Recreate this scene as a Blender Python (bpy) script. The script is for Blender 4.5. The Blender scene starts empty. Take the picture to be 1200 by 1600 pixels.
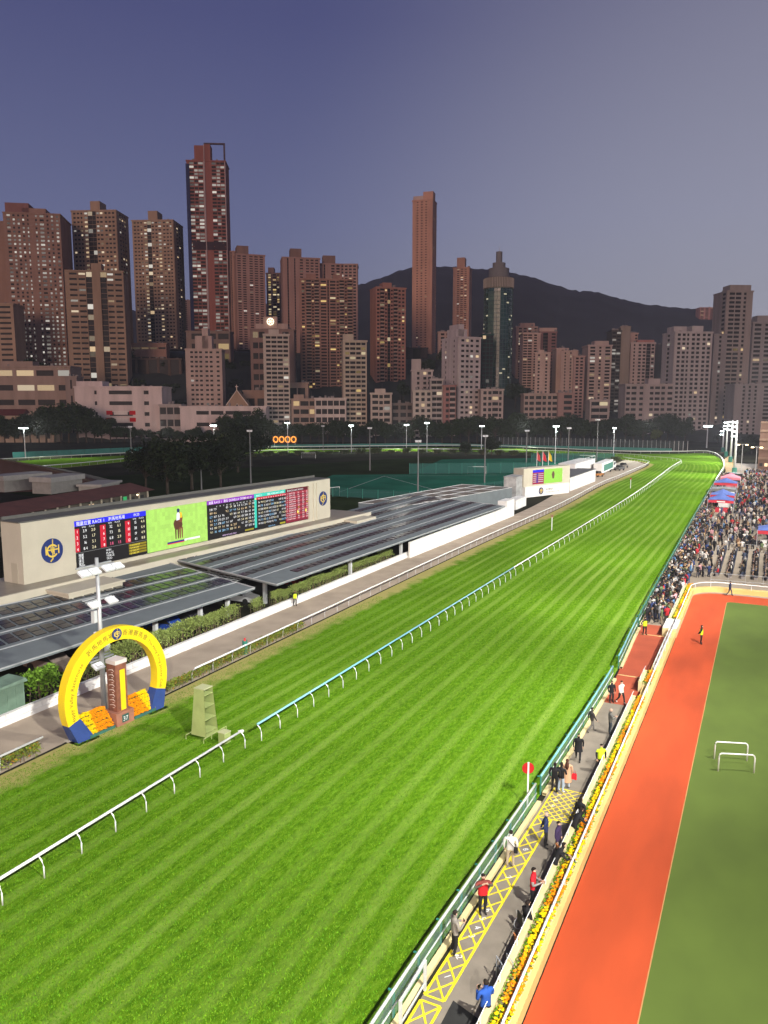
import bpy, bmesh, math, random
from mathutils import Vector, Matrix
random.seed(7)
R = math.radians
scene = bpy.context.scene
col = scene.collection
# ------------------------------------------------------------ camera
FPX, CAM_H = 1200.0, 22.0
TH = math.atan((800 - 635) / FPX)                 # looking down
PSI = math.atan2(600.0, FPX / math.cos(TH))       # heading left of the straight (+Y)
cam_d = bpy.data.cameras.new('camera'); cam = bpy.data.objects.new('camera', cam_d); col.objects.link(cam)
cam_d.sensor_fit = 'HORIZONTAL'; cam_d.sensor_width = 36; cam_d.lens = 36 * FPX / 1200
cam_d.clip_end = 8000; cam_d.clip_start = 0.3
cam.location = (0, 0, CAM_H); cam.rotation_euler = (R(90) - TH, 0, PSI)
scene.camera = cam
FW = Vector((-math.sin(PSI), math.cos(PSI), 0)); RT = Vector((math.cos(PSI), math.sin(PSI), 0))
CF = FW * math.cos(TH) + Vector((0, 0, -math.sin(TH))); CU = RT.cross(CF)
def at(px, py, z=0.0):
    """the point at height z seen at a photo pixel"""
    d = RT * (px - 600) - CU * (py - 800) + CF * FPX
    return Vector((0, 0, CAM_H)) + d * ((z - CAM_H) / d.z)
def far_z(py, D):
    k = (800 - py) / FPX
    return CAM_H + D * (k * math.cos(TH) - math.sin(TH)) / (math.cos(TH) + k * math.sin(TH))
def far_xy(px, D, z=40.0):
    c = D * math.cos(TH) - (z - CAM_H) * math.sin(TH)
    return RT * ((px - 600) / FPX * c) + FW * D
# ------------------------------------------------------------ world: dusk sky
w = bpy.data.worlds.new('World'); scene.world = w; w.use_nodes = True
nt = w.node_tree; nt.nodes.clear()
out = nt.nodes.new('ShaderNodeOutputWorld'); bg = nt.nodes.new('ShaderNodeBackground')
sky = nt.nodes.new('ShaderNodeTexSky'); sky.sky_type = 'NISHITA'; sky.sun_disc = False
sky.sun_elevation = R(3); sky.sun_rotation = R(150)
tc = nt.nodes.new('ShaderNodeTexCoord'); sep = nt.nodes.new('ShaderNodeSeparateXYZ')
nt.links.new(tc.outputs['Generated'], sep.inputs[0])
ramp = nt.nodes.new('ShaderNodeValToRGB'); nt.links.new(sep.outputs['Z'], ramp.inputs[0])
els = ramp.color_ramp.elements
els[0].position = 0.0; els[0].color = (0.185, 0.195, 0.285, 1)
els[1].position = 1.0; els[1].color = (0.040, 0.042, 0.125, 1)
for p, c in ((0.10, (0.172, 0.190, 0.310, 1)), (0.22, (0.135, 0.153, 0.300, 1)), (0.42, (0.074, 0.083, 0.215, 1))):
    e = els.new(p); e.color = c
# afterglow and city light stand over the right-hand end of the valley
dot = nt.nodes.new('ShaderNodeVectorMath'); dot.operation = 'DOT_PRODUCT'
nt.links.new(tc.outputs['Generated'], dot.inputs[0]); dot.inputs[1].default_value = (math.sin(R(14)), math.cos(R(14)), 0)
mr = nt.nodes.new('ShaderNodeMapRange'); mr.interpolation_type = 'SMOOTHSTEP'
mr.inputs[1].default_value = 0.62; mr.inputs[2].default_value = 1.0; nt.links.new(dot.outputs['Value'], mr.inputs[0])
glow = nt.nodes.new('ShaderNodeMixRGB'); glow.blend_type = 'ADD'; glow.inputs[2].default_value = (0.185, 0.175, 0.135, 1)
nt.links.new(mr.outputs[0], glow.inputs[0]); nt.links.new(ramp.outputs[0], glow.inputs[1])
sk = nt.nodes.new('ShaderNodeMixRGB'); sk.blend_type = 'MULTIPLY'; sk.inputs[0].default_value = 1; sk.inputs[2].default_value = (0.05, 0.05, 0.05, 1)
nt.links.new(sky.outputs[0], sk.inputs[1])
mx = nt.nodes.new('ShaderNodeMixRGB'); mx.inputs[0].default_value = 0.92
nt.links.new(sk.outputs[0], mx.inputs[1]); nt.links.new(glow.outputs[0], mx.inputs[2])
nt.links.new(mx.outputs[0], bg.inputs[0]); bg.inputs[1].default_value = 1.0
nt.links.new(bg.outputs[0], out.inputs[0])
# ------------------------------------------------------------ last light of the sun on the facades
sd = bpy.data.lights.new('sun', 'SUN'); sun = bpy.data.objects.new('sun', sd); col.objects.link(sun)
sd.energy = 1.35; sd.angle = R(25); sd.color = (1.0, 0.66, 0.50)
_d = (FW * 1.0 + RT * 0.30 + Vector((0, 0, -0.16))).normalized()
sun.rotation_euler = _d.to_track_quat('-Z', 'Y').to_euler()
# ------------------------------------------------------------ floodlights of the stand roof (behind and right of the camera)
def spot(name, loc, aim, power, size, colr=(1.0, 0.97, 0.90), radius=0.8, blend=0.8):
    d = bpy.data.lights.new(name, 'SPOT'); o = bpy.data.objects.new(name, d); col.objects.link(o)
    d.energy = power; d.spot_size = R(size); d.spot_blend = blend; d.color = colr; d.shadow_soft_size = radius
    o.location = loc; o.rotation_euler = (Vector(aim) - Vector(loc)).normalized().to_track_quat('-Z', 'Y').to_euler()
    return o
for k in range(11):
    y = -25 + k * 36
    spot('stand_floodlight', (16, y, 38), (-31, y + 26, 0), 172000 * (1.15 if k < 4 else 1.0), 96, blend=1.0)
scene.view_settings.view_transform = 'Standard'; scene.view_settings.look = 'None'
scene.view_settings.exposure = 0; scene.view_settings.gamma = 1
scene.cycles.use_denoising = True
scene.cycles.volume_bounces = 0; scene.cycles.max_bounces = 5; scene.cycles.diffuse_bounces = 2; scene.cycles.glossy_bounces = 2
scene.cycles.transparent_max_bounces = 12; scene.cycles.sample_clamp_indirect = 3.0
# ------------------------------------------------------------ materials
MATS = {}
def mat(name, color, rough=0.7, noise=0.0, scale=1.0, metal=0.0, emit=0.0, bump=0.0, stretch=(1, 1, 1), spec=0.4, color2=None, alpha=1.0):
    """principled material with procedural colour variation (noise) and optional bump"""
    if name in MATS: return MATS[name]
    m = bpy.data.materials.new(name); m.use_nodes = True; t = m.node_tree; b = t.nodes['Principled BSDF']
    b.inputs['Base Color'].default_value = (*color, 1); b.inputs['Roughness'].default_value = rough
    b.inputs['Metallic'].default_value = metal; b.inputs['Specular IOR Level'].default_value = spec
    if alpha < 1: b.inputs['Alpha'].default_value = alpha
    if emit:
        b.inputs['Emission Color'].default_value = (*color, 1); b.inputs['Emission Strength'].default_value = emit
    if noise or bump:
        c = t.nodes.new('ShaderNodeTexCoord'); mp = t.nodes.new('ShaderNodeMapping'); mp.inputs['Scale'].default_value = stretch
        t.links.new(c.outputs['Object'], mp.inputs[0])
        n = t.nodes.new('ShaderNodeTexNoise'); n.inputs['Scale'].default_value = scale; n.inputs['Detail'].default_value = 5
        t.links.new(mp.outputs[0], n.inputs['Vector'])
        if noise:
            r = t.nodes.new('ShaderNodeValToRGB'); t.links.new(n.outputs[0], r.inputs[0])
            c2 = color2 or tuple(v * (1 + noise) for v in color)
            c1 = tuple(v * (1 - noise) for v in color) if not color2 else color
            r.color_ramp.elements[0].position = 0.32; r.color_ramp.elements[0].color = (*c1, 1)
            r.color_ramp.elements[1].position = 0.68; r.color_ramp.elements[1].color = (*c2, 1)
            t.links.new(r.outputs[0], b.inputs['Base Color'])
        if bump:
            bp = t.nodes.new('ShaderNodeBump'); bp.inputs['Strength'].default_value = bump; bp.inputs['Distance'].default_value = 0.05
            t.links.new(n.outputs[0], bp.inputs['Height']); t.links.new(bp.outputs[0], b.inputs['Normal'])
    MATS[name] = m
    return m
def attr_mat(name, rough=0.7, emit=0.0, noise=0.0, trans=0.0):
    """colour comes from the mesh's own colour attribute"""
    if name in MATS: return MATS[name]
    m = bpy.data.materials.new(name); m.use_nodes = True; t = m.node_tree; b = t.nodes['Principled BSDF']
    a = t.nodes.new('ShaderNodeAttribute'); a.attribute_name = 'col'
    b.inputs['Roughness'].default_value = rough; b.inputs['Specular IOR Level'].default_value = 0.12
    if not emit: t.links.new(a.outputs['Color'], b.inputs['Base Color'])
    if emit:
        t.links.new(a.outputs['Color'], b.inputs['Emission Color']); b.inputs['Emission Strength'].default_value = emit
        b.inputs['Base Color'].default_value = (0.01, 0.01, 0.01, 1)
    MATS[name] = m
    return m
# ------------------------------------------------------------ mesh builder
class MB:
    def __init__(s): s.v = []; s.f = []; s.mi = []; s.c = []; s.M = None
    def add(s, vs, fs, m=0, c=None):
        o = len(s.v)
        if s.M is not None: vs = [s.M @ Vector(p) for p in vs]
        s.v.extend([tuple(p) for p in vs])
        for f in fs: s.f.append(tuple(i + o for i in f)); s.mi.append(m); s.c.append(c)
    def box(s, x0, x1, y0, y1, z0, z1, m=0, c=None):
        s.add([(x0, y0, z0), (x1, y0, z0), (x1, y1, z0), (x0, y1, z0), (x0, y0, z1), (x1, y0, z1), (x1, y1, z1), (x0, y1, z1)],
              [(0, 3, 2, 1), (4, 5, 6, 7), (0, 1, 5, 4), (1, 2, 6, 5), (2, 3, 7, 6), (3, 0, 4, 7)], m, c)
    def quad(s, a, b, c_, d, m=0, c=None): s.add([a, b, c_, d], [(0, 1, 2, 3)], m, c)
    def poly(s, pts, m=0, c=None): s.add(pts, [tuple(range(len(pts)))], m, c)
    def prism(s, pts, z0, z1, m=0, c=None):
        n = len(pts); vs = [(p[0], p[1], z0) for p in pts] + [(p[0], p[1], z1) for p in pts]
        s.add(vs, [tuple(reversed(range(n))), tuple(range(n, 2 * n))] + [(i, (i + 1) % n, n + (i + 1) % n, n + i) for i in range(n)], m, c)
    def tube(s, path, r, n=6, m=0, c=None, cap=True):
        path = [Vector(p) for p in path]; rs = r if isinstance(r, (list, tuple)) else [r] * len(path)
        vs = []; fs = []
        for i, p in enumerate(path):
            d = (path[min(i + 1, len(path) - 1)] - path[max(i - 1, 0)]).normalized()
            up = Vector((0, 0, 1)) if abs(d.z) < 0.95 else Vector((1, 0, 0))
            a = d.cross(up).normalized(); b = a.cross(d)
            for k in range(n):
                t = 2 * math.pi * (k + 0.5) / n
                vs.append(p + (a * math.cos(t) + b * math.sin(t)) * rs[i])
        for i in range(len(path) - 1):
            for k in range(n):
                k2 = (k + 1) % n
                fs.append((i * n + k, i * n + k2, (i + 1) * n + k2, (i + 1) * n + k))
        if cap: fs.append(tuple(reversed(range(n)))); fs.append(tuple(range((len(path) - 1) * n, len(path) * n)))
        s.add(vs, fs, m, c)
    def cyl(s, x, y, z0, z1, r0, r1=None, n=12, m=0, c=None):
        s.tube([(x, y, z0), (x, y, z1)], [r0, r0 if r1 is None else r1], n, m, c)
    def mesh(s, name, mats, smooth=False):
        me = bpy.data.meshes.new(name); me.from_pydata(s.v, [], s.f)
        for m in (mats if isinstance(mats, (list, tuple)) else [mats]): me.materials.append(m)
        if any(s.mi): me.polygons.foreach_set('material_index', s.mi)
        if s.c and s.c[0] is not None:
            a = me.attributes.new('col', 'FLOAT_COLOR', 'FACE')
            a.data.foreach_set('color', [x for c in s.c for x in ((*c, 1) if c else (1, 1, 1, 1))])
        if smooth: me.polygons.foreach_set('use_smooth', [True] * len(me.polygons))
        me.update(); return me
    def build(s, name, mats, parent=None, smooth=False, kind=None):
        return link(name, s.mesh(name, mats, smooth), parent, kind)
def link(name, me, parent=None, kind=None):
    o = bpy.data.objects.new(name, me); col.objects.link(o)
    if parent is not None: o.parent = parent
    if kind: o['kind'] = kind
    return o
def tag(o, label, cat, group=None):
    o['label'] = label; o['category'] = cat
    if group: o['group'] = group
    return o
def thing(name, label, cat, loc=(0, 0, 0), rz=0.0, group=None):
    o = bpy.data.objects.new(name, None); col.objects.link(o); o.empty_display_size = 0.3
    o.location = loc; o.rotation_euler = (0, 0, rz)
    return tag(o, label, cat, group)
def dup(root, loc=None, rz=None, label=None, scale=None):
    r = root.copy(); col.objects.link(r)
    if loc is not None: r.location = loc
    if rz is not None: r.rotation_euler = (0, 0, rz)
    if scale is not None: r.scale = (scale,) * 3 if not isinstance(scale, (tuple, list)) else scale
    if label: r['label'] = label
    for ch in list(root.children):
        c = ch.copy(); col.objects.link(c); c.parent = r
        for g in list(ch.children):
            d = g.copy(); col.objects.link(d); d.parent = c
    return r
def struct(name, mb, mats, smooth=False, parent=None):
    return mb.build(name, mats, parent, smooth, 'structure')
# ------------------------------------------------------------ glyphs, made once per character
_chars = sorted(set('0123456789.:$ABCDEFGHIJKLMNOPQRSTUVWXYZabcdefghijklmnopqrstuvwxyz香港賽馬會跑地場獨贏位置連T複式第場班'))
_tmp = []
for ch in _chars:
    cu = bpy.data.curves.new('glyph', 'FONT'); cu.body = ch; cu.resolution_u = 2
    o = bpy.data.objects.new('glyph', cu); col.objects.link(o); _tmp.append((ch, o))
bpy.context.view_layer.update()
_dg = bpy.context.evaluated_depsgraph_get()
GLYPH = {}
for ch, o in _tmp:
    me = bpy.data.meshes.new_from_object(o.evaluated_get(_dg))
    vs = [tuple(v.co) for v in me.vertices]; fs = [tuple(p.vertices) for p in me.polygons]
    adv = (max(v[0] for v in vs) + 0.07) if vs else 0.35
    GLYPH[ch] = (vs, fs, adv); bpy.data.meshes.remove(me)
for ch, o in _tmp:
    cu = o.data; bpy.data.objects.remove(o); bpy.data.curves.remove(cu)
def text(mb, s, M, size, m=0, c=None, align='L', bold=0.0):
    """flat letters laid in the local XY plane of M"""
    wd = sum(GLYPH[k][2] if k in GLYPH else 0.35 for k in s) * size
    x = {'L': 0, 'C': -wd / 2, 'R': -wd}[align]
    for k in s:
        if k in GLYPH:
            vs, fs, adv = GLYPH[k]
            mb.add([M @ Vector((x + v[0] * size, v[1] * size, 0)) for v in vs], fs, m, c)
            x += adv * size
        else: x += 0.35 * size
    return wd
# ============================================================ GROUND AND TRACK
def catmull(pts, n=8):
    pts = [Vector(p) for p in pts]; o = []
    for i in range(len(pts) - 1):
        p0 = pts[max(i - 1, 0)]; p1 = pts[i]; p2 = pts[i + 1]; p3 = pts[min(i + 2, len(pts) - 1)]
        for k in range(n):
            t = k / n
            o.append(0.5 * ((2 * p1) + (p2 - p0) * t + (2 * p0 - 5 * p1 + 4 * p2 - p3) * t * t + (3 * p1 - p0 - 3 * p2 + p3) * t ** 3))
    o.append(pts[-1]); return o
def resample(path, step=None, n=None):
    L = [0.0]
    for a, b in zip(path, path[1:]): L.append(L[-1] + (b - a).length)
    cnt = n or max(2, int(L[-1] / step) + 1); o = []; j = 0
    for k in range(cnt):
        d = L[-1] * k / (cnt - 1)
        while j < len(L) - 2 and L[j + 1] < d: j += 1
        t = (d - L[j]) / max(1e-6, L[j + 1] - L[j]); o.append(path[j].lerp(path[j + 1], min(1, max(0, t))))
    return o
G = lambda x, y, z=0.0: Vector((x, y, z))
A = lambda *ps: [at(*p) for p in ps]
ground_m = mat('ground_dark', (0.028, 0.028, 0.020), 0.95, 0.35, 0.05, bump=0.3, spec=0.0)
g = MB(); g.quad((-1700, -160, -0.05), (1400, -160, -0.05), (1400, 2300, -0.05), (-1700, 2300, -0.05))
struct('ground', g, ground_m)
def turf_material():
    m = bpy.data.materials.new('turf'); m.use_nodes = True; t = m.node_tree; b = t.nodes['Principled BSDF']
    N = t.nodes.new; L = t.links.new
    tc = N('ShaderNodeTexCoord'); uv = N('ShaderNodeSeparateXYZ'); L(tc.outputs['UV'], uv.inputs[0])
    # mowing stripes run along the course
    wob = N('ShaderNodeTexNoise'); wob.inputs['Scale'].default_value = 0.05; L(tc.outputs['UV'], wob.inputs['Vector'])
    ad = N('ShaderNodeMath'); ad.operation = 'MULTIPLY_ADD'; L(wob.outputs[0], ad.inputs[0]); ad.inputs[1].default_value = 0.5; L(uv.outputs['X'], ad.inputs[2])
    sc = N('ShaderNodeMath'); sc.operation = 'MULTIPLY'; L(ad.outputs[0], sc.inputs[0]); sc.inputs[1].default_value = 2 * math.pi / 1.5
    sn = N('ShaderNodeMath'); sn.operation = 'SINE'; L(sc.outputs[0], sn.inputs[0])
    stripe = N('ShaderNodeMapRange'); stripe.interpolation_type = 'SMOOTHSTEP'; stripe.inputs[1].default_value = -0.3; stripe.inputs[2].default_value = 0.9; L(sn.outputs[0], stripe.inputs[0])
    brk = N('ShaderNodeTexNoise'); brk.inputs['Scale'].default_value = 0.22; brk.inputs['Detail'].default_value = 6
    mp = N('ShaderNodeMapping'); mp.inputs['Scale'].default_value = (1.0, 0.22, 1); L(tc.outputs['UV'], mp.inputs[0]); L(mp.outputs[0], brk.inputs['Vector'])
    lane = N('ShaderNodeTexNoise'); lane.inputs['Scale'].default_value = 1.0; lane.inputs['Detail'].default_value = 1; mpl = N('ShaderNodeMapping'); mpl.inputs['Scale'].default_value = (.45, .012, 1); L(tc.outputs['UV'], mpl.inputs[0]); L(mpl.outputs[0], lane.inputs['Vector'])
    lr = N('ShaderNodeMapRange'); lr.inputs[1].default_value = .35; lr.inputs[2].default_value = .65; lr.inputs[3].default_value = .35; lr.inputs[4].default_value = 1.05; L(lane.outputs[0], lr.inputs[0])
    ms0 = N('ShaderNodeMath'); ms0.operation = 'MULTIPLY'; L(stripe.outputs[0], ms0.inputs[0]); L(brk.outputs[0], ms0.inputs[1])
    ms = N('ShaderNodeMath'); ms.operation = 'MULTIPLY'; L(ms0.outputs[0], ms.inputs[0]); L(lr.outputs[0], ms.inputs[1]); ms.use_clamp = True
    # tufts
    tf = N('ShaderNodeTexNoise'); tf.inputs['Scale'].default_value = 3.0; tf.inputs['Detail'].default_value = 9; tf.inputs['Roughness'].default_value = 0.72
    mp2 = N('ShaderNodeMapping'); mp2.inputs['Scale'].default_value = (1.6, 0.55, 1); mp2.inputs['Rotation'].default_value = (0, 0, R(-24)); L(tc.outputs['UV'], mp2.inputs[0]); L(mp2.outputs[0], tf.inputs['Vector'])
    r1 = N('ShaderNodeValToRGB'); L(tf.outputs[0], r1.inputs[0])
    r1.color_ramp.elements[0].position = 0.33; r1.color_ramp.elements[0].color = (0.046, 0.122, 0.005, 1)
    r1.color_ramp.elements[1].position = 0.70; r1.color_ramp.elements[1].color = (0.185, 0.335, 0.024, 1)
    e = r1.color_ramp.elements.new(0.5); e.color = (0.096, 0.220, 0.008, 1)
    r2 = N('ShaderNodeMixRGB'); r2.inputs[2].default_value = (0.26, 0.39, 0.070, 1); L(ms.outputs[0], r2.inputs[0]); L(r1.outputs[0], r2.inputs[1])
    # large soft patches
    pt = N('ShaderNodeTexNoise'); pt.inputs['Scale'].default_value = 0.045; pt.inputs['Detail'].default_value = 4; L(tc.outputs['UV'], pt.inputs['Vector'])
    pr = N('ShaderNodeMapRange'); pr.inputs[1].default_value = 0.3; pr.inputs[2].default_value = 0.7; pr.inputs[3].default_value = 0.72; pr.inputs[4].default_value = 1.15; L(pt.outputs[0], pr.inputs[0])
    r3 = N('ShaderNodeMixRGB'); r3.blend_type = 'MULTIPLY'; r3.inputs[0].default_value = 1; L(r2.outputs[0], r3.inputs[1]); L(pr.outputs[0], r3.inputs[2])
    # worn yellow verge under the infield rail (u close to 0)
    vn = N('ShaderNodeTexNoise'); vn.inputs['Scale'].default_value = 0.5; vn.inputs['Detail'].default_value = 6; L(tc.outputs['UV'], vn.inputs['Vector'])
    va = N('ShaderNodeMath'); va.operation = 'MULTIPLY_ADD'; L(vn.outputs[0], va.inputs[0]); va.inputs[1].default_value = -3.6; L(uv.outputs['X'], va.inputs[2])
    vr = N('ShaderNodeMapRange'); vr.inputs[1].default_value = -0.7; vr.inputs[2].default_value = 0.5; vr.inputs[3].default_value = 0.85; vr.inputs[4].default_value = 0; L(va.outputs[0], vr.inputs[0])
    r4 = N('ShaderNodeMixRGB'); r4.inputs[2].default_value = (0.40, 0.34, 0.13, 1); L(vr.outputs[0], r4.inputs[0]); L(r3.outputs[0], r4.inputs[1])
    L(r4.outputs[0], b.inputs['Base Color']); b.inputs['Roughness'].default_value = 0.85; b.inputs['Specular IOR Level'].default_value = 0.0
    bp = N('ShaderNodeBump'); bp.inputs['Strength'].default_value = 0.9; bp.inputs['Distance'].default_value = 0.12; L(tf.outputs[0], bp.inputs['Height']); L(bp.outputs[0], b.inputs['Normal'])
    return m
turf_m = turf_material()
XF, XI, XO, XW = -10.7, -29.0, -40.0, -46.2          # fence, running rail, infield rail, white kerb wall
fence_pts = [G(-10.9, -14), G(-10.8, 25), G(-10.3, 42), G(-10.0, 62), G(-10.4, 78), G(-10.9, 111), G(-11.7, 173), G(-12.2, 245)]
bend_out = A((1131, 731), (1124, 716), (1104, 708.5), (1058, 709), (970, 708.5), (855, 703.5), (740, 699), (570, 700), (340, 703.5), (245, 709), (51, 719), (-120, 729))
infield_pts = [G(XO, -14), G(XO, 30), G(XO, 60), G(XO, 110), G(-39.2, 165)]
bend_in = A((939, 760), (970, 747), (1012, 728), (1008, 724), (974, 718.5), (855, 708.5), (723, 706), (570, 705.5), (340, 710), (210, 720), (110, 730), (-120, 748))
outer = resample(catmull(fence_pts + bend_out), n=420)
inner = resample(catmull(infield_pts + bend_in), n=420)
def strip(name, a, b, m, z=0.0, cols=1, kind='structure'):
    me = bpy.data.meshes.new(name); vs = []; fs = []; uv = []
    L = 0
    for i in range(len(a)):
        if i: L += ((a[i] - a[i - 1]).length + (b[i] - b[i - 1]).length) / 2
        wd = (b[i] - a[i]).length
        for c in range(cols + 1):
            p = a[i].lerp(b[i], c / cols); vs.append((p.x, p.y, z)); uv.append((wd * c / cols, L))
    n = cols + 1
    for i in range(len(a) - 1):
        for c in range(cols): fs.append((i * n + c, i * n + c + 1, (i + 1) * n + c + 1, (i + 1) * n + c))
    me.from_pydata(vs, [], fs); me.materials.append(m)
    ul = me.uv_layers.new(name='UVMap')
    for p in me.polygons:
        for li in p.loop_indices: ul.data[li].uv = uv[me.loops[li].vertex_index]
    me.update(); return link(name, me, None, kind)
# the straight is cut where the course leaves the fence so that both halves keep their width
yc = 240.0
io = [p for p in outer]; ii = [p for p in inner]
def cut(path, y):
    k = next(i for i, p in enumerate(path) if p.y > y); return path[:k + 1], path[k:]
o1, o2 = cut(outer, yc); i1, i2 = cut(inner, yc)
strip('turf_course', resample(i1, n=90), resample(o1, n=90), turf_m, 0.02, 6)
strip('turf_course_bend', resample(i2, n=240), resample(o2, n=240), turf_m, 0.02, 6)
# service road along the infield rail
road_m = mat('service_road', (0.38, 0.31, 0.235), 0.9, 0.14, 0.35, bump=0.2)
ra = resample(catmull([G(XW, -14), G(XW, 60), G(XW, 110), G(-45.4, 165)] + A((900, 752), (940, 733), (970, 721), (985, 717.5))), n=120)
rb = resample(catmull([p + Vector((-0.25, 0, 0)) for p in infield_pts] + A((936, 760), (968, 747), (1009, 728), (1004, 724))), n=120)
strip('service_road', ra, rb, road_m, 0.012, 2)
# ------------------------------------------------------------ rails
white_m = mat('white_rail_plastic', (0.78, 0.78, 0.76), 0.35, 0.05, 1.2, spec=0.5)
teal_m = mat('teal_rail_sleeve', (0.20, 0.48, 0.54), 0.35, 0.06, 1.0, spec=0.5)
post_m = mat('white_post_plastic', (0.72, 0.72, 0.70), 0.4, 0.06, 3.0)
def rail_post_mesh(h=1.05, lean=0.32):
    b = MB(); b.tube([(0, 0, 0), (0, 0, h * 0.55), (lean * 0.35, 0, h * 0.84), (lean, 0, h)], [0.035, 0.035, 0.035, 0.03], 6); return b.mesh('post', post_m, True)
def running_rail(name, label, path, h=1.1, r=0.075, step=2.1, mats=(None,), lean=0.32, side=1, group='running rails of the course', end_caps=False):
    t = thing(name, label, 'railing', path[0], 0, group)
    o0 = path[0]
    b = MB(); b.tube([p - o0 + Vector((0, 0, h)) for p in path], r, 8)
    if end_caps:
        for p in (path[0], path[-1]): b.tube([p - o0 + Vector((-0.12, -0.12, h - 0.02)), p - o0 + Vector((0, 0, h)), p - o0 + Vector((0.12, 0.12, h))], r * 1.35, 8)
    b.build('rail', mats[0] or white_m, t, True)
    pm = rail_post_mesh(h - 0.04, lean)
    pts = resample(path, step)
    for i, p in enumerate(pts[:-1] if not end_caps else pts):
        q = pts[min(i + 1, len(pts) - 1)] - pts[max(i - 1, 0)]
        o = link('post', pm, t); d = Vector((q.y, -q.x, 0)).normalized() * side
        o.location = p - o0 - d * lean; o.rotation_euler = (0, 0, math.atan2(d.y, d.x))
    return t
inner_line = lambda y0, y1: [G(XI - 0.4, y0), G(XI, (y0 + y1) / 2), G(XI + 0.2, y1)]
running_rail('running_rail', 'near white running rail on the turf, ending beside the small green box', [G(-29.5, 14), G(-29.4, 38.4)], side=-1, end_caps=True)
running_rail('running_rail', 'long running rail with pale teal sleeve starting after the gap in the turf', [G(-29.1, 39.8), G(-28.9, 58), G(-28.6, 96)], mats=(teal_m,), side=-1)
running_rail('running_rail', 'white running rail of the far straight curving away at the bend', resample(catmull([G(-28.6, 96), G(-28.2, 131), G(-27.8, 200)] + A((1050, 733), (1064, 723), (1047, 719.5), (1016, 717), (974, 712.5), (855, 707)) ), 4.0), step=3.2, side=-1)
inl = resample(catmull(infield_pts + A((939, 760), (970, 747), (1012, 728), (1008, 724), (974, 718.5))), 3.0)
running_rail('running_rail', 'white infield rail along the service road beyond the yellow arch', [p for p in inl if p.y > 44], h=1.15, step=2.6, side=1)
running_rail('running_rail', 'short white infield rail on the near side of the yellow arch', [G(XO - .1, 12), G(XO - .1, 32.0)], h=1.15, step=2.6, side=1)
far_path = resample(o2, 4.0)
running_rail('running_rail', 'white outer rail round the far bend and along the back straight', far_path, h=1.2, r=0.16, step=4.5, side=-1, lean=0.2)
running_rail('running_rail', 'white inner rail of the back straight below the tree line', resample(catmull(A((855, 708.5), (723, 706), (570, 705.5), (340, 710), (210, 720), (110, 730), (-60, 743))), 4), h=1.3, r=0.13, step=4.5, side=-1, lean=0.2)
# ------------------------------------------------------------ green spectator fence between turf and walkway
green_post_m = mat('green_fence_paint', (0.035, 0.20, 0.15), 0.45, 0.12, 2.0)
cream_m = mat('cream_kerb', (0.62, 0.52, 0.27), 0.75, 0.12, 0.8, bump=0.1)
grey_rail_m = mat('pale_grey_rail', (0.55, 0.57, 0.54), 0.4, 0.08, 1.0)
def net_mat():
    m = bpy.data.materials.new('green_wire_mesh'); m.use_nodes = True; t = m.node_tree; b = t.nodes['Principled BSDF']
    b.inputs['Base Color'].default_value = (0.26, 0.42, 0.35, 1); b.inputs['Roughness'].default_value = 0.6; b.inputs['Alpha'].default_value = 0.32
    return m
net_m = net_mat()
fpath = resample(catmull([G(-10.9, 14)] + fence_pts[1:]), 1.0)
def fence_run(label, path, rail_mat, h=1.12, top_r=0.062):
    o0 = path[0]; t = thing('spectator_fence', label, 'fence', o0, 0, 'green fence along the spectator walkway')
    L = [p - o0 for p in path]
    b = MB(); b.tube([p + Vector((0, 0, h)) for p in L], top_r, 8); b.build('top_rail', rail_mat, t, True)
    b = MB(); b.tube([p + Vector((0.06, 0, h * 0.52)) for p in L], 0.03, 6); b.build('middle_rail', grey_rail_m, t, True)
    b = MB()
    for p, q in zip(L, L[1:]): b.quad(p + Vector((0.03, 0, 0.12)), q + Vector((0.03, 0, 0.12)), q + Vector((0.03, 0, h - 0.05)), p + Vector((0.03, 0, h - 0.05)))
    b.build('wire_mesh_panel', net_m, t)
    pm = MB(); pm.box(-0.035, 0.035, -0.035, 0.035, 0, h); pm.box(-0.22, 0.03, -0.025, 0.025, h - 0.06, h); pm = pm.mesh('post', green_post_m)
    for p in resample(L, 2.1): o = link('post', pm, t); o.location = p
    b = MB()
    for p, q in zip(L, L[1:]):
        b.add([p + Vector((0.10, 0, 0)), p + Vector((0.34, 0, 0)), p + Vector((0.34, 0, 0.16)), p + Vector((0.10, 0, 0.16)),
               q + Vector((0.10, 0, 0)), q + Vector((0.34, 0, 0)), q + Vector((0.34, 0, 0.16)), q + Vector((0.10, 0, 0.16))], [(0, 1, 5, 4), (1, 2, 6, 5), (2, 3, 7, 6), (3, 0, 4, 7)])
    b.build('kerb', cream_m, t)
    return t
sub = lambda y0, y1: [p for p in fpath if y0 <= p.y <= y1]
fence_run('green mesh fence with pale grey top rail beside the yellow hatched walkway', sub(14, 40.6), grey_rail_m)
fence_run('green mesh fence with teal top rail beyond the red disc sign', sub(40.5, 62.5), teal_m)
fence_run('green mesh fence with teal rail by the red rubber crossing', sub(64, 78), teal_m)
fence_run('long green fence in front of the packed crowd, running to the far tents', sub(78, 246), green_post_m, 1.12, .05)
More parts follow.
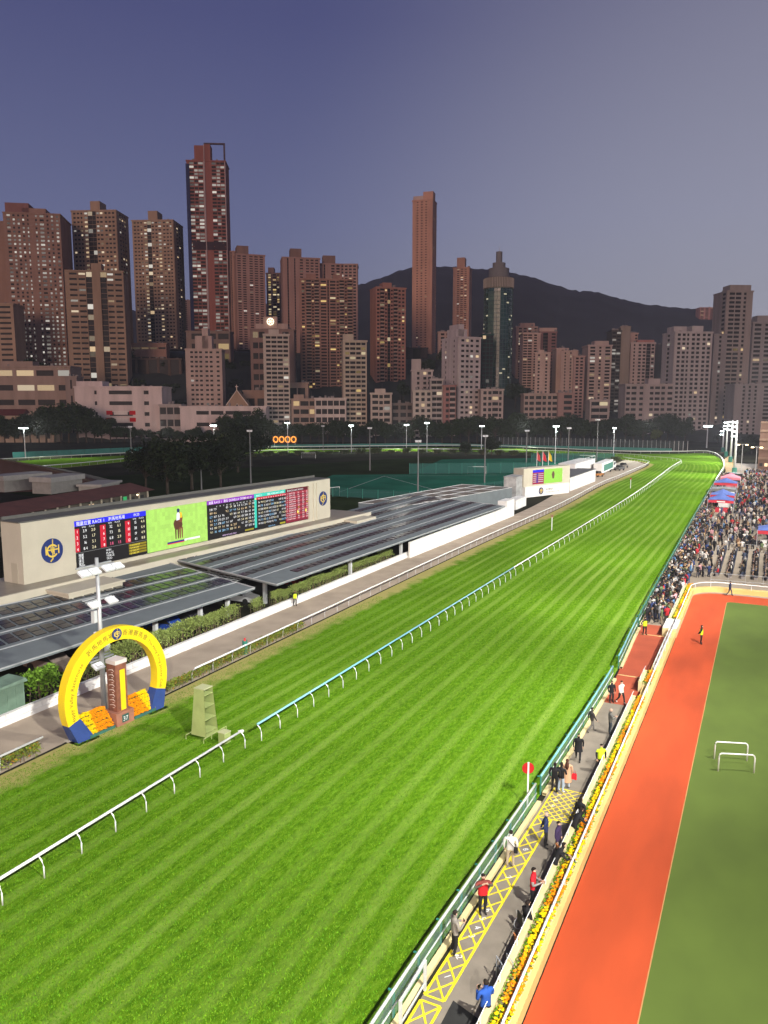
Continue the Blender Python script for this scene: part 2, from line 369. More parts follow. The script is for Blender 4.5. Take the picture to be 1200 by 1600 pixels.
# open grey gate frame standing inside the fence near the bottom
t = thing('barrier_frame', 'open grey metal gate frame leaning along the green fence near the bottom edge', 'gate', (-10.35, 22.2, 0))
b = MB()
for y in (0.0, 2.2): b = MB(); b.box(-0.05, 0.05, y - 0.05, y + 0.05, 0, 1.25); b.build('upright', grey_rail_m, t)
b = MB(); b.box(-0.04, 0.04, 0.05, 2.15, 1.17, 1.25); b.build('top_bar', grey_rail_m, t)
b = MB(); b.box(-0.03, 0.03, 0.05, 2.15, 0.28, 0.34); b.build('lower_bar', grey_rail_m, t)
# ------------------------------------------------------------ walkway and forecourt
asph = mat('walkway_asphalt', (0.20, 0.172, 0.135), 0.85, 0.16, 0.8, bump=0.15)
redrub = mat('red_rubber', (0.36, 0.07, 0.03), 0.85, 0.10, 0.6, bump=0.1)
redtrack = mat('parade_red_track', (0.42, 0.060, 0.014), 0.9, 0.16, 0.30, bump=0.12, stretch=(1.5, 0.4, 1))
greenring = mat('parade_green_turf', (0.085, 0.128, 0.018), 0.95, 0.10, 0.35, bump=0.2, stretch=(1, 0.6, 1))
conc = mat('forecourt_concrete', (0.27, 0.225, 0.17), 0.9, 0.16, 0.22, bump=0.1)
XP0, XP1 = -7.75, -6.55      # planter
g = MB(); g.quad((-10.6, 10, 0), (XP0, 10, 0), (XP0, 56.8, 0), (-9.7, 56.8, 0)); struct('walkway', g, asph)
g = MB(); g.quad((-9.7, 56.8, 0.003), (-7.0, 56.8, 0.003), (-7.1, 80, 0.003), (-10.2, 80, 0.003)); struct('red_rubber_crossing', g, redrub)
g = MB(); g.quad((-10.2, 80, 0), (70, 80, 0), (70, 330, 0), (-12.0, 330, 0)); struct('forecourt', g, conc)
line_y = mat('pale_yellow_line', (0.62, 0.45, 0.20), 0.8, 0.1, 2)
for yy in (63.4, 76.2):
    g = MB(); g.box(-9.8, -7.3, yy - 0.06, yy + 0.06, 0.0, 0.03); o = struct('threshold_strip', g, line_y)
yel = mat('road_marking_yellow', (0.72, 0.58, 0.02), 0.7, 0.18, 3.0)
wht = mat('road_marking_white', (0.70, 0.70, 0.68), 0.7, 0.1, 3.0)
def line(b, p, q, wd, z=0.004):
    p = Vector(p); q = Vector(q); d = (q - p).normalized(); n = Vector((-d.y, d.x, 0)) * wd / 2
    b.quad(p - n + Vector((0, 0, z)), p + n + Vector((0, 0, z)), q + n + Vector((0, 0, z)), q - n + Vector((0, 0, z)))
def fence_x(y):
    for p, q in zip(fpath, fpath[1:]):
        if p.y <= y <= q.y: return p.x + (q.x - p.x) * (y - p.y) / (q.y - p.y)
    return XF
def hatch(y0, y1, x0f, x1f, cells, zz=0.004):
    b = MB(); n = cells
    X0 = lambda y: fence_x(y) + x0f; X1 = lambda y: fence_x(y) + x1f
    line(b, (X0(y0), y0, 0), (X0(y1), y1, 0), 0.11, zz); line(b, (X1(y0), y0, 0), (X1(y1), y1, 0), 0.11, zz)
    line(b, (X0(y0), y0, 0), (X1(y0), y0, 0), 0.10, zz + .002); line(b, (X0(y1), y1, 0), (X1(y1), y1, 0), 0.10, zz + .002)
    for i in range(n):
        a = y0 + (y1 - y0) * i / n; c = y0 + (y1 - y0) * (i + 1) / n
        line(b, (X0(a), a, 0), (X1(c), c, 0), 0.085, zz + .004); line(b, (X1(a), a, 0), (X0(c), c, 0), 0.085, zz + .006)
    o = struct('yellow_hatch_marking', b, yel)
hatch(24.2, 38.6, 0.52, 1.32, 13); hatch(19.0, 23.9, 0.52, 1.32, 4)
b = MB(); ys = 38.6; ye = 42.2; xs = lambda y: fence_x(y) + 0.52; xe = -7.95
b_lines = [((xs(ys), ys, 0), (xe, ys + .1, 0)), ((xs(ye), ye, 0), (xe, ye, 0)), ((xs(ys), ys, 0), (xs(ye), ye, 0)), ((xe, ys, 0), (xe, ye, 0))]
for p, q in b_lines: line(b, p, q, 0.09)
Lx, Ly = xe - xs(40), ye - ys; nn = 4
for i in range(-nn, nn + 1):
    for s_, zz in ((1, .006), (-1, .009)):
        # diagonals clipped to the box
        x_a = xs(40) + i * Lx / nn * 0.9 if s_ == 1 else xe - i * Lx / nn * 0.9
        pts = []
        for k in range(41):
            u = k / 40; x = x_a + s_ * u * Ly * 0.8; y = ys + u * Ly
            if xs(40) <= x <= xe: pts.append((x, y, 0))
        if len(pts) > 3: line(b, pts[0], pts[-1], 0.06, zz)
struct('yellow_box_marking', b, yel)
b = MB()
for k, yv in enumerate((25.4, 26.6, 28.0, 28.6, 29.25, 29.9, 32.6, 35.2, 40.0, 40.7, 41.4)):
    M = Matrix.Translation((fence_x(yv) + 0.78, yv, 0.014)) @ Matrix.Rotation(R(-40), 4, 'Z')
    text(b, '0123456789012'[k + 1], M, 0.42)
struct('white_number_marking', b, wht)
b = MB(); b.quad((-9.2, 15, 0.006), (XP0 - .05, 15, 0.006), (XP0 - .05, 23.9, 0.006), (-9.2, 24.4, 0.006)); struct('black_rubber_mat', b, mat('black_mat', (0.02, 0.02, 0.019), 0.9, 0.2, 2))
# ------------------------------------------------------------ parade ring
def rounded(x0, x1, y0, y1, r, n=10):
    p = [(x0, y0)]
    for k in range(n + 1):
        a = math.pi - math.pi / 2 * k / n; p.append((x0 + r + r * math.cos(a), y1 - r + r * math.sin(a)))
    return p + [(x1, y1), (x1, y0)]
g = MB(); g.poly([(x, y, 0.004) for x, y in rounded(-6.55, 22, 8, 97.2, 3.0)]); struct('parade_ring_track', g, redtrack)
g = MB(); g.poly([(x, y, 0.009) for x, y in rounded(-2.85, 20, 8, 93.5, 0.6, 4)]); struct('parade_ring_turf', g, greenring)
g = MB(); pl = rounded(-2.85, 20, 8, 93.5, 0.6, 4)
for p, q in zip(pl, pl[1:-1]): line(g, (*p, 0), (*q, 0), 0.05, 0.013)
struct('parade_ring_edge_line', g, mat('edge_strip', (0.45, 0.22, 0.08), .8, .1, 2))
# cream band and wall round the far end of the ring
yband = mat('ring_cream_wall', (0.66, 0.47, 0.17), 0.75, 0.1, 0.6)
def ring_path(off, y0, yt=98.0, r=3.2): return [Vector((x, y, 0)) for x, y in rounded(-6.6 - off, 24, y0, yt + off, r + off, 14)][:-1]
pa = ring_path(0, 12); pb = ring_path(0.75, 12)
t = thing('ring_wall', 'low cream parade ring wall with white rail round the red track', 'wall', (0, 0, 0))
b = MB()
for i in range(len(pa) - 1):
    hh = 0.55
    a0, a1, b0, b1 = pa[i], pa[i + 1], pb[i], pb[i + 1]; Z = Vector((0, 0, hh))
    b.quad(a0, a1, a1 + Z, a0 + Z); b.quad(a0 + Z, a1 + Z, b1 + Z, b0 + Z); b.quad(b1, b0, b0 + Z, b1 + Z)
b.build('wall_band', yband, t)
pr = resample(ring_path(0.25, 12), 1.0)
b = MB(); b.tube([p + Vector((0, 0, 1.15)) for p in pr], 0.055, 6); b.build('rail', white_m, t, True)
pm = MB(); pm.tube([(0, 0, 0), (0, 0, 0.58)], 0.03, 6); pm.tube([(0, 0, 0.57), (0.0, 0, 0.6)], 0.05, 6); pm = pm.mesh('post', post_m)
for p in resample(pr, 2.2): o = link('post', pm, t); o.location = p + Vector((0, 0, 0.56))
# ------------------------------------------------------------ planter with flowers between walkway and ring
leaf_m = attr_mat('leaf_colour', 0.6); flower_m = attr_mat('petal_colour', 0.6)
def rv(c, k=0.25): f = 1 + random.uniform(-k, k); return tuple(max(0, v * f) for v in c)
def leaf(b, p, s, c, up=0.5):
    n = Vector((random.uniform(-1, 1), random.uniform(-1, 1), random.uniform(-0.3, 1) + up)).normalized()
    a = n.orthogonal().normalized(); a.rotate(Matrix.Rotation(random.uniform(0, 6.3), 3, n)); q = n.cross(a)
    p = Vector(p); b.add([p - a * s, p - q * s * 0.45, p + a * s, p + q * s * 0.45], [(0, 1, 2, 3)], 0, c)
def blossom(b, p, s, c):
    """small domed flower head"""
    p = Vector(p); n = 6
    vs = [p + Vector((math.cos(6.283 * k / n) * s, math.sin(6.283 * k / n) * s, random.uniform(-0.25, 0.1) * s)) for k in range(n)] + [p + Vector((0, 0, s * 0.6))]
    b.add(vs, [(k, (k + 1) % n, n) for k in range(n)], 0, c)
OR = (0.75, 0.24, 0.004); YE = (0.80, 0.52, 0.004); LG = (0.13, 0.24, 0.012)
def planter(y0, y1, label, dens=1.0):
    t = thing('flower_planter', label, 'planter', (0, 0, 0), 0, 'flower planters between walkway and parade ring')
    b = MB(); b.box(XP0, XP0 + 0.28, y0, y1, 0, 0.82); b.box(XP0 + .28, XP0 + .95, y0, y1, 0, 0.60); b.build('trough', cream_m, t)
    b = MB(); b.tube([(XP0 + 0.12, y0, 1.14), (XP0 + 0.12, y1, 1.14)], 0.02, 6); b.build('handrail', white_m, t)
    pm = MB(); pm.box(XP0 + 0.10, XP0 + 0.14, -0.02, 0.02, 0.82, 1.14); pm = pm.mesh('rail_post', white_m)
    for k in range(int((y1 - y0) / 2.2) + 1): o = link('rail_post', pm, t); o.location = (0, y0 + 0.1 + k * 2.2, 0)
    b = MB()
    for _ in range(int((y1 - y0) * 130 * dens)):
        leaf(b, (XP0 + random.uniform(0.30, 0.95), random.uniform(y0, y1), 0.62 + random.uniform(0, 0.26)), random.uniform(0.05, 0.10), rv(LG, 0.4))
    b.build('leaves', leaf_m, t, kind='stuff')
    b = MB()
    for _ in range(int((y1 - y0) * 55 * dens)):
        y = random.uniform(y0, y1); cc = OR if math.sin(y * 1.05) + random.uniform(-.5, .5) > 0.05 else YE
        blossom(b, (XP0 + random.uniform(0.48, 0.98), y, 0.80 + random.uniform(0, 0.16)), random.uniform(0.05, 0.085), rv(cc, .2))
    b.build('blossoms', flower_m, t, kind='stuff')
planter(14, 57.0, 'long planter of yellow and orange marigolds beside the asphalt walkway')
planter(80.5, 97.5, 'short planter of yellow flowers beside the packed crowd', 0.8)
planter(60.2, 63.2, 'tiny planter of yellow flowers by the red rubber crossing', 0.7)
# ============================================================ INFIELD NEAR THE STRAIGHT
beige = mat('beige_panel', (0.50, 0.465, 0.365), 0.7, 0.06, 0.4)
beige2 = mat('beige_concrete', (0.46, 0.41, 0.31), 0.85, 0.10, 0.6, bump=0.05)
paving = mat('podium_paving', (0.24, 0.21, 0.165), 0.35, 0.12, 0.8)
greyroof = mat('canopy_grey_metal', (0.155, 0.178, 0.185), 0.75, 0.08, 0.6, spec=.15)
lightgrey = mat('light_grey_steel', (0.52, 0.54, 0.54), 0.45, 0.08, 1.0)
panel_m = mat('solar_panel_glass', (0.012, 0.013, 0.018), 0.24, 0.3, 1.5, spec=0.6)
brownpanel = mat('solar_panel_far', (0.030, 0.018, 0.018), 0.30, 0.3, 1.5, spec=0.5)
navy = mat('navy_blue_paint', (0.014, 0.032, 0.15), 0.5, 0.05, 1)
gold = mat('gold_paint', (0.68, 0.50, 0.08), 0.5)
whitewall = mat('white_painted_wall', (0.72, 0.71, 0.68), 0.8, 0.10, 0.5, bump=0.05)
black_m = mat('matt_black', (0.012, 0.012, 0.012), 0.6)
brown_soffit = mat('dark_soffit', (0.060, 0.042, 0.028), 0.8, 0.2, 1)
steel = mat('galvanised_steel', (0.45, 0.47, 0.48), 0.4, 0.1, 1.5, metal=0.4)
def emblem(parent, M, r):
    """round blue badge with a gold ring monogram and crossed whip, lying in the local XY plane of M"""
    b = MB(); b.M = M; n = 28
    c = [(math.cos(6.2832 * k / n) * r, math.sin(6.2832 * k / n) * r) for k in range(n)]; b.prism(c, 0, 0.04); d = b.build('badge_disc', navy, parent)
    b = MB(); b.M = M
    def arc(r0, r1, a0, a1, z, k=16):
        for i in range(k):
            p = R(a0 + (a1 - a0) * i / k); q = R(a0 + (a1 - a0) * (i + 1) / k)
            b.quad((r0 * math.cos(p), r0 * math.sin(p), z), (r1 * math.cos(p), r1 * math.sin(p), z), (r1 * math.cos(q), r1 * math.sin(q), z), (r0 * math.cos(q), r0 * math.sin(q), z))
    def bar(p, q, wd, z=0.052): 
        p = Vector((*p, 0)) * r; q = Vector((*q, 0)) * r; dd = (q - p).normalized(); nn = Vector((-dd.y, dd.x, 0)) * wd * r / 2; zz = Vector((0, 0, z))
        b.quad(p - nn + zz, p + nn + zz, q + nn + zz, q - nn + zz)
    arc(0.40 * r, 0.54 * r, 35, 325, 0.050, 22)
    bar((-0.62, 0.08), (0.62, 0.08), 0.10, 0.053); bar((-0.58, 0.42), (-0.58, -0.28), 0.11, 0.056); bar((0.58, 0.42), (0.58, -0.28), 0.11, 0.056)
    bar((0.06, 0.92), (0.0, -0.70), 0.09, 0.059); bar((0.0, -0.62), (-0.22, -0.86), 0.11, 0.062)
    arc(0.07 * r, 0.15 * r, 0, 360, 0.064, 12)
    bar((-0.12, 0.08), (-0.12, 0.38), 0.09, 0.066); bar((0.14, 0.30), (0.14, -0.30), 0.09, 0.068)
    b.build('gold_monogram', gold, d)
    return d
# ------------------------------------------------------------ the big totaliser board on its podium
ZB = 4.2
pL = at(38, 914, ZB); pR = at(516, 808, ZB)
dirb = (pR - pL); LB = dirb.length; rzb = math.atan2(dirb.y, dirb.x)      # local +x runs along the face to the right
HB = 6.25
t = thing('totaliser_board', 'huge beige race results board with glowing screens behind the solar canopies', 'scoreboard', (pL.x, pL.y, ZB), rzb)
b = MB(); b.box(0, LB, 0.25, 3.0, 0, HB); b.box(0, 9.0, 0, 0.25, 0, HB)        # casing and left pillar
fx0, fx1 = 0.114 * LB, 0.895 * LB
b = MB()
b.box(0, LB, 0.30, 3.2, 0, HB)
b.box(0, fx0, 0.0, 0.30, 0.0, HB); b.box(fx1, LB, 0.0, 0.30, 0.0, HB); b.box(fx0, fx1, 0.0, 0.30, HB - 0.62, HB); b.box(fx0, fx1, 0.0, 0.30, 0, 0.42)
b.box(fx1 + 1.0, fx1 + 1.3, -0.12, 0.0, 0, HB - 0.3); b.box(fx1 + 1.9, fx1 + 2.15, -0.12, 0.0, 0, HB - 0.3)
b.build('casing', beige, t)
b = MB(); b.box(-0.1, LB + 0.1, 0.15, 3.35, HB, HB + 0.12); b.box(0, LB, 3.0, 3.1, HB + 0.12, HB + 0.45); b.build('roof_coping', mat('dark_coping', (0.10, 0.10, 0.09), .7, .1, 1), t)
b = MB(); b.box(-0.02, 0.0, 0.9, 1.9, 0.05, 2.1); b.build('access_door', mat('door_beige', (0.42, 0.39, 0.30), 0.7), t)
FACE = Matrix.Translation((0, -0.001, 0)) @ Matrix.Rotation(R(90), 4, 'X')           # local XY -> face plane, facing -y
emblem(t, Matrix.Translation((0.062 * LB, 0.0, HB * 0.47)) @ Matrix.Rotation(R(90), 4, 'X'), 1.30)
emblem(t, Matrix.Translation((0.963 * LB, 0.0, HB * 0.52)) @ Matrix.Rotation(R(90), 4, 'X'), 1.15)
scr = attr_mat('screen_light', 0.4, 1.35)
BK = (0.008, 0.007, 0.008); WH = (0.95, 0.95, 0.95); RD = (0.55, 0.01, 0.03); BL = (0.02, 0.02, 0.75); YL = (0.90, 0.75, 0.10); PU = (0.25, 0.03, 0.45); TE = (0.04, 0.55, 0.42); CY = (0.35, 0.65, 0.95); PK = (0.9, 0.15, 0.3); CRm = (0.95, 0.85, 0.55)
class Scr:
    """a lit display: coloured rectangles and text laid on the face"""
    def __init__(s, parent, x0, x1, z0, z1, y=0.10):
        s.b = MB(); s.x0, s.x1, s.z0, s.z1, s.y = x0, x1, z0, z1, y; s.p = parent; s.k = 0
    def P(s, u, v): return (s.x0 + (s.x1 - s.x0) * u, s.z0 + (s.z1 - s.z0) * v)
    def rect(s, u0, v0, u1, v1, c):
        (a, z0), (e, z1) = s.P(u0, v0), s.P(u1, v1); s.k += 1; y = s.y - 0.0015 * s.k
        s.b.quad((a, y, z0), (e, y, z0), (e, y, z1), (a, y, z1), 0, c)
    def poly(s, pts, c):
        s.k += 1; y = s.y - 0.0015 * s.k
        s.b.poly([(s.P(u, v)[0], y, s.P(u, v)[1]) for u, v in pts], 0, c)
    def txt(s, u, v, st, h, c, align='L', wide=1.0):
        x, z = s.P(u, v); s.k += 0
        M = Matrix.Translation((x, s.y - 0.16, z)) @ Matrix.Rotation(R(90), 4, 'X') @ Matrix.Diagonal((wide, 1, 1, 1))
        text(s.b, st, M, h, 0, c, align)
    def build(s, name): return s.b.build(name, scr, s.p)
b = MB(); b.box(fx0, fx1, 0.26, 0.29, 0.42, HB - 0.62); b.build('screen_backing', black_m, t)
zs0, zs1 = 0.46, HB - 0.66
fr = lambda u: fx0 + (fx1 - fx0) * u
U = [0.0, 0.238, 0.478, 0.70, 0.868, 1.0]
rnd = random.Random(3)
# 1: win and place odds
s = Scr(t, fr(U[0]), fr(U[1]) - .03, zs0, zs1, 0.25); s.rect(0, 0, 1, 1, BK); s.rect(0, 0.885, 1, 1, BL)
s.txt(0.03, 0.905, '獨贏位置 RACE 1', 0.50, WH, wide=.95); s.txt(0.80, 0.92, '19:20', 0.42, WH); s.txt(.45, .91, '跑馬地馬場', .46, WH)
cols = [(0.0, ['1', '2', '3', '4'], ['3.9', '5.2', '16', '8.4'], ['2.0', '1.7', '5.1', '2.6']), (0.345, ['5', '6', '7', '8'], ['32', '73', '6.8', '3.8'], ['6.1', '15', '2.9', '1.5']), (0.69, ['9', '10', '11', '12'], ['15', '38', '19', '41'], ['4.4', '6.4', '4.9', '8.8'])]
for u, ns, aa, bb in cols:
    s.rect(u, 0.34, u + 0.075, 0.835, RD)
    s.txt(u + 0.10, 0.84, 'WIN', 0.24, WH); s.txt(u + 0.19, 0.84, 'PLACE', 0.24, WH)
    for i in range(4):
        v = 0.745 - i * 0.125; hot = u > .3 and u < .6 and i == 3
        s.txt(u + 0.037, v, ns[i], 0.46, WH, 'C'); s.txt(u + 0.135, v, aa[i], 0.46, PK if hot else WH, 'C', .9); s.txt(u + 0.245, v, bb[i], 0.46, PK if hot else CRm, 'C', .9)
s.rect(0, 0.318, 1, 0.323, (.3, .3, .3))
for i, (zh, en) in enumerate((('獨贏', 'WIN'), ('位置', 'PLACE'), ('連位', 'TIERCE'), ('複式', 'TRIO'))):
    s.txt(0.04, 0.245 - i * 0.062, zh, 0.33, WH); s.txt(0.40, 0.245 - i * 0.062, en, 0.33, WH); s.rect(.73, 0.243 - i * 0.062, .99, .29 - i * .062, (.25, .19, .01)); s.txt(0.74, 0.250 - i * 0.062, '$ ' + ['10,620,218', '9,061,205', '1,263,347', '1,482,139'][i].replace(',', '.'), 0.26, YL)
s.txt(0.04, 0.02, '1200M', 0.28, WH); s.build('odds_screen')
# 2: picture of a horse and rider on turf
s = Scr(t, fr(U[1]), fr(U[2]) - .03, zs0, zs1, 0.25)
for i in range(24):
    for j in range(10):
        f = rnd.uniform(0.92, 1.08); s.k = 0; s.rect(i / 24, j / 10, (i + 1) / 24, (j + 1) / 10, (0.38 * f, 0.66 * f, 0.12 * f))
s.k = 10
HB1 = (0.10, 0.035, 0.02); HB2 = (0.20, 0.06, 0.03)
s.poly([(0.435, .46), (.42, .58), (.44, .66), (.50, .68), (.56, .64), (.57, .52), (.55, .44), (.47, .42)], HB1)
s.poly([(0.50, .62), (.50, .78), (.525, .84), (.56, .80), (.575, .70), (.56, .58)], HB2)
for u0, w_ in ((.445, .016), (.485, .018), (.515, .018), (.55, .016)): s.poly([(u0, .20), (u0 + w_, .20), (u0 + w_ * 1.4, .47), (u0 - .004, .47)], HB2 if u0 > .5 else HB1)
s.poly([(.47, .64), (.475, .80), (.50, .86), (.53, .80), (.525, .66)], (.75, .75, .8)); s.poly([(.485, .84), (.48, .91), (.505, .94), (.53, .90), (.525, .84)], (.02, .03, .12)); s.poly([(.525, .70), (.53, .84), (.56, .82), (.565, .70)], (.85, .55, .02))
s.rect(.31, .115, .59, .155, (.02, .03, .2)); s.rect(.31, .095, .59, .115, (.7, .02, .05)); s.rect(.59, .115, .86, .165, (.85, .9, .8)); s.txt(.62, .12, 'RACE 1', .2, (.05, .05, .05)); s.build('picture_screen')
def grid(s, u0, u1, v0, v1, nc, nr, colours, h=0.26, gap=None, digits=3):
    for j in range(nr):
        for i in range(nc):
            if gap and gap(i, j): continue
            c = rnd.choice(colours); n = rnd.choice(['%d' % rnd.randint(10, 99), '%d' % rnd.randint(100, 320), '%d.%d' % (rnd.randint(2, 9), rnd.randint(0, 9))])
            s.txt(u0 + (u1 - u0) * (i + .5) / nc, v1 - (v1 - v0) * (j + .8) / nr, n, h, c, 'C', 1.05)
# 3: purple headed quinella grid
s = Scr(t, fr(U[2]), fr(U[3]) - .03, zs0, zs1, .25); s.rect(0, 0, 1, 1, BK); s.rect(0, .895, 1, 1, PU); s.txt(.02, .915, '連贏 RACE 1', .42, WH); s.txt(.32, .915, '連位 QUINELLA ODDS', .42, WH); s.txt(.75, .915, '$10,482,139'.replace(',', '.'), .34, CRm)
grid(s, .14, 1, .80, .89, 12, 1, [WH], .22)
grid(s, .02, 1, .14, .82, 12, 7, [WH, CRm, WH, CY, (.95, .7, .4), WH], .40, lambda i, j: i == (2 + j) or (i < 4 and j < 2 and i > 1))
s.txt(.28, .03, 'REMOTE PLACE ODDS', .26, (.85, .6, .95)); s.rect(.78, .03, .98, .075, (.3, .25, .02)); s.build('quinella_screen')
# 4: teal headed grid
s = Scr(t, fr(U[3]), fr(U[4]) - .03, zs0, zs1, .25); s.rect(0, 0, 1, 1, BK); s.rect(0, .90, 1, 1, TE); s.rect(0, .06, .07, .90, TE); s.rect(.07, .83, 1, .895, RD); s.txt(.03, .92, 'RACE 1', .38, WH); s.txt(.38, .92, '連位 FORECAST ODDS', .36, WH)
s.poly([(.01, .86), (.06, .83), (.06, .89)], (.9, .8, .1)); grid(s, .08, 1, .83, .89, 12, 1, [WH], .24); grid(s, .08, 1, .12, .81, 11, 7, [WH, WH, CY, CRm], .38, lambda i, j: (i > 5 and j == 0 and i < 8) or (i == 7 + j % 2 and j > 2)); s.txt(.40, .02, 'ODDS TOTAL', .24, CY); s.rect(.8, .02, .98, .07, (.35, .3, .02)); s.build('forecast_screen')
# 5: red table
s = Scr(t, fr(U[4]), fr(U[5]), zs0, zs1, .25); s.rect(0, 0, 1, 1, (.20, .012, .03)); s.rect(0, .90, 1, 1, (.10, .004, .012)); s.txt(.04, .92, '第 RACE CLASS PAYOUT', .34, WH)
for j in range(13):
    v = .84 - j * .063
    if j % 2 == 0: s.rect(0, v - .012, 1, v + .05, (.36, .03, .05))
    s.txt(.03, v, '%d' % (j + 1), .27, WH); s.txt(.11, v, rnd.choice(['HAPPY STAR', 'GOLDEN RUN', 'LUCKY WIND']), .25, WH)
    for u in (.50, .70, .88): s.txt(u, v, '%d.%d' % (rnd.randint(1, 40), rnd.randint(0, 9)), .28, WH if rnd.random() > .1 else YL)
for u, v in ((.53, .28), (.90, .28)): s.poly([(u + .035 * math.cos(k * .785), v + .05 * math.sin(k * .785)) for k in range(8)], YL)
s.build('results_screen')
# ---------------- podium under the board
t = thing('podium', 'long beige concrete podium terrace below the results board', 'podium', (pL.x, pL.y, 0), rzb)
b = MB(); b.box(-14, LB + 8, -2.9, 5.0, 0, ZB - 0.25); b.build('base', beige2, t)
b = MB(); b.box(-14, LB + 8, -2.6, 5.0, ZB - 0.245, ZB - 0.02); b.build('deck', paving, t)
b = MB(); b.box(-14, LB + 8, -2.95, -2.62, ZB - 0.9, ZB + 0.10); b.build('parapet', beige, t)
b = MB(); b.box(0.4, 7.0, -6.2, -2.95, 0, ZB - 0.35); b.box(0.2, 7.2, -6.4, -2.96, ZB - 0.35, ZB - 0.15); b.build('roof_box', beige, t)
b = MB(); b.box(LB - 0.5, LB + 5.5, -5.4, -2.96, 0, ZB - 0.2); b.build('end_box', beige, t)
# ------------------------------------------------------------ solar panel canopies
def canopy(name, label, quad, rows, ncol, prow, post_pts, strip_frac=0.22, pm=None, stuff_from=9999, thick=0.16, skip=None):
    """quad: four roof corners (front-near, front-far, back-far, back-near) with their heights; panels are laid in rows along it"""
    a, b_, c, d = [Vector(p) for p in quad]
    cen = Vector((a.x, a.y, 0)); t = thing(name, label, 'canopy', cen)
    P = lambda u, v: (a.lerp(b_, u)).lerp(d.lerp(c, u), v) - cen      # u along the track, v from front to back
    up = Vector((0, 0, 1))
    m = MB(); 
    top = [P(0, 0), P(1, 0), P(1, 1), P(0, 1)]
    m.add(top + [p - up * thick for p in top], [(0, 1, 2, 3), (7, 6, 5, 4), (0, 4, 5, 1), (1, 5, 6, 2), (2, 6, 7, 3), (3, 7, 4, 0)]); m.build('roof_sheet', [greyroof], t)
    m = MB(); e = up * 0.05
    for p, q in ((0, 1), (1, 2), (3, 0)): m.tube([top[p] + e, top[q] + e], 0.07, 4)
    m.build('white_edge_trim', mat('trim_grey', (.36, .38, .38), .6, .1, 1), t)
    m = MB()
    for v in [k / rows for k in range(1, rows)]: m.tube([P(0.0, v) + e * 1.2, P(1, v) + e * 1.2], 0.06, 4)
    m.build('gutter_line', steel, t, kind='stuff')
    m = MB()
    nx = 0; far = MB()
    for r in range(rows):
        v0 = (r + strip_frac) / rows; v1 = (r + 1 - strip_frac * 0.6) / rows
        for k in range(prow):
            vv0 = v0 + (v1 - v0) * k / prow; vv1 = v0 + (v1 - v0) * (k + 0.86) / prow
            for i in range(ncol):
                if skip and skip(i / ncol, r): continue
                u0 = (i + 0.10) / ncol; u1 = (i + 0.90) / ncol
                q = [P(u0, vv0), P(u1, vv0), P(u1, vv1), P(u0, vv1)]
                if nx < stuff_from:
                    bb = MB(); bb.add([p + e * 1.5 for p in q] + [p + e * 0.2 for p in q], [(0, 1, 2, 3), (0, 4, 5, 1), (1, 5, 6, 2), (2, 6, 7, 3), (3, 7, 4, 0)]); bb.build('solar_panel', pm or panel_m, t); nx += 1
                else: far.add([p + e * 1.5 for p in q] + [p + e * 0.2 for p in q], [(0, 1, 2, 3), (0, 4, 5, 1), (1, 5, 6, 2), (2, 6, 7, 3), (3, 7, 4, 0)])
    if far.v: far.build('far_solar_panels', pm or panel_m, t, kind='stuff')
    for u, v in post_pts:
        p = P(u, v); m = MB(); m.box(p.x - 0.18, p.x + 0.18, p.y - 0.18, p.y + 0.18, -cen.z, p.z - thick - .01); m.build('column', lightgrey, t)
    return t
c1 = [at(-80, 1072, 2.6), at(398, 919, 2.9), at(265, 880, 3.7), at(-190, 965, 3.7)]
canopy('solar_canopy', 'near grey car park canopy with rows of black solar panels behind the yellow arch', c1, 5, 26, 2, [(0.45, .12), (.62, .12), (.80, .12), (.93, .14), (.45, .6), (.7, .6)], stuff_from=290, skip=lambda u, r: r == 0 or (r == 4 and u > .7))
c2 = [at(432, 914, 3.1), at(789, 791, 3.1), at(640, 772, 3.9), at(262, 872, 3.9)]
canopy('solar_canopy', 'long grey car park canopy with brown solar panel rows in front of the podium', c2, 5, 52, 1, [(0.03, .2), (.25, .1), (.45, .1), (.65, .1), (.03, .7)], pm=brownpanel, strip_frac=0.42, stuff_from=295, skip=lambda u, r: (r == 0 and u < .06))
c3 = [at(520, 800, 4.2), at(640, 771, 4.2), at(575, 762, 4.6), at(470, 795, 4.6)]
# small lattice skylight between the two canopies
t = thing('skylight_frame', 'flat lattice skylight frame between the two solar canopies', 'skylight', at(325, 905, 2.6))
b = MB(); o0 = at(325, 905, 2.6); P4 = [at(285, 898, 2.6) - o0, at(362, 912, 2.6) - o0, at(402, 893, 2.6) - o0, at(330, 884, 2.6) - o0]
for k in range(9):
    u = k / 8; b.tube([P4[0].lerp(P4[1], u), P4[3].lerp(P4[2], u)], 0.05, 4); b.tube([P4[0].lerp(P4[3], u), P4[1].lerp(P4[2], u)], 0.05, 4)
b.build('lattice', lightgrey, t, kind='stuff'); b = MB(); b.poly([p - Vector((0, 0, 0.25)) for p in P4]); b.build('dark_glass', black_m, t)
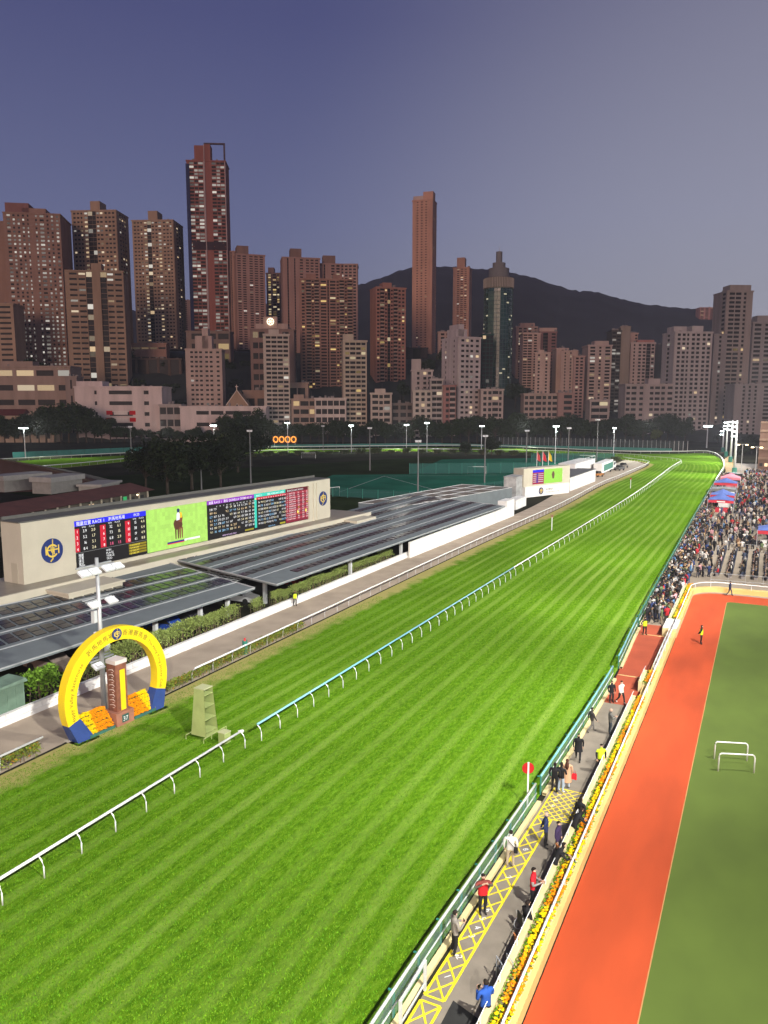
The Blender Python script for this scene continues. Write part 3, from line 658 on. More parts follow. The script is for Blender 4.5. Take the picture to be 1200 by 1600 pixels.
# roof vents: white framed plant roof behind the second canopy
t = thing('plant_roof', 'low white framed plant roof with dark louvre bays beyond the long canopy', 'roof', at(600, 790, 0))
o0 = at(600, 790, 0); Q = [at(560, 786, 3.6) - o0, at(640, 790, 3.6) - o0, at(800, 762, 3.6) - o0, at(722, 757, 3.6) - o0]
b = MB(); b.add(Q + [p - Vector((0, 0, 3.5)) for p in Q], [(0, 1, 2, 3), (0, 4, 5, 1), (1, 5, 6, 2), (2, 6, 7, 3), (3, 7, 4, 0)]); b.build('deck', greyroof, t)
PQ = lambda u, v: Q[0].lerp(Q[3], u).lerp(Q[1].lerp(Q[2], u), v)
for i in range(6):
    for j in range(3):
        b = MB(); b.poly([PQ(i / 6 + .02, j / 3 + .05) + Vector((0, 0, .04)), PQ(i / 6 + .02, j / 3 + .27) + Vector((0, 0, .04)), PQ(i / 6 + .14, j / 3 + .27) + Vector((0, 0, .04)), PQ(i / 6 + .14, j / 3 + .05) + Vector((0, 0, .04))]); b.build('louvre_bay', mat('louvre_dark', (0.17, 0.14, 0.11), .8, .3, 3), t)
b = MB()
for i in range(7): b.tube([PQ(i / 6, 0) + Vector((0, 0, .05)), PQ(i / 6, 1) + Vector((0, 0, .05))], .05, 4)
for j in range(4): b.tube([PQ(0, j / 3) + Vector((0, 0, .05)), PQ(1, j / 3) + Vector((0, 0, .05))], .05, 4)
b.build('white_frame', whitewall, t, kind='stuff')
# white screen wall and white kerb wall along the service road
w0 = at(641, 872, 0); w1 = at(803, 806, 0)
t = thing('screen_wall', 'plain white screen wall under the far end of the long canopy', 'wall', w0)
b = MB(); d = w1 - w0; n = Vector((-d.y, d.x, 0)).normalized() * 0.3
b.prism([(0, 0), (d.x, d.y), (d.x + n.x, d.y + n.y), (n.x, n.y)], 0, 2.35); b.build('wall', whitewall, t)
b = MB(); b.prism([(d.x * .90, d.y * .90), (d.x, d.y), (d.x + n.x * 6, d.y + n.y * 6), (d.x * .90 + n.x * 6, d.y * .90 + n.y * 6)], 2.351, 3.5); b.build('end_hut', whitewall, t)
t = thing('kerb_wall', 'long low white kerb wall with panel joints beside the service road', 'wall', (XW, 10, 0))
pm = MB(); pm.box(-0.35, 0.0, 0.02, 2.98, 0, 0.75); pm = pm.mesh('panel', whitewall)
for k in range(32): o = link('panel', pm, t); o.location = (0, k * 3.0, 0)
b = MB(); b.box(-0.02, 0.12, 0, 96, 0, 0.35); b.build('footing', whitewall, t)
# ------------------------------------------------------------ hedge shrubs behind the kerb wall and below the infield rail
bark = mat('shrub_bark', (0.16, 0.115, 0.07), 0.9, 0.2, 4)
def shrub_meshes(h, wd, ln, n, base, seed, stems=True, lsize=(0.09, 0.17), warm=0.0):
    rs = random.getstate(); random.seed(seed); b = MB()
    for _ in range(n):
        z = h * (random.random() ** 0.6); k = 0.55 + 0.45 * math.sin(math.pi * min(1, z / h * 0.9 + 0.1)); 
        if stems and z < h * 0.45 and random.random() < 0.75: continue
        bump = 1 + 0.3 * math.sin(seed + z * 3)
        c = rv(base, 0.45)
        if random.random() < warm: c = rv((0.42, 0.20, 0.03), .3)
        leaf(b, (random.gauss(0, wd * 0.28 * k * bump), random.uniform(-ln / 2, ln / 2), z + 0.1), random.uniform(*lsize), c, 0.4)
    s_ = MB()
    for _ in range(int(ln * 4) + 2):
        x = random.gauss(0, wd * .18); y = random.uniform(-ln / 2, ln / 2); s_.tube([(x, y, 0), (x + random.uniform(-.15, .15), y + random.uniform(-.2, .2), h * .5), (x + random.uniform(-.3, .3), y + random.uniform(-.3, .3), h * .85)], [.03, .022, .01], 4)
    random.setstate(rs)
    return b.mesh('foliage', leaf_m), s_.mesh('stems', bark)
def shrubs(protos, spots, name, labels, group):
    for i, (x, y, sc_, lab) in enumerate(spots):
        f, s_ = protos[i % len(protos)]; t = thing(name, lab, 'shrub', (x, y, 0), random.choice((0, math.pi)) + random.uniform(-.1, .1), group); t.scale = (sc_,) * 3
        link('foliage', f, t, 'stuff'); link('stems', s_, t, 'stuff')
hp = [shrub_meshes(2.3, 1.5, 2.6, 1900, (0.25, 0.32, 0.085), 11 + k, True, (.06, .13)) for k in range(4)]
hb = [shrub_meshes(2.0, 2.0, 2.4, 1500, (0.13, 0.25, 0.025), 31 + k) for k in range(2)]
ty = [(-47.9 + random.uniform(-.1, .1), 43 + k * 1.85, random.uniform(.74, .95), 'tall loose green shrub in the hedge row behind the yellow arch') for k in range(11)]
shrubs(hp, ty, 'hedge_shrub', None, 'tall shrubs behind the kerb wall')
ly = [(-48.0, 66 + k * 1.9, random.uniform(.55, .72), 'low clipped shrub in the hedge under the long solar canopy') for k in range(18)]
shrubs(hp, [s_ for s_ in ly if s_[1] < 102 and not 67 < s_[1] < 69.5], 'hedge_shrub', None, 'low shrubs under the long canopy')
shrubs(hb, [(-48.4, 31.6, 1.12, 'rounded bright green bush left of the green cabinet'), (-48.2, 29.2, 1.0, 'rounded green bush at the left edge of the picture'), (-47.9, 38.4, 1.15, 'rounded green bush right of the green cabinet')], 'bush', None, 'round bushes by the green cabinet')
vg = [shrub_meshes(0.75, 0.9, 2.0, 700, (0.17, 0.22, 0.03), 51 + k, False, (.06, .12), .12) for k in range(3)]
shrubs(vg, [(XO - .55, 22 + k * 1.8, 1.0, 'low verge shrub under the infield rail left of the yellow arch') for k in range(6)], 'verge_shrub', None, 'low shrubs under the near infield rail')
shrubs(vg, [(XO - .55, 44.5 + k * 1.8, random.uniform(.8, 1), 'low verge shrub under the infield rail right of the yellow arch') for k in range(11)], 'verge_shrub', None, 'low shrubs under the far infield rail')
# green metal cabinet
t = thing('electrical_cabinet', 'tall green metal cabinet between bushes beside the kerb wall', 'cabinet', (-47.9, 35.2, 0))
cab = mat('cabinet_green', (0.17, 0.26, 0.19), .6, .15, 2); b = MB(); b.box(-0.8, .8, -1.1, 1.1, 0, 2.3); b.build('body', cab, t)
b = MB(); b.add([(-1, -1.3, 2.3), (1, -1.3, 2.3), (1, 1.3, 2.3), (-1, 1.3, 2.3), (-.9, -1.2, 2.42), (.9, -1.2, 2.42), (.9, 1.2, 2.55), (-.9, 1.2, 2.55)], [(0, 3, 2, 1), (4, 5, 6, 7), (0, 1, 5, 4), (1, 2, 6, 5), (2, 3, 7, 6), (3, 0, 4, 7)]); b.build('roof', cab, t)
for k in range(3): b = MB(); b.box(.80, .82, -1.0 + k * .68, -.38 + k * .68, .12, 2.15); b.build('door', mat('cabinet_door', (0.14, 0.22, 0.16), .55, .1, 2), t)
# ------------------------------------------------------------ finish arch
arch_y = mat('arch_yellow', (0.80, 0.58, 0.012), 0.45, 0.06, 0.7); arch_b = mat('arch_blue', (0.025, 0.055, 0.20), 0.5, 0.08, 1.5)
fA = at(112, 1160, 0); fB = at(248, 1102, 0)
cyc = (fA + fB) / 2; half = (fB - fA).length / 2
rza = math.atan2((fB - fA).y, (fB - fA).x)         # local x along the arch, local -y faces the stand
RO = half / 0.86; zc = RO * 0.60; RI = RO - 0.92
t = thing('finish_arch', 'big yellow finish arch with blue feet straddling the finishing post', 'arch', (cyc.x, cyc.y, 0), rza)
def ringseg(a0, a1, n, ro, ri, y0, y1, name, m, flare=0.0):
    b = MB(); pts = []
    for k in range(n + 1):
        a = R(a0 + (a1 - a0) * k / n); pts.append([(ro * math.cos(a), y0, zc + ro * math.sin(a)), (ri * math.cos(a), y0, zc + ri * math.sin(a)), (ri * math.cos(a), y1, zc + ri * math.sin(a)), (ro * math.cos(a), y1, zc + ro * math.sin(a))])
    for p, q in zip(pts, pts[1:]): b.add(p + q, [(0, 1, 5, 4), (1, 2, 6, 5), (2, 3, 7, 6), (3, 0, 4, 7)])
    b.add(pts[0], [(0, 1, 2, 3)]); b.add(pts[-1], [(3, 2, 1, 0)]); return b.build(name, m, t)
ae = math.degrees(math.asin((1.25 - zc) / RO))
ringseg(ae, 180 - ae, 56, RO, RI, -0.34, 0.34, 'yellow_ring', arch_y)
for sgn in (-1, 1):
    xo = sgn * RO * math.cos(R(ae)); xi = sgn * RI * math.cos(R(ae)); zo = zc + RO * math.sin(R(ae)); zi = zc + RI * math.sin(R(ae))
    b = MB(); bo, bi = sgn * (half * 0.98), sgn * (half - 1.35)
    prof = [(xo * 1.001, zo), (bo, 0.02), (bi, 0.02), (xi, zi)]
    vs = [(x, -0.36, z) for x, z in prof] + [(x, 0.36, z) for x, z in prof]
    vs[1] = (vs[1][0], -0.62, .02); vs[2] = (vs[2][0], -0.62, .02)
    b.add(vs, [(0, 1, 2, 3), (7, 6, 5, 4), (0, 4, 5, 1), (1, 5, 6, 2), (2, 6, 7, 3), (3, 7, 4, 0)]); b.build('blue_foot', arch_b, t)
    b = MB(); b.box(min(bo, bi) - .25, max(bo, bi) + .25, -0.95, 0.6, 0, 0.02); b.build('foot_slab', beige2, t)
emblem(t, Matrix.Translation((0, -0.345, zc + (RO + RI) / 2)) @ Matrix.Rotation(R(90), 4, 'X'), 0.40)
b = MB(); rm = RI + 0.30
def arc_text(st, a_start, size):
    a = a_start
    for ch in st:
        if ch in GLYPH:
            vs, fs, adv = GLYPH[ch]; da = math.degrees(adv * size / rm); th = R(a - da / 2)
            M = Matrix.Translation((rm * math.cos(th), -0.345, zc + rm * math.sin(th))) @ Matrix.Rotation(R(90), 4, 'X') @ Matrix.Rotation(th - math.pi / 2, 4, 'Z')
            b.add([M @ Vector(((v[0] - adv / 2) * size, v[1] * size, 0)) for v in vs], fs); a -= da
        else: a -= math.degrees(0.35 * size / rm)
arc_text('Happy Valley Racecourse', 199, 0.355); arc_text('跑馬地馬場', 129, 0.45)
arc_text('香港賽馬會', 83, 0.45); arc_text('The Hong Kong Jockey Club', 45, 0.32)
b.build('lettering', mat('lettering_dark', (0.06, 0.05, 0.02), .6), t)
# ------------------------------------------------------------ finishing post and flower banks
fp = at(186, 1128, 0)
brick_m = mat('post_brown_stone', (0.20, 0.075, 0.045), .6, .25, 2.5); t = thing('finishing_post', 'brown stone finishing post with white carved figures and yellow stripe inside the arch', 'post', fp, rza)
b = MB(); b.box(-.75, .75, -.7, .7, 0, .95); b.build('base', mat('post_base', (0.30, 0.13, 0.085), .7, .15, 2), t)
b = MB(); b.box(-.46, .46, -.46, .46, .951, 4.35); b.build('shaft', brick_m, t)
b = MB(); b.box(-.5, .5, -.5, .5, 4.351, 4.62); b.build('cap', mat('post_cap', (0.62, 0.55, 0.52), .6), t)
b = MB(); b.box(-.12, .30, -.475, -.461, 1.0, 3.9); b.build('yellow_stripe', arch_y, t)
b = MB(); b.box(-.28, .28, -.72, -.701, .2, .75); b.build('display', mat('post_display', (0.03, 0.09, 0.08), .3), t)
b = MB(); text(b, '37', Matrix.Translation((-.22, -.725, .3)) @ Matrix.Rotation(R(90), 4, 'X'), .45); b.build('display_digits', whitewall, t)
b = MB()
for k in range(8):
    z = 1.35 + k * .36
    for face in (0, 1):
        Mx = Matrix.Rotation(R(-90 * face), 4, 'Z')
        if face == 0:
            for q in ((-.28, .02, -.10, .10), (-.16, .14, .02, .06), (0.0, .10, .26, .02), (-.2, -.1, -.02, -.12)):
                p0 = Vector((-.465, q[0], z + q[1])); p1 = Vector((-.465, q[2], z + q[3])); b.tube([p0, p1], .022, 4)
b.build('carved_figures', mat('carving_white', (0.66, 0.58, 0.52), .7), t, kind='stuff')
def flower_bank(x0, x1, yellow_side, label):
    t = thing('flower_bank', label, 'flower bed', (cyc.x, cyc.y, 0), rza, 'flower banks under the finish arch')
    b = MB(); b.box(x0, x1, -.62, -.52, 0, .22); b.build('green_trough', mat('trough_green', (0.04, 0.13, 0.10), .5, .1, 2), t)
    b = MB(); b.add([(x0, -.52, .1), (x1, -.52, .1), (x1, .55, 1.35), (x0, .55, 1.35), (x0, .6, 0), (x1, .6, 0), (x0, -.52, 0), (x1, -.52, 0)], [(0, 1, 2, 3), (3, 2, 5, 4), (6, 7, 1, 0), (0, 3, 4, 6), (1, 7, 5, 2)]); b.build('soil_bank', mat('bank_soil', (0.05, 0.06, 0.02), .9, .3, 5), t)
    b = MB(); lv = MB()
    for _ in range(1500):
        x = random.uniform(x0, x1); u = random.random(); y = -.52 + u * 1.07; z = .1 + u * 1.25
        fx = (x - x0) / (x1 - x0); fx = fx if yellow_side > 0 else 1 - fx
        row = (u * 5) % 1
        if row < .22: leaf(lv, (x, y - .05, z + .05), .06, rv((.10, .15, .015), .4)); continue
        blossom(b, (x, y - .04, z + .05 + random.uniform(0, .06)), random.uniform(.05, .085), rv(YE if fx + random.uniform(-.03, .03) - (0.12 * (1 - u)) > .58 else OR, .2))
    b.build('blossoms', flower_m, t, kind='stuff'); lv.build('leaves', leaf_m, t, kind='stuff')
fpx = (fp - cyc).to_2d().length * (1 if (fp - cyc).dot(fB - fA) > 0 else -1)
flower_bank(-half + 1.0, fpx - .85, -1, 'sloping bank of orange and yellow flowers left of the finishing post')
flower_bank(fpx + .85, half - .8, 1, 'sloping bank of orange and yellow flowers right of the finishing post')
# ------------------------------------------------------------ floodlight tower behind the arch
glass_off = mat('lamp_housing_white', (0.72, 0.74, 0.76), .35, .05, 2)
def lamp_head(parent, loc, rz, tilt, s=1.0, lit=None):
    b = MB(); b.M = Matrix.Translation(loc) @ Matrix.Rotation(rz, 4, 'Z') @ Matrix.Rotation(tilt, 4, 'X')
    b.box(-.55 * s, .55 * s, -.40 * s, .40 * s, -.06 * s, .14 * s); b.box(-.3 * s, .3 * s, -.15 * s, .15 * s, .14 * s, .26 * s)
    h = b.build('lamp_head', glass_off, parent)
    c = MB(); c.M = b.M; c.box(-.5 * s, .5 * s, -.36 * s, .36 * s, -.075 * s, -.062 * s); c.build('lens', lit or glass_off, h)
lt = at(163, 1108, 0)
t = thing('floodlight_tower', 'white floodlight mast with tilted lamp panels rising behind the yellow arch', 'floodlight', (lt.x, lt.y, 0))
b = MB(); b.tube([(0, 0, 0), (0, 0, 11.3)], [.20, .13], 10); b.build('mast', steel, t, True)
for z, ww in ((10.6, 1.6), (8.2, 1.2), (3.8, 1.1)): b = MB(); b.box(-.06, .06, -ww, ww, z, z + .12); b.box(-.35, -.25, -ww, ww, z + .1, z + .2); b.build('cross_arm', steel, t)
for z, ys in ((10.5, (-1.55, -.62, .62, 1.55)), (8.1, (-.8, .8)), (3.6, (-.75, .75))):
    for y in ys: lamp_head(t, (0.42, y, z - .05), R(90), R(32), .74)
b = MB(); b.box(-.3, .0, -.5, -.2, 6.6, 7.5); b.build('control_box', lightgrey, t)
for y in (-.45, .45): b = MB(); b.tube([(0, y, 5.6), (0, y, 5.95)], [.18, .12], 10); b.build('loudspeaker', whitewall, t)
# small green bollard box on the rail
bp_ = at(383, 1022, 0); t = thing('rail_bollard', 'small green bollard with red cap beside the infield rail', 'bollard', bp_)
b = MB(); b.cyl(0, 0, 0, 1.25, .24, .24, 12); b.build('body', green_post_m, t); b = MB(); b.cyl(0, 0, 1.251, 1.5, .13, .06, 8); b.build('red_cap', mat('red_cap', (.5, .03, .03), .5), t)
# ------------------------------------------------------------ pale green mirror tower on the turf
gt = at(320, 1150, 0); pale = mat('pale_green_paint', (0.30, 0.36, 0.13), .6, .10, 1.2)
t = thing('marker_tower', 'tall tapered pale green box with open shelves on a sled, standing on the turf', 'tower box', gt, rza + .08)
def taper(b, x0, x1, y0, y1, z0, z1, kx, ky):
    cx, cy = (x0 + x1) / 2, (y0 + y1) / 2; S = lambda x, c, k: c + (x - c) * k
    b.add([(x0, y0, z0), (x1, y0, z0), (x1, y1, z0), (x0, y1, z0), (S(x0, cx, kx), S(y0, cy, ky), z1), (S(x1, cx, kx), S(y0, cy, ky), z1), (S(x1, cx, kx), S(y1, cy, ky), z1), (S(x0, cx, kx), S(y1, cy, ky), z1)], [(0, 3, 2, 1), (4, 5, 6, 7), (1, 2, 6, 5), (2, 3, 7, 6), (3, 0, 4, 7)])
b = MB(); taper(b, -.62, .62, -.62, .62, .25, 3.4, .68, .68); b.build('body', pale, t)
b = MB(); b.box(-.44, .44, -.44, .44, 3.402, 3.46); b.build('lid', mat('pale_green_top', (.42, .44, .24), .6), t)
for k, z in enumerate((.5, 1.35, 2.2, 3.0)): b = MB(); w_ = .60 - .055 * k; b.box(-w_ + .05, w_ - .05, -w_ - .01, w_ - .05, z, z + .05); b.build('shelf', pale, t)
for y in (-.75, .75): b = MB(); b.tube([(-1.0, y, .03), (-1.0, y, .32), (1.35, y, .32), (1.35, y, .03)], .035, 5); b.tube([(-.2, y, .32), (-.2, y, .02)], .03, 5); b.tube([(.6, y, .32), (.6, y, .02)], .03, 5); b.build('sled_frame', pale, t)
gb = at(351, 1160, 0); t = thing('utility_box', 'small pale green box on the turf beside the running rail end', 'box', gb, rza)
b = MB(); b.box(-.28, .28, -.28, .28, 0, .72); b.build('body', pale, t); b = MB(); b.box(-.31, .31, -.31, .31, .721, .78); b.build('lid', MATS['pale_green_top'], t)
# ------------------------------------------------------------ distance posts and disc sign
for px, py, lab in ((862, 829, 'thin white distance post with dark cap on the turf strip'), (985, 763, 'thin white distance post with a red top near the far bend')):
    p = at(px, py, 0); t = thing('distance_post', lab, 'post', p); b = MB(); b.cyl(0, 0, 0, 2.4, .07, .07, 6); b.build('pole', white_m, t); b = MB(); b.box(-.22, .22, -.05, .05, 2.4, 2.85); b.build('marker', mat('marker_red', (.32, .05, .03), .6) if px > 900 else mat('marker_brown', (.25, .13, .08), .6), t)
dp = at(828, 1262, 0); t = thing('disc_sign', 'red disc on a white pole standing on the turf by the fence', 'sign', (dp.x - .15, dp.y, 0), PSI)
b = MB(); b.box(-.04, .04, -.04, .04, 0, 2.62); b.build('pole', white_m, t)
b = MB(); b.M = Matrix.Translation((0, .07, 2.25)) @ Matrix.Rotation(R(90), 4, 'X'); b.cyl(0, 0, -.02, .02, .33, .33, 20); b.build('disc', mat('sign_red', (.42, .012, .012), .5), t)
# ------------------------------------------------------------ small screen at the far end
def small_screen():
    bL = at(824, 800, 0); bR = at(890, 787, 0); d = bR - bL; L = d.length; rz = math.atan2(d.y, d.x)
    bL = at(820, 778, 0); bR = at(889, 770, 0); d = bR - bL; rz = math.atan2(d.y, d.x) ; L = d.length
    k = L / 16.0
    t = thing('video_screen', 'small beige video screen on a white base beside the far service road', 'screen', bL, rz)
    k = .62; hb = 2.6; b = MB(); b.box(0, L, 0, 3, 0, hb); b.build('white_base', whitewall, t)
    b = MB(); b.box(-.6 * k, L * 1.02, .2, 3.4, hb + .01, hb + 7.2 * k); b.build('casing', beige, t)
    s = Scr(t, .17 * L, .84 * L, hb + .7 * k, hb + 6.4 * k, .16); s.rect(0, 0, .37, 1, (.35, .02, .06)); s.rect(0, .82, .37, 1, BL)
    for j in range(5): s.rect(.02, .14 + j * .135, .35, .19 + j * .135, (.55, .5, .55)); s.rect(.12, .10 + j * .135, .18, .2 + j * .135, (.03, .03, .3))
    s.rect(.37, 0, 1, 1, (.33, .68, .08)); s.poly([(.66, .3), (.63, .6), (.66, .8), (.70, .82), (.73, .6), (.71, .3)], (.15, .08, .05)); s.build('display')
    emblem(t, Matrix.Translation((.35 * L, -.01, hb * .5)) @ Matrix.Rotation(R(90), 4, 'X'), .34 * hb)
    b = MB(); text(b, '香港賽馬會', Matrix.Translation((.46 * L, -.02, hb * .52)) @ Matrix.Rotation(R(90), 4, 'X'), hb * .2); text(b, 'The Hong Kong Jockey Club', Matrix.Translation((.46 * L, -.02, hb * .28)) @ Matrix.Rotation(R(90), 4, 'X'), hb * .16); b.build('lettering', MATS['matt_black'], t)
small_screen()
# ============================================================ INFIELD FAR SIDE, TREES, HILL
pitch_m = mat('pitch_green', (0.016, 0.13, 0.08), .9, .2, .1, spec=0)
lawn_m = mat('infield_lawn', (0.018, 0.030, 0.010), .95, .3, .08, bump=.2, spec=0)
def sheet(name, pix, m, z=0.0):
    b = MB(); b.poly([at(x, y, z) for x, y in pix]); return struct(name, b, m)
sheet('infield_lawn', [(150, 790), (560, 800), (760, 765), (700, 712), (150, 745), (-60, 760)], lawn_m, -.03)
sheet('football_pitch', [(455, 770), (590, 778), (700, 772), (838, 752), (800, 740), (520, 742)], pitch_m, -.015)
sheet('far_football_pitch', [(640, 740), (840, 740), (960, 724), (880, 715), (690, 718)], pitch_m, -.015)
b = MB()
for p, q in (((530, 769), (690, 769)), ((600, 744), (700, 771)), ((530, 769), (600, 744)), ((600, 744), (800, 742))): line(b, at(*p), at(*q), .14, .01)
struct('pitch_line_marking', b, wht)
def goal(px, py, w_, rz, lab):
    t = thing('football_goal', lab, 'goal', at(px, py), rz, 'goals on the football pitches')
    b = MB(); b.tube([(-w_ / 2, 0, 0), (-w_ / 2, 0, 2.3), (w_ / 2, 0, 2.3), (w_ / 2, 0, 0)], .07, 6); b.build('frame', white_m, t)
    b = MB(); b.quad((-w_ / 2, 0, 2.3), (w_ / 2, 0, 2.3), (w_ / 2, 1.6, .02), (-w_ / 2, 1.6, .02)); b.build('net', mat('goal_net', (.6, .6, .6), .8, alpha=.12), t)
goal(745, 740, 6, PSI, 'white football goal in front of the dark back fence'); goal(522, 776, 4, PSI + .9, 'white football goal beside the right end of the results board'); goal(482, 716, 6, PSI, 'distant white football goal below the back straight')
fnet = mat('teal_court_net', (0.012, 0.09, 0.075), .8, alpha=.75)
def court_fence(p, q, h, label, step=4.0):
    p = at(*p); q = at(*q); t = thing('court_fence', label, 'fence', p, 0, 'fences round the football pitches'); d = q - p
    b = MB(); b.quad((0, 0, .1), d + Vector((0, 0, .1)), d + Vector((0, 0, h)), (0, 0, h)); b.build('net_panel', fnet, t)
    pm = MB(); pm.box(-.06, .06, -.06, .06, 0, h + .1); pm = pm.mesh('post', green_post_m)
    for s_ in resample([Vector((0, 0, 0)), d], step): link('post', pm, t).location = s_
court_fence((520, 776), (640, 783), 2.2, 'dark teal fence along the near edge of the football pitch')
court_fence((640, 783), (840, 757), 2.2, 'dark teal fence along the plant roof side of the pitch')
court_fence((640, 741), (842, 739), 3.5, 'tall dark net fence between the two football pitches')
court_fence((830, 722), (960, 722), 3.5, 'dark green fence at the far right end of the pitches')
# hedges and planting strips around the infield are single shrubs
dk = [shrub_meshes(1.8, 3.4, 5.5, 900, (0.045, 0.065, 0.018), 71 + k, False, (.2, .36)) for k in range(3)]
sp = []
for k in range(20):
    p = at(395 + k * 24, 714 - 6 * math.sin(k * .16)); sp.append((p.x, p.y, random.uniform(.7, 1.2), 'low dark shrub in the planting strip inside the back straight'))
shrubs(dk, sp, 'infield_shrub', None, 'shrubs inside the back straight')
sp = [(at(x, y).x, at(x, y).y, s_, 'dusty shrub beside the far end of the service road') for x, y, s_ in ((920, 738, 1.1), (935, 731, 1.2), (950, 727, 1.2), (962, 722, 1.1), (905, 741, .9))]
shrubs(dk, sp, 'roadside_shrub', None, 'shrubs by the far service road')
# ------------------------------------------------------------ trees
trunk_m = mat('tree_bark', (0.055, 0.042, 0.03), .95, .3, 2)
def tree_meshes(h, cr, seed, base, n=2600, ls=(.35, .7), lobes=9, low=.28):
    rs = random.getstate(); random.seed(seed); t_ = MB(); c = MB()
    t_.tube([(0, 0, 0), (random.uniform(-.2, .2), 0, h * .25), (random.uniform(-.4, .4), random.uniform(-.3, .3), h * .5), (random.uniform(-.5, .5), 0, h * .75)], [h * .028, h * .022, h * .016, h * .006], 7)
    cen = []
    for k in range(lobes):
        a = random.uniform(0, 6.283); r = cr * random.uniform(.25, .72); z = h * random.uniform(low + .1, .86); q = Vector((math.cos(a) * r * (1.15 - .5 * z / h), math.sin(a) * r * (1.15 - .5 * z / h), z)); cen.append((q, cr * random.uniform(.26, .48)))
        t_.tube([(0, 0, h * random.uniform(.2, .45)), q * .55 + Vector((0, 0, q.z * .2)), q], [h * .012, h * .008, h * .003], 5)
    for _ in range(n):
        q, r = random.choice(cen); d = Vector((random.gauss(0, 1), random.gauss(0, 1), random.gauss(0, .8))).normalized() * r * (random.random() ** .38)
        leaf(c, q + d, random.uniform(*ls), rv(base, .45), .5)
    random.setstate(rs); return t_.mesh('trunk', trunk_m, True), c.mesh('crown', leaf_m)
TP = [tree_meshes(13, 6.5, 100 + k, (0.026, 0.044, 0.013), 2600) for k in range(6)]
TN = [tree_meshes(9, 5.2, 140 + k, (0.014, 0.022, 0.008), 3800, (.22, .45), 11) for k in range(3)]
def tree(p, k, sc_, label, group, protos=TP, rz=None):
    t = thing('tree', label, 'tree', p, random.uniform(0, 6.28) if rz is None else rz, group); t.scale = (sc_ * random.uniform(.9, 1.15), sc_ * random.uniform(.9, 1.15), sc_)
    a, c = protos[k % len(protos)]; link('trunk', a, t); link('crown', c, t); return t
# the belt of trees behind the back straight, left to right
belt = []
px = -30
while px < 1085:
    D = 455 + random.uniform(-8, 22) + (30 if px < 250 else 0) + (10 if px > 900 else 0)
    D = min(D, 470) if px < 900 else D
    tall = 1.0 + .45 * math.exp(-((px - 105) / 50) ** 2) + .25 * math.exp(-((px - 385) / 30) ** 2) - .15 * (420 < px < 640) - .42 * (175 < px < 345)
    belt.append((px, D, tall * random.uniform(1.0, 1.35)))
    px += random.uniform(10, 16)
near_of = ['left of the white school block', 'in front of the white school block', 'in front of the long white library block', 'in front of the cream slab with the lit emblem', 'in front of the brown paired tower', 'in front of the low flats', 'in front of the grey white block', 'below the green glass tower', 'in front of the brown right-hand flats', 'at the far right bend']
for i, (px, D, s_) in enumerate(belt):
    q = far_xy(px, D, 8); zone = near_of[min(9, max(0, int((px + 30) / 112)))]
    tree((q.x, q.y, 0), i, s_, ('tall', 'mid-sized', 'low')[0 if s_ > 1.3 else 1 if s_ > 1.05 else 2] + ' dark tree behind back straight, ' + zone, 'trees behind the back straight')
# second rank climbing the slope between the buildings
for i, (px, py, D, s_) in enumerate([(45, 560, 540, 1.1), (70, 565, 540, 1.0), (215, 590, 560, 1.3), (235, 610, 545, 1.3), (262, 560, 590, 1.4), (268, 600, 560, 1.3), (280, 625, 530, 1.2), (355, 560, 600, 1.3), (372, 590, 570, 1.5), (365, 615, 550, 1.4), (385, 560, 610, 1.3), (205, 545, 600, 1.0), (250, 535, 620, 1.1), (630, 595, 540, 1.1), (668, 560, 600, 1.1), (690, 545, 620, 1.1), (810, 640, 500, 1.3), (806, 600, 540, 1.3)]):
    q = far_xy(px, D); z = far_z(py, D) - 13 * s_
    tree((q.x, q.y, z), i, s_, 'dark tree on the wooded slope ' + ('below the broad left tower' if px < 100 else 'below the tan twin towers' if px < 255 else 'left of the pinkish stepped block' if px < 300 else 'right of the pinkish stepped block' if px < 400 else 'under the thin salmon tower' if px < 700 else 'beside the green glass tower'), 'trees on the slope')
# dark trees of the infield in front of the back straight
for i, (px, py, s_, lab) in enumerate([(228, 768, 1.13, 'dark dense tree behind the results board, beside the shed end'), (262, 772, 1.38, 'big dark tree behind the middle of the results board'), (300, 765, 1.38, 'dark rounded tree behind the picture screen'), (345, 762, 1.16, 'dark tree behind the purple headed screen'), (330, 742, 1.01, 'dark tree half hidden behind the infield trees'), (392, 728, 1.52, 'dark tall tree left of the orange lit sign'), (372, 738, 1.23, 'dark tree below the long white library block')]):
    tree(at(px, py), i, s_ * 1.22, lab, 'infield trees', TN)
tree(at(728, 712), 1, .75, 'small round dark tree inside the back straight', 'infield trees', TN); tree(at(768, 712), 2, .95, 'upright dark tree right of the small round tree', 'infield trees', TN)
litq = far_xy(1030, 470); LT = [tree_meshes(9, 5.2, 150, (0.09, 0.12, 0.02), 2600, (.3, .5), 11)]  # leaves paler than the other trees: lamp light painted into their colour
tree((litq.x, litq.y, 0), 0, .95, 'tree at the far bend, lamp light painted into its pale green leaves', 'lit trees', LT); q = far_xy(343, 440); tree((q.x, q.y, 0), 0, .8, 'tree beside the dark infield tree, lamp light painted into its pale leaves', 'lit trees', LT)
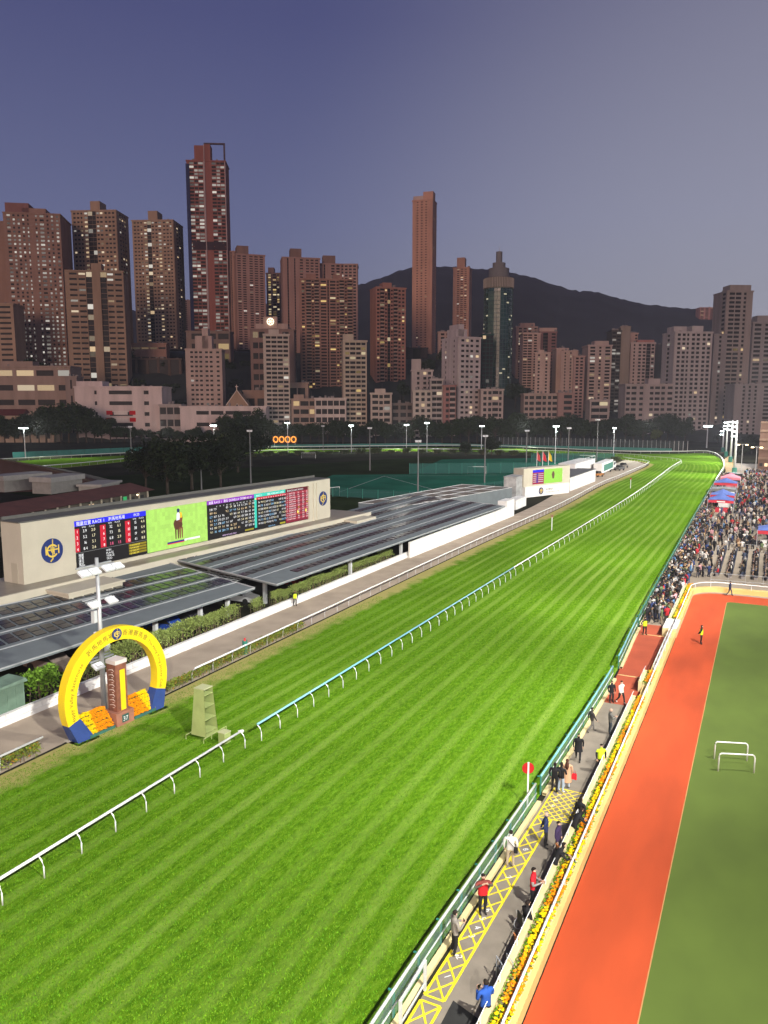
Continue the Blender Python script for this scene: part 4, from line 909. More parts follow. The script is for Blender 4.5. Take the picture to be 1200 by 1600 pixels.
# ------------------------------------------------------------ hoarding and nets behind the back straight
hoard = mat('teal_hoarding', (0.03, 0.17, 0.14), .7, .1, .5)
def hoarding(p, q, h, label, D_off=0):
    t = thing('hoarding', label, 'hoarding', p, 0, 'teal hoardings of the back straight'); d = q - p; n = max(1, int(d.length / 6))
    for k in range(n): b = MB(); b.quad(d * (k / n), d * ((k + .985) / n), d * ((k + .985) / n) + Vector((0, 0, h)), d * (k / n) + Vector((0, 0, h))); b.build('panel', hoard, t)
hp_ = A((20, 715), (250, 704.5), (380, 700), (620, 697))
hoarding(at(20, 716), at(250, 705.5), 2.6, 'teal hoarding along the back straight behind the left shed'); hoarding(at(250, 705.5), at(420, 699.5), 2.2, 'teal hoarding behind the infield trees'); hoarding(at(420, 699.5), at(690, 696.5), 1.6, 'low teal hoarding below the lit orange sign'); hoarding(at(690, 696.5), at(1050, 705), 1.4, 'low dark teal hoarding round the far right bend')
t = thing('net_fence', 'tall grey net fence with many posts behind the far bend', 'fence', at(800, 698))
pm = MB(); pm.box(-.09, .09, -.09, .09, 0, 5.0); pm = pm.mesh('post', steel)
for px in range(780, 1075, 7): p = at(px, 697.5 + max(0, (px - 850) * .035)); link('post', pm, t).location = p - at(800, 698)
b = MB(); p = at(780, 697.5) - at(800, 698); q = at(1070, 705) - at(800, 698); b.quad(p, q, q + Vector((0, 0, 4.8)), p + Vector((0, 0, 4.8))); b.build('net', mat('grey_net', (.08, .10, .10), .9, alpha=.35), t)
# ------------------------------------------------------------ floodlight poles
lamp_lit = mat('lamp_lit', (0.85, 1.0, 0.97), .4, emit=12)
def lamp_pole(px, py, top_py, label, lit=True, heads=4, D=None, s=1.3, hs=1.3, two=False):
    p = at(px, py); d = (p - Vector((0, 0, CAM_H))); D = Vector((p.x, p.y, 0)).dot(FW); h = far_z(top_py, D)
    t = thing('floodlight_pole', label, 'floodlight', p, PSI, 'floodlight poles of the infield and course')
    b = MB(); b.tube([(0, 0, 0), (0, 0, h)], [.22, .12], 8); b.build('pole', steel if lit else mat('dull_pole', (.16, .16, .16), .6), t)
    b = MB(); b.box(-heads * .33 * s, heads * .33 * s, -.06, .06, h - .1, h + .05); b.build('cross_arm', steel, t)
    for row in range(2 if two else 1):
        for k in range(heads): lamp_head(t, ((k - (heads - 1) / 2) * .62 * s, -.3, h - .25 - row * 1.5), 0, R(-62), hs * .5, lamp_lit if lit else None)
    return p, h
LP = []
for px, py, tp, lab, lit, hd in [(40, 716, 668, 'lit floodlight pole above the back straight at the far left', True, 5), (335, 708, 664, 'lit floodlight pole behind the infield trees', True, 4), (549, 707, 664, 'lit floodlight pole just left of the cream slab block', True, 3), (635, 705, 663, 'lit floodlight pole behind the football pitch', True, 3), (667, 706, 660, 'lit lattice-like floodlight pole right of its neighbour behind the pitch', True, 3), (752, 708, 665, 'lit floodlight pole above the small round tree', True, 3), (867, 725, 665, 'lit floodlight pole above the small video screen flags', True, 3), (958, 720, 668, 'lit floodlight pole above the far service road', True, 2),
    (450, 707, 660, 'lit floodlight pole above the orange lit sign', True, 3)]:
    LP.append((lamp_pole(px, py, tp, lab, lit, hd), lit))
for px, py, tp, lab in [(206, 724, 666, 'unlit dark floodlight pole left of the infield trees'), (653, 770, 688, 'tall pale pole with unlit lamps beyond the plant roof'), (757, 754, 680, 'tall pale pole with unlit lamps on the pitch edge'), (392, 755, 672, 'unlit pole behind the teal headed screen'), (505, 705, 665, 'thin dark pole left of the cream slab'), (578, 735, 668, 'thin dark pole beside the pitch'), (822, 735, 672, 'thin dark pole left of the flags'), (887, 735, 668, 'thin dark pole right of the flags'), (932, 722, 655, 'thin dark pole before the far bend'), (315, 765, 727, 'short thin pole on the results board roof line')]:
    lamp_pole(px, py, tp, lab, False, 2)
for (p, h), lit in LP:
    spot('pole_floodlight', (p.x, p.y, h - .8), (p.x - 8 * FW.x, p.y - 8 * FW.y, 0), 16000, 130, (.85, 1.0, .93), .4)
# back straight is lit by lamps on the outer poles
for k in range(6):
    q = at(60 + k * 190, 700 if k else 712); q2 = at(60 + k * 190, 707 if k else 722)
    spot('back_straight_floodlight', (q.x, q.y, 14), (q2.x, q2.y, 0), 95000, 100, (.95, 1.0, .85), .5)
# masts at the right end of the straight
for i, (px, py, tp, hd) in enumerate([(1147, 741, 657, 4), (1141, 722, 657, 3), (1134, 713, 658, 3), (1129, 706, 672, 2)]):
    p = at(px, py); D = p.dot(FW); h = far_z(tp, D)
    t = thing('floodlight_mast', ['nearest tall white floodlight mast at the end of the straight', 'second tall white floodlight mast at the end of the straight', 'third tall white floodlight mast beyond the outer rail bend', 'shortest white floodlight mast furthest round the bend'][i], 'floodlight', p, 0, 'floodlight masts at the right end')
    b = MB(); b.tube([(0, 0, 0), (0, 0, h)], [.42, .26], 10); b.build('mast', mat('mast_white', (.62, .66, .66), .4), t, True)
    b = MB(); b.cyl(0, 0, 0, 2.2, .8, .8, 8); b.build('base_sleeve', green_post_m, t)
    for r_ in range(hd):
        b = MB(); b.box(-1.1, .1, -.1, .1, h - .5 - r_ * 1.5, h - .35 - r_ * 1.5); b.build('cross_arm', steel, t)
        for k in (-.9, .0): lamp_head(t, (k - .3, -.5, h - .6 - r_ * 1.5), 0, R(-50), .62, lamp_lit)
    spot('mast_floodlight', (p.x - .5, p.y - 1, h - 1), (p.x - 16, p.y - 30, 0), 30000, 150, (.95, .98, 1.0), .6)
q = at(1104, 700); t = thing('floodlight_mast', 'floodlight mast with bright lamps behind the far bend hoarding', 'floodlight', q, PSI, 'floodlight masts at the right end'); hq = far_z(665, q.dot(FW))
b = MB(); b.tube([(0, 0, 0), (0, 0, hq)], [.35, .2], 8); b.build('mast', MATS['mast_white'], t)
for k in range(4): lamp_head(t, ((k - 1.5) * 1.2, -.4, hq - .3), 0, R(-65), 1.1, lamp_lit)
spot('mast_floodlight', (q.x, q.y, hq), (q.x + 5, q.y - 60, 0), 30000, 150, (.9, .96, 1.0), .6)
# ------------------------------------------------------------ dark shed and curved roof at the left
shed_r = mat('shed_roof_red', (0.10, 0.035, 0.025), .8, .2, .4); shed_w = mat('shed_wall', (0.10, 0.085, 0.065), .85, .2, 1)
s0 = at(-60, 852); s1 = at(232, 790); d = s1 - s0; L = d.length
t = thing('long_shed', 'long low shed with dark red roof and lit openings behind the results board', 'shed', s0, math.atan2(d.y, d.x))
b = MB(); b.box(0, L, 0, 9, 0, 3.6); b.build('wall', shed_w, t)
b = MB(); b.add([(-1, -1.2, 3.5), (L + 1, -1.2, 3.5), (L + 1, 10, 3.5), (-1, 10, 3.5), (0, 4.5, 5.0), (L, 4.5, 5.0)], [(0, 1, 5, 4), (2, 3, 4, 5), (1, 2, 5), (3, 0, 4), (0, 3, 2, 1)]); b.build('roof', shed_r, t)
warm = mat('warm_lit_opening', (1.0, .72, .42), .5, emit=.5)
for k in range(14):
    x = L * (.08 + k * .066); b = MB(); b.box(x, x + L * .03, -.03, 0.0, .9, 2.7); b.build('window', warm if k in (4, 6, 8) else black_m, t)
for k in range(16): x = L * (.04 + k * .062); b = MB(); b.box(x, x + .25, -1.0, -.75, 0, 3.45); b.build('column', beige2, t)
b = MB(); b.quad((L * .79, -1.25, 3.2), (L * .815, -1.25, 3.2), (L * .815, -1.25, 1.2), (L * .79, -1.25, 1.2)); b.build('green_lit_sign', mat('green_sign', (.02, .35, .10), .5, emit=.5), t)
b = MB(); b.box(L * .89, L * .895, -1.2, -1.0, 3.0, 3.2); b.build('lamp', mat('warm_lamp', (1, .75, .4), .5, emit=8), t)
for (a0, a1, y0, y1, py, lab) in ((7, 78, 0, 0, 765, 'flat roofed grey plant room on the shed'), (80, 129, 0, 0, 768, 'second grey plant room beside the first on the shed'), (157, 187, 0, 0, 764, 'small pale roof unit near the shed end')):
    p = at(a0, py, 4); q = at(a1, py - 7, 4); dd = q - p
    t = thing('roof_plant_room', lab, 'plant room', (p.x, p.y, 3.4), math.atan2(dd.y, dd.x)); hh = 3.6 if a0 < 100 else 1.6
    b = MB(); b.box(0, dd.length, 0, 5, 0, hh * .7); b.build('wall', mat('plant_grey', (.22, .21, .19), .8, .1, 1), t); b = MB(); b.box(-.4, dd.length + .4, -.5, 5.4, hh * .7, hh); b.build('roof', mat('plant_roof_grey', (.27, .26, .24), .8, .1, 1), t)
mound = mat('dark_brown_membrane', (0.045, 0.020, 0.016), .8, .2, .3)
t = thing('curved_roof', 'large dark brown curved roof at the left edge behind the shed', 'roof', at(-90, 790))
b = MB(); o0 = at(-90, 790); n = 14; prof = []
for k in range(n + 1):
    u = k / n; pz = far_z(712 + (u ** 1.7) * 52, at(-60 + u * 220, 770).dot(FW)); q = at(-60 + u * 220, 772 - 8 * u); prof.append((q - o0, max(.4, pz)))
for (p, z0), (q, z1) in zip(prof, prof[1:]):
    bk = FW * 12; b.add([p, q, q + Vector((0, 0, z1)), p + Vector((0, 0, z0)), p + bk, q + bk, q + bk + Vector((0, 0, z1 * .8)), p + bk + Vector((0, 0, z0 * .8))], [(0, 1, 2, 3), (3, 2, 6, 7), (7, 6, 5, 4)])
b.build('shell', mound, t, True); b = MB(); b.tube([p + Vector((0, 0, z + .05)) for p, z in prof], .2, 6); b.build('ridge_trim', brown_soffit, t)
# ------------------------------------------------------------ lit orange sign behind the back straight and flags by the small screen
q = far_xy(443, 438); t = thing('lit_sign', 'glowing orange sign frame among the trees behind the back straight', 'sign', (q.x, q.y, 0), PSI)
b = MB()
for k in range(4): b.tube([((k - 1.5) * 3.4 + 1.3 * math.cos(a * .5236), 0, 3.4 + 1.6 * math.sin(a * .5236)) for a in range(13)], .35, 5)
b.build('lit_rings', mat('orange_glow', (1.0, .40, .06), .5, emit=1.1), t, kind='stuff'); b = MB(); b.box(-7, 7, .3, .6, 1.2, 5.2); b.build('board', mat('sign_dark', (.08, .05, .03), .7), t); b = MB(); b.box(-6, -5.7, .1, .4, 0, 1.2); b.build('leg', steel, t); b = MB(); b.box(5.7, 6, .1, .4, 0, 1.2); b.build('leg', steel, t)
for px, c, lab in ((838, (.45, .05, .05), 'dark red flag on the leftmost white pole beside the video screen'), (847, (.55, .02, .03), 'bright red flag on a white pole behind the video screen'), (856, (.62, .42, .02), 'yellow flag on a white pole behind the video screen')):
    p = at(px, 752); t = thing('flagpole', lab, 'flag', p, PSI, 'flags behind the video screen'); b = MB(); b.cyl(0, 0, 0, 9.0, .09, .06, 6); b.build('pole', white_m, t)
    b = MB(); b.add([(0.05, 0, 8.8), (0.9, .3, 7.6), (1.2, .1, 5.8), (0.05, 0, 6.4), (.5, -.15, 8.1), (.6, .2, 6.0)], [(0, 4, 5, 3), (4, 1, 2, 5)]); b.build('cloth', mat('flag_%d' % px, c, .8), t)
# white container block, truck and carts beyond the small screen
def boxbuild(name, label, cat, px0, py0, px1, py1, dep, hh, m, roofm=None, rail=False):
    p = at(px0, py0); q = at(px1, py1); d = q - p; t = thing(name, label, cat, p, math.atan2(d.y, d.x)); L = d.length
    b = MB(); b.box(0, L, 0, dep, 0, hh); b.build('wall', m, t); b = MB(); b.box(-.1, L + .1, -.1, dep + .1, hh + .002, hh + .15); b.build('roof', roofm or m, t)
    if rail:
        b = MB(); b.tube([(0, 0, hh + 1.1), (L, 0, hh + 1.1), (L, dep, hh + 1.1)], .05, 4); b.build('top_rail', white_m, t)
        for k in range(7): b = MB(); b.box(L * k / 6 - .04, L * k / 6 + .04, 0, .08, hh + .15, hh + 1.1); b.build('rail_post', white_m, t)
    return t, L
boxbuild('site_cabin', 'white low cabin with dark flat roof right of the video screen', 'cabin', 890, 768, 930, 752, 9, 3.6, whitewall, mat('cabin_dark_roof', (.10, .10, .10), .6, .1, 1))
boxbuild('site_cabin', 'taller white cabin with roof railing behind the dark roofed cabin', 'cabin', 898, 752, 929, 741, 5, 5.0, whitewall, None, True)
boxbuild('loudspeaker_stack', 'light grey equipment stack left of the video screen base', 'equipment', 806, 782, 820, 776, 3, 5.4, mat('equipment_grey', (.36, .36, .35), .7, .3, .8))
boxbuild('equipment_crate', 'white equipment crate below the equipment stack', 'crate', 806, 797, 822, 790, 2, 2.0, whitewall)
p = at(940, 744); q = at(963, 733); d = q - p; t = thing('horse_truck', 'white and green box truck parked on the far service road', 'truck', p, math.atan2(d.y, d.x)); L = d.length
b = MB(); b.box(0, L * .74, 0, 2.6, .7, 4.0); b.build('box_body', whitewall, t); b = MB(); b.box(L * .12, L * .74, -.02, 0, 1.2, 3.3); b.build('green_side_panel', mat('truck_green', (.02, .16, .11), .5), t)
b = MB(); b.add([(L * .76, 0, .6), (L, 0, .6), (L, 2.5, .6), (L * .76, 2.5, .6), (L * .76, 0, 3.0), (L * .93, 0, 3.0), (L * .93, 2.5, 3.0), (L * .76, 2.5, 3.0)], [(0, 3, 2, 1), (4, 5, 6, 7), (0, 1, 5, 4), (1, 2, 6, 5), (2, 3, 7, 6), (3, 0, 4, 7)]); b.build('cab', whitewall, t); b = MB(); b.box(L * .80, L * .92, -.02, 0, 1.9, 2.8); b.build('cab_window', black_m, t)
for x in (.15, .6, .88):
    b = MB(); b.M = Matrix.Translation((L * x, 0, .5)) @ Matrix.Rotation(R(90), 4, 'X'); b.cyl(0, 0, -.3, .05, .5, .5, 14); b.build('wheel', black_m, t)
def cart(px, py, c, lab):
    t = thing('service_vehicle', lab, 'vehicle', at(px, py), R(70), 'service vehicles on the far road'); cm = mat('cart_%d' % px, c, .5)
    b = MB(); b.box(-2, 2, -.85, .85, .45, 1.15); b.build('body', cm, t); b = MB(); b.add([(-1.3, -.8, 1.15), (1.0, -.8, 1.15), (1.0, .8, 1.15), (-1.3, .8, 1.15), (-1.0, -.7, 1.85), (.5, -.7, 1.85), (.5, .7, 1.85), (-1, .7, 1.85)], [(4, 5, 6, 7), (0, 1, 5, 4), (1, 2, 6, 5), (2, 3, 7, 6), (3, 0, 4, 7)]); b.build('cabin', black_m, t)
    for x in (-1.3, 1.3):
        for y in (-.8, .8): b = MB(); b.M = Matrix.Translation((x, y, .38)) @ Matrix.Rotation(R(90), 4, 'X'); b.cyl(0, 0, -.12, .12, .38, .38, 12); b.build('wheel', black_m, t)
cart(934, 745, (.35, .14, .03), 'small orange service cart left of the box truck'); cart(968, 735, (.10, .10, .10), 'dark service vehicle right of the box truck'); cart(974, 731, (.16, .14, .12), 'brown grey vehicle furthest along the service road')
# parked cars under the canopies
def car(x, y, rz, c, lab):
    t = thing('parked_car', lab, 'car', (x, y, 0), rz, 'cars parked under the solar canopies'); cm = mat('car_%.2f_%.2f' % (x, y), c, .25, spec=.6)
    b = MB(); pr = [(-2.1, .3), (2.1, .3), (2.15, .75), (1.2, .92), (.6, 1.42), (-1.1, 1.45), (-1.75, .98), (-2.12, .9)]
    n = len(pr); vs = [(px_, -.86, z) for px_, z in pr] + [(px_, .86, z) for px_, z in pr]
    b.add(vs, [tuple(range(n)), tuple(reversed(range(n, 2 * n)))] + [(i, n + i, n + (i + 1) % n, (i + 1) % n) for i in range(n)]); b.build('body', cm, t)
    for s_ in (-1, 1): b = MB(); b.poly([(1.05, s_ * .865, .95), (.55, s_ * .865, 1.36), (-1.05, s_ * .865, 1.38), (-1.55, s_ * .865, .98)]); b.build('side_window', black_m, t)
    for sx in (-1.3, 1.3):
        for s_ in (-.8, .8): b = MB(); b.M = Matrix.Translation((sx, s_, .34)) @ Matrix.Rotation(R(90), 4, 'X'); b.cyl(0, 0, -.12, .12, .34, .34, 12); b.build('wheel', black_m, t)
car(-52.0, 56.5, R(8), (.02, .06, .30), 'blue car parked under the near solar canopy'); car(-52.2, 59.6, R(5), (.05, .05, .06), 'black car beside the blue car under the canopy')
for k, c in enumerate([(.5, .5, .5), (.03, .03, .03), (.30, .03, .03), (.2, .2, .2), (.04, .04, .05), (.45, .45, .42), (.05, .05, .05)]): car(-52.5, 69 + k * 4.6, R(4), c, ['silver car nearest the long canopy column', 'black car right of the silver car under the long canopy', 'dark red car under the long canopy', 'mid grey car under the long canopy', 'black car right of the grey car under the long canopy', 'pale grey car under the far part of the canopy', 'last black car under the long canopy'][k])
car(-53, 43.5, R(6), (.20, .16, .14), 'brown grey car parked behind the green cabinet')
# ------------------------------------------------------------ wooded slope and mountain
forest = mat('forest_slope', (0.020, 0.026, 0.018), .95, .4, .06, bump=.8)
def terrain(name, rows, nx, x0, x1, m, jit=0.0, seed=1):
    """rows: (depth, function px -> height)"""
    rg = random.Random(seed); vs = []; fs = []
    for D, f in rows:
        for i in range(nx + 1):
            px = x0 + (x1 - x0) * i / nx; q = far_xy(px, D); z = f(px) + rg.uniform(-jit, jit); vs.append((q.x, q.y, z))
    n = nx + 1
    for r in range(len(rows) - 1):
        for i in range(nx): fs.append((r * n + i, r * n + i + 1, (r + 1) * n + i + 1, (r + 1) * n + i))
    b = MB(); b.add(vs, fs); return struct(name, b, m, True)
sl = lambda px: 1.0 if px < 700 else max(.25, 1 - (px - 700) / 400)
terrain('wooded_slope', [(478, lambda p: -1), (500, lambda p: 6 * sl(p)), (540, lambda p: 26 * sl(p)), (590, lambda p: 48 * sl(p)), (660, lambda p: 66 * sl(p)), (760, lambda p: 78 * sl(p)), (1000, lambda p: 80 * sl(p))], 90, -150, 1350, forest, 1.2, 4)
RIDGE = [(-150, 470), (0, 478), (100, 486), (200, 484), (240, 488), (300, 490), (400, 478), (500, 462), (560, 446), (590, 436), (620, 424), (650, 417), (700, 416), (735, 420), (770, 422), (800, 427), (830, 434), (850, 441), (880, 451), (900, 455), (925, 456), (950, 463), (980, 472), (1010, 476), (1050, 481), (1100, 485), (1140, 492), (1200, 505), (1350, 520)]
def ridge(px):
    for (a, ya), (b_, yb) in zip(RIDGE, RIDGE[1:]):
        if a <= px <= b_: return ya + (yb - ya) * (px - a) / (b_ - a)
    return 500
terrain('mountain', [(990, lambda p: -8), (1150, lambda p: far_z(ridge(p) + 95, 1150)), (1300, lambda p: far_z(ridge(p) + 52, 1300)), (1450, lambda p: far_z(ridge(p) + 22, 1450)), (1560, lambda p: far_z(ridge(p) + 6, 1560)), (1640, lambda p: far_z(ridge(p), 1640)), (1800, lambda p: far_z(ridge(p) + 25, 1800))], 260, -150, 1350, mat('mountain_forest', (0.024, 0.028, 0.026), .95, .35, .012, bump=.6), 1.6, 9)
# ============================================================ BUILDINGS
pane_m = mat('window_glass_dark', (0.008, 0.007, 0.008), .45, .5, .4, spec=.15)
lit_m = attr_mat('lit_window', .5, 1.0)
LITC = {'w': [(1.0, .72, .42), (1.0, .80, .55), (.9, .85, .75)], 'y': [(1.0, .70, .25), (.9, .62, .3), (1.0, .82, .5)], 'c': [(.62, .58, .52), (.50, .45, .40), (.9, .85, .75), (.38, .34, .30)], 'n': [(1.0, .75, .45), (.45, .30, .16), (.30, .22, .14)]}
BR = random.Random(21)
def dim(c):
    f = BR.uniform(.12, .85) ** 1.15; return tuple(v * f for v in c)
def wallmat(c, k=.13):
    return mat('facade_%.3f_%.3f_%.3f' % c, c, .9, k, .22, stretch=(1.0, 1.0, .18), bump=.05, spec=.1)
def facade(W, G_, Lt, M, w_, z0, h, spec, nf, lit=.1, lk='w', proud=.35, wz=(.30, .86), trim=None, ac=0.0):
    ac = ac or .10
    """one face: columns described by letters with relative widths; M maps (s along, out, up) to the thing"""
    toks = [(k[0], float(k[1:]) if len(k) > 1 else 1.0) for k in spec.split()]
    tot = sum(t[1] for t in toks); s = 0.0; fh = h / nf
    for m in (W, G_, Lt, trim): 
        if m is not None: m.M = M
    trim = trim or W
    def pane(a, b_, za, zb, y, p):
        if BR.random() < p: Lt.quad((a, y, za), (b_, y, za), (b_, y, zb), (a, y, zb), 0, dim(BR.choice(LITC[lk])))
        else: G_.quad((a, y, za), (b_, y, za), (b_, y, zb), (a, y, zb))
    for k, q in toks:
        a = s; b_ = s + q / tot * w_; s = b_; e = (b_ - a)
        if k == 'W': W.box(a, b_, -proud, -.001, z0, z0 + h)
        elif k == 'T': trim.box(a, b_, -proud - .25, -.001, z0, z0 + h + .6)
        elif k in 'nmdl':
            # n: window, m: wide window, d: two narrow windows, l: mostly lit
            mg = {'n': .18, 'm': .07, 'd': .1, 'l': .10}[k] * e; p = .80 if k == 'l' else lit
            W.box(a, a + mg, -proud, -.001, z0, z0 + h); W.box(b_ - mg, b_, -proud, -.001, z0, z0 + h)
            if k == 'd': W.box((a + b_) / 2 - mg, (a + b_) / 2 + mg, -proud, -.001, z0, z0 + h)
            for f in range(nf + 1):
                lo = z0 + (f - 1 + wz[1]) * fh if f else z0; hi = z0 + (f + wz[0]) * fh if f < nf else z0 + h
                W.box(a + mg, b_ - mg, -proud + .03, -.001, lo, hi)
                if f < nf:
                    za, zb = z0 + (f + wz[0]) * fh, z0 + (f + wz[1]) * fh
                    if k == 'd': pane(a + mg, (a + b_) / 2 - mg, za, zb, -.05, p); pane((a + b_) / 2 + mg, b_ - mg, za, zb, -.05, p)
                    else: pane(a + mg, b_ - mg, za, zb, -.05, p)
                    if ac and BR.random() < ac: x = a + mg + BR.random() * max(.1, e - 2 * mg - .8); W.box(x, x + .75, -proud - .45, -proud + .02, za - .75, za - .2)
        elif k in 'kb':
            # k: balcony, b: bay window
            o = proud + (1.1 if k == 'k' else .75)
            for f in range(nf):
                zf = z0 + f * fh; trim.box(a, b_, -o, -.001, zf, zf + .22)
                if k == 'k': trim.box(a, b_, -o, -o + .12, zf + .22, zf + fh * .34); pane(a + .1, b_ - .1, zf + .25, zf + fh * .9, -.05, lit)
                else: trim.box(a, b_, -o, -.001, zf + .22, zf + fh * .32); pane(a + .1, b_ - .1, zf + fh * .33, zf + fh * .88, -o + .1, lit); W.box(a, b_, -o + .12, -.001, zf + fh * .32, zf + fh)
        elif k == 'g':  # glazing stretched almost floor to floor, its dark tone painting in the recess shade
            for f in range(nf): pane(a + .05, b_ - .05, z0 + (f + .03) * fh, z0 + (f + .97) * fh, -.03, lit * 1.4)
        elif k == 's':   # flat dark strip, painted in for the shade of a slot
            G_.quad((a, -.03, z0), (b_, -.03, z0), (b_, -.03, z0 + h), (a, -.03, z0 + h))
    if BR.random() < .7 and nf > 6:      # floor ledges across the face
        W.M = M
        for f in range(1, nf): W.box(0, w_, -proud - .10, -proud + .02, z0 + f * fh - .14, z0 + f * fh + .10)
    for m in (W, G_, Lt, trim): m.M = None
def building(label, x0, x1, ytop, ybase, D, colr, nf, front, left=None, right=None, rot=0.0, depth=None, lit=.1, lk='w', trimc=None, proud=.35, wz=(.30, .86), ac=0.0, roof=(), name='apartment_tower', cat='tower', crown=None, base_z=None):
    """x0, x1, ytop: extent of the front face in the photograph at depth D; the thing stands at its front left base corner"""
    zt = far_z(ytop, D); zm = zt * .6; z0 = base_z if base_z is not None else max(-2.0, far_z(ybase, D) - 3)
    pL = far_xy(x0, D, zm); pR = far_xy(x1, D, zm); w_ = (pR - pL).length / max(.3, math.cos(rot)); dep = depth or w_ * .7
    t = thing(name, label, cat, (pL.x, pL.y, z0), PSI + rot); h = zt - z0
    wm = wallmat(colr); tm = wallmat(trimc) if trimc else wm
    core = MB(); core.box(0, w_, 0, dep, 0, h); W = MB(); G_ = MB(); Lt = MB(); Tr = MB()
    I = Matrix.Identity(4)
    facade(W, G_, Lt, I, w_, 0, h, front, nf, lit, lk, proud, wz, Tr, ac)
    if right: facade(W, G_, Lt, Matrix.Translation((w_, 0, 0)) @ Matrix.Rotation(R(90), 4, 'Z'), dep, 0, h, right, nf, lit, lk, proud, wz, Tr, ac)
    if left: facade(W, G_, Lt, Matrix.Translation((0, dep, 0)) @ Matrix.Rotation(R(-90), 4, 'Z'), dep, 0, h, left, nf, lit, lk, proud, wz, Tr, ac)
    core.build('core', wm, t); 
    if W.v: W.build('wall', wm, t, kind='stuff')
    if Tr.v: Tr.build('balcony_slabs', tm, t, kind='stuff')
    if G_.v: G_.build('window_panes', pane_m, t, kind='stuff')
    if Lt.v: Lt.build('lit_window_panes', lit_m, t, kind='stuff')
    cp = MB(); cp.box(-.5, w_ + .5, -proud - .3, dep + .5, h + .003, h + 1.0); rf = cp.build('roof', wm, t)
    for k, (a, b_, hh, c_, y0, y1) in enumerate([(*r, .15, .7)[:6] if len(r) < 6 else r for r in [(*q, None) if len(q) == 3 else q for q in roof]]):
        m = MB(); m.box(a * w_, b_ * w_, dep * y0, dep * y1, h + 1.003, h + 1.0 + hh); m.build('roof_room', wallmat(c_) if c_ else wm, rf)
    # small roof furniture: tanks, pipes, aerials
    m = MB()
    for _ in range(4): x = BR.uniform(.1, .9) * w_; y = BR.uniform(.1, .8) * dep; m.box(x, x + BR.uniform(.8, 2), y, y + BR.uniform(.8, 2), h + 1.0, h + 1.0 + BR.uniform(.6, 2.0))
    x = BR.uniform(.2, .8) * w_; m.cyl(x, dep * .3, h + 1, h + BR.uniform(4, 7), .08, .05, 5); m.build('roof_equipment', mat('roof_grey', (.20, .18, .17), .8, .2, 1), rf, kind='stuff')
    return t, w_, dep, h
BRN = (.30, .185, .135); TAN = (.36, .25, .17); PNK = (.42, .27, .20); CRM = (.42, .35, .27); GRY = (.40, .35, .33); WHT = (.56, .46, .42); RED = (.27, .105, .08); DRK = (.13, .085, .075); PIN = (.34, .21, .17); SAL = (.48, .27, .19)
# ---- left group
building('broad brown tower at the left edge with columns of bright bay windows', 14, 96, 333, 590, 600, BRN, 42, 'W1 l1.5 W.5 n1.2 W.5 n1.2 W.5 n1.1 W.7 n.8 W2 n1 W.6 l1.8 W.6 n1.1 W.5 n1.1 W.6 n1.4 W.4', left='W1 l2 n1 n1 l2 W1', rot=.16, depth=34, lit=.62, lk='c', wz=(.32, .80), roof=((.0, .42, 8.0, (.24, .12, .10)), (.30, .72, 4.5)))
building('brown wing with lit balconies cut by the left picture edge', -60, 13, 345, 590, 604, BRN, 42, 'W1 n1 W1 l1 n1 l1.6 W2.5', rot=.16, depth=30, lit=.5, lk='c')
building('short brown slab below the broad left tower at the picture edge', -40, 26, 476, 585, 560, TAN, 14, 'm2 m2 m2 W.3', depth=16, lit=.04, wz=(.35, .75))
building('tan twin tower with a rooftop block behind the slotted slab', 119, 189, 331, 590, 640, TAN, 40, 'W.3 n1 n1 n.8 W.3 l1 g1.2 g1 n1 l.9 W.3 n1 n1 n1 W.2', right='W1 n1 n1 n1 W1', rot=-.07, depth=24, lit=.10, roof=((.40, .62, 7.5, None, .1, .6),), wz=(.35, .78))
building('tan slab with two dark balcony slots and a blank central shaft', 108, 194, 424, 600, 560, (.31, .215, .145), 22, 'W.8 m2.2 W.1 m2 s.05 g1.5 T2.1 g1.6 m1.8 W.2 m2 W.3', left='W1 n1 W1', rot=.12, depth=16, lit=.09, roof=((.44, .62, 5.0, None, .0, .5),), wz=(.40, .78), proud=.8)
building('tan twin tower with a dark band, standing left of the dark red skyscraper', 212, 276, 346, 540, 640, TAN, 36, 'W.3 n1 n1 n.8 W.3 l1 g1.2 n1 n1 l1 W.3 n1 n1 n.8 W.3', right='W1 n1 n1 W1', rot=-.06, depth=24, lit=.13, roof=((.37, .60, 7.5, None, .1, .6),), wz=(.36, .76))
building('distant pale block between the tan tower and the dark skyscraper', 277, 301, 470, 540, 860, PNK, 24, 'W.6 d1 d1 W.8', depth=12, lit=.03)
# dark red skyscraper with the open frame on its roof
t, w_, dep, h = building('tall dark red skyscraper with an open roof frame, highest of the skyline', 297, 356, 252, 530, 650, RED, 52, 'W.5 m1 m.8 m1.1 T.35 W1.3 m1 m.8 m.9 T.2', left='s1 s2 s1', rot=.06, depth=20, lit=.42, lk='c', wz=(.18, .80), trimc=(.42, .33, .31), proud=.4, roof=())
fm = wallmat((.40, .30, .28)); zt2 = far_z(226, 650) - far_z(530, 650) + 3
b = MB(); b.box(.20 * w_, .46 * w_, 1, dep * .8, h + 1.01, zt2); b.build('roof_shaft', wallmat(RED), t)
b = MB(); b.box(.46 * w_, .62 * w_, -.5, dep * .5, h + 1.01, zt2 + .5); b.build('roof_fin', wallmat(RED), t)
b = MB(); b.box(.46 * w_, 1.0 * w_, -.6, 1.0, zt2 + .51, zt2 + 1.6); b.build('roof_frame_beam', wallmat((.10, .07, .08)), t)
b = MB(); b.box(.96 * w_, 1.0 * w_, -.6, 1.0, h + 1.01, zt2 + .5); b.build('roof_frame_post', wallmat((.10, .07, .08)), t)
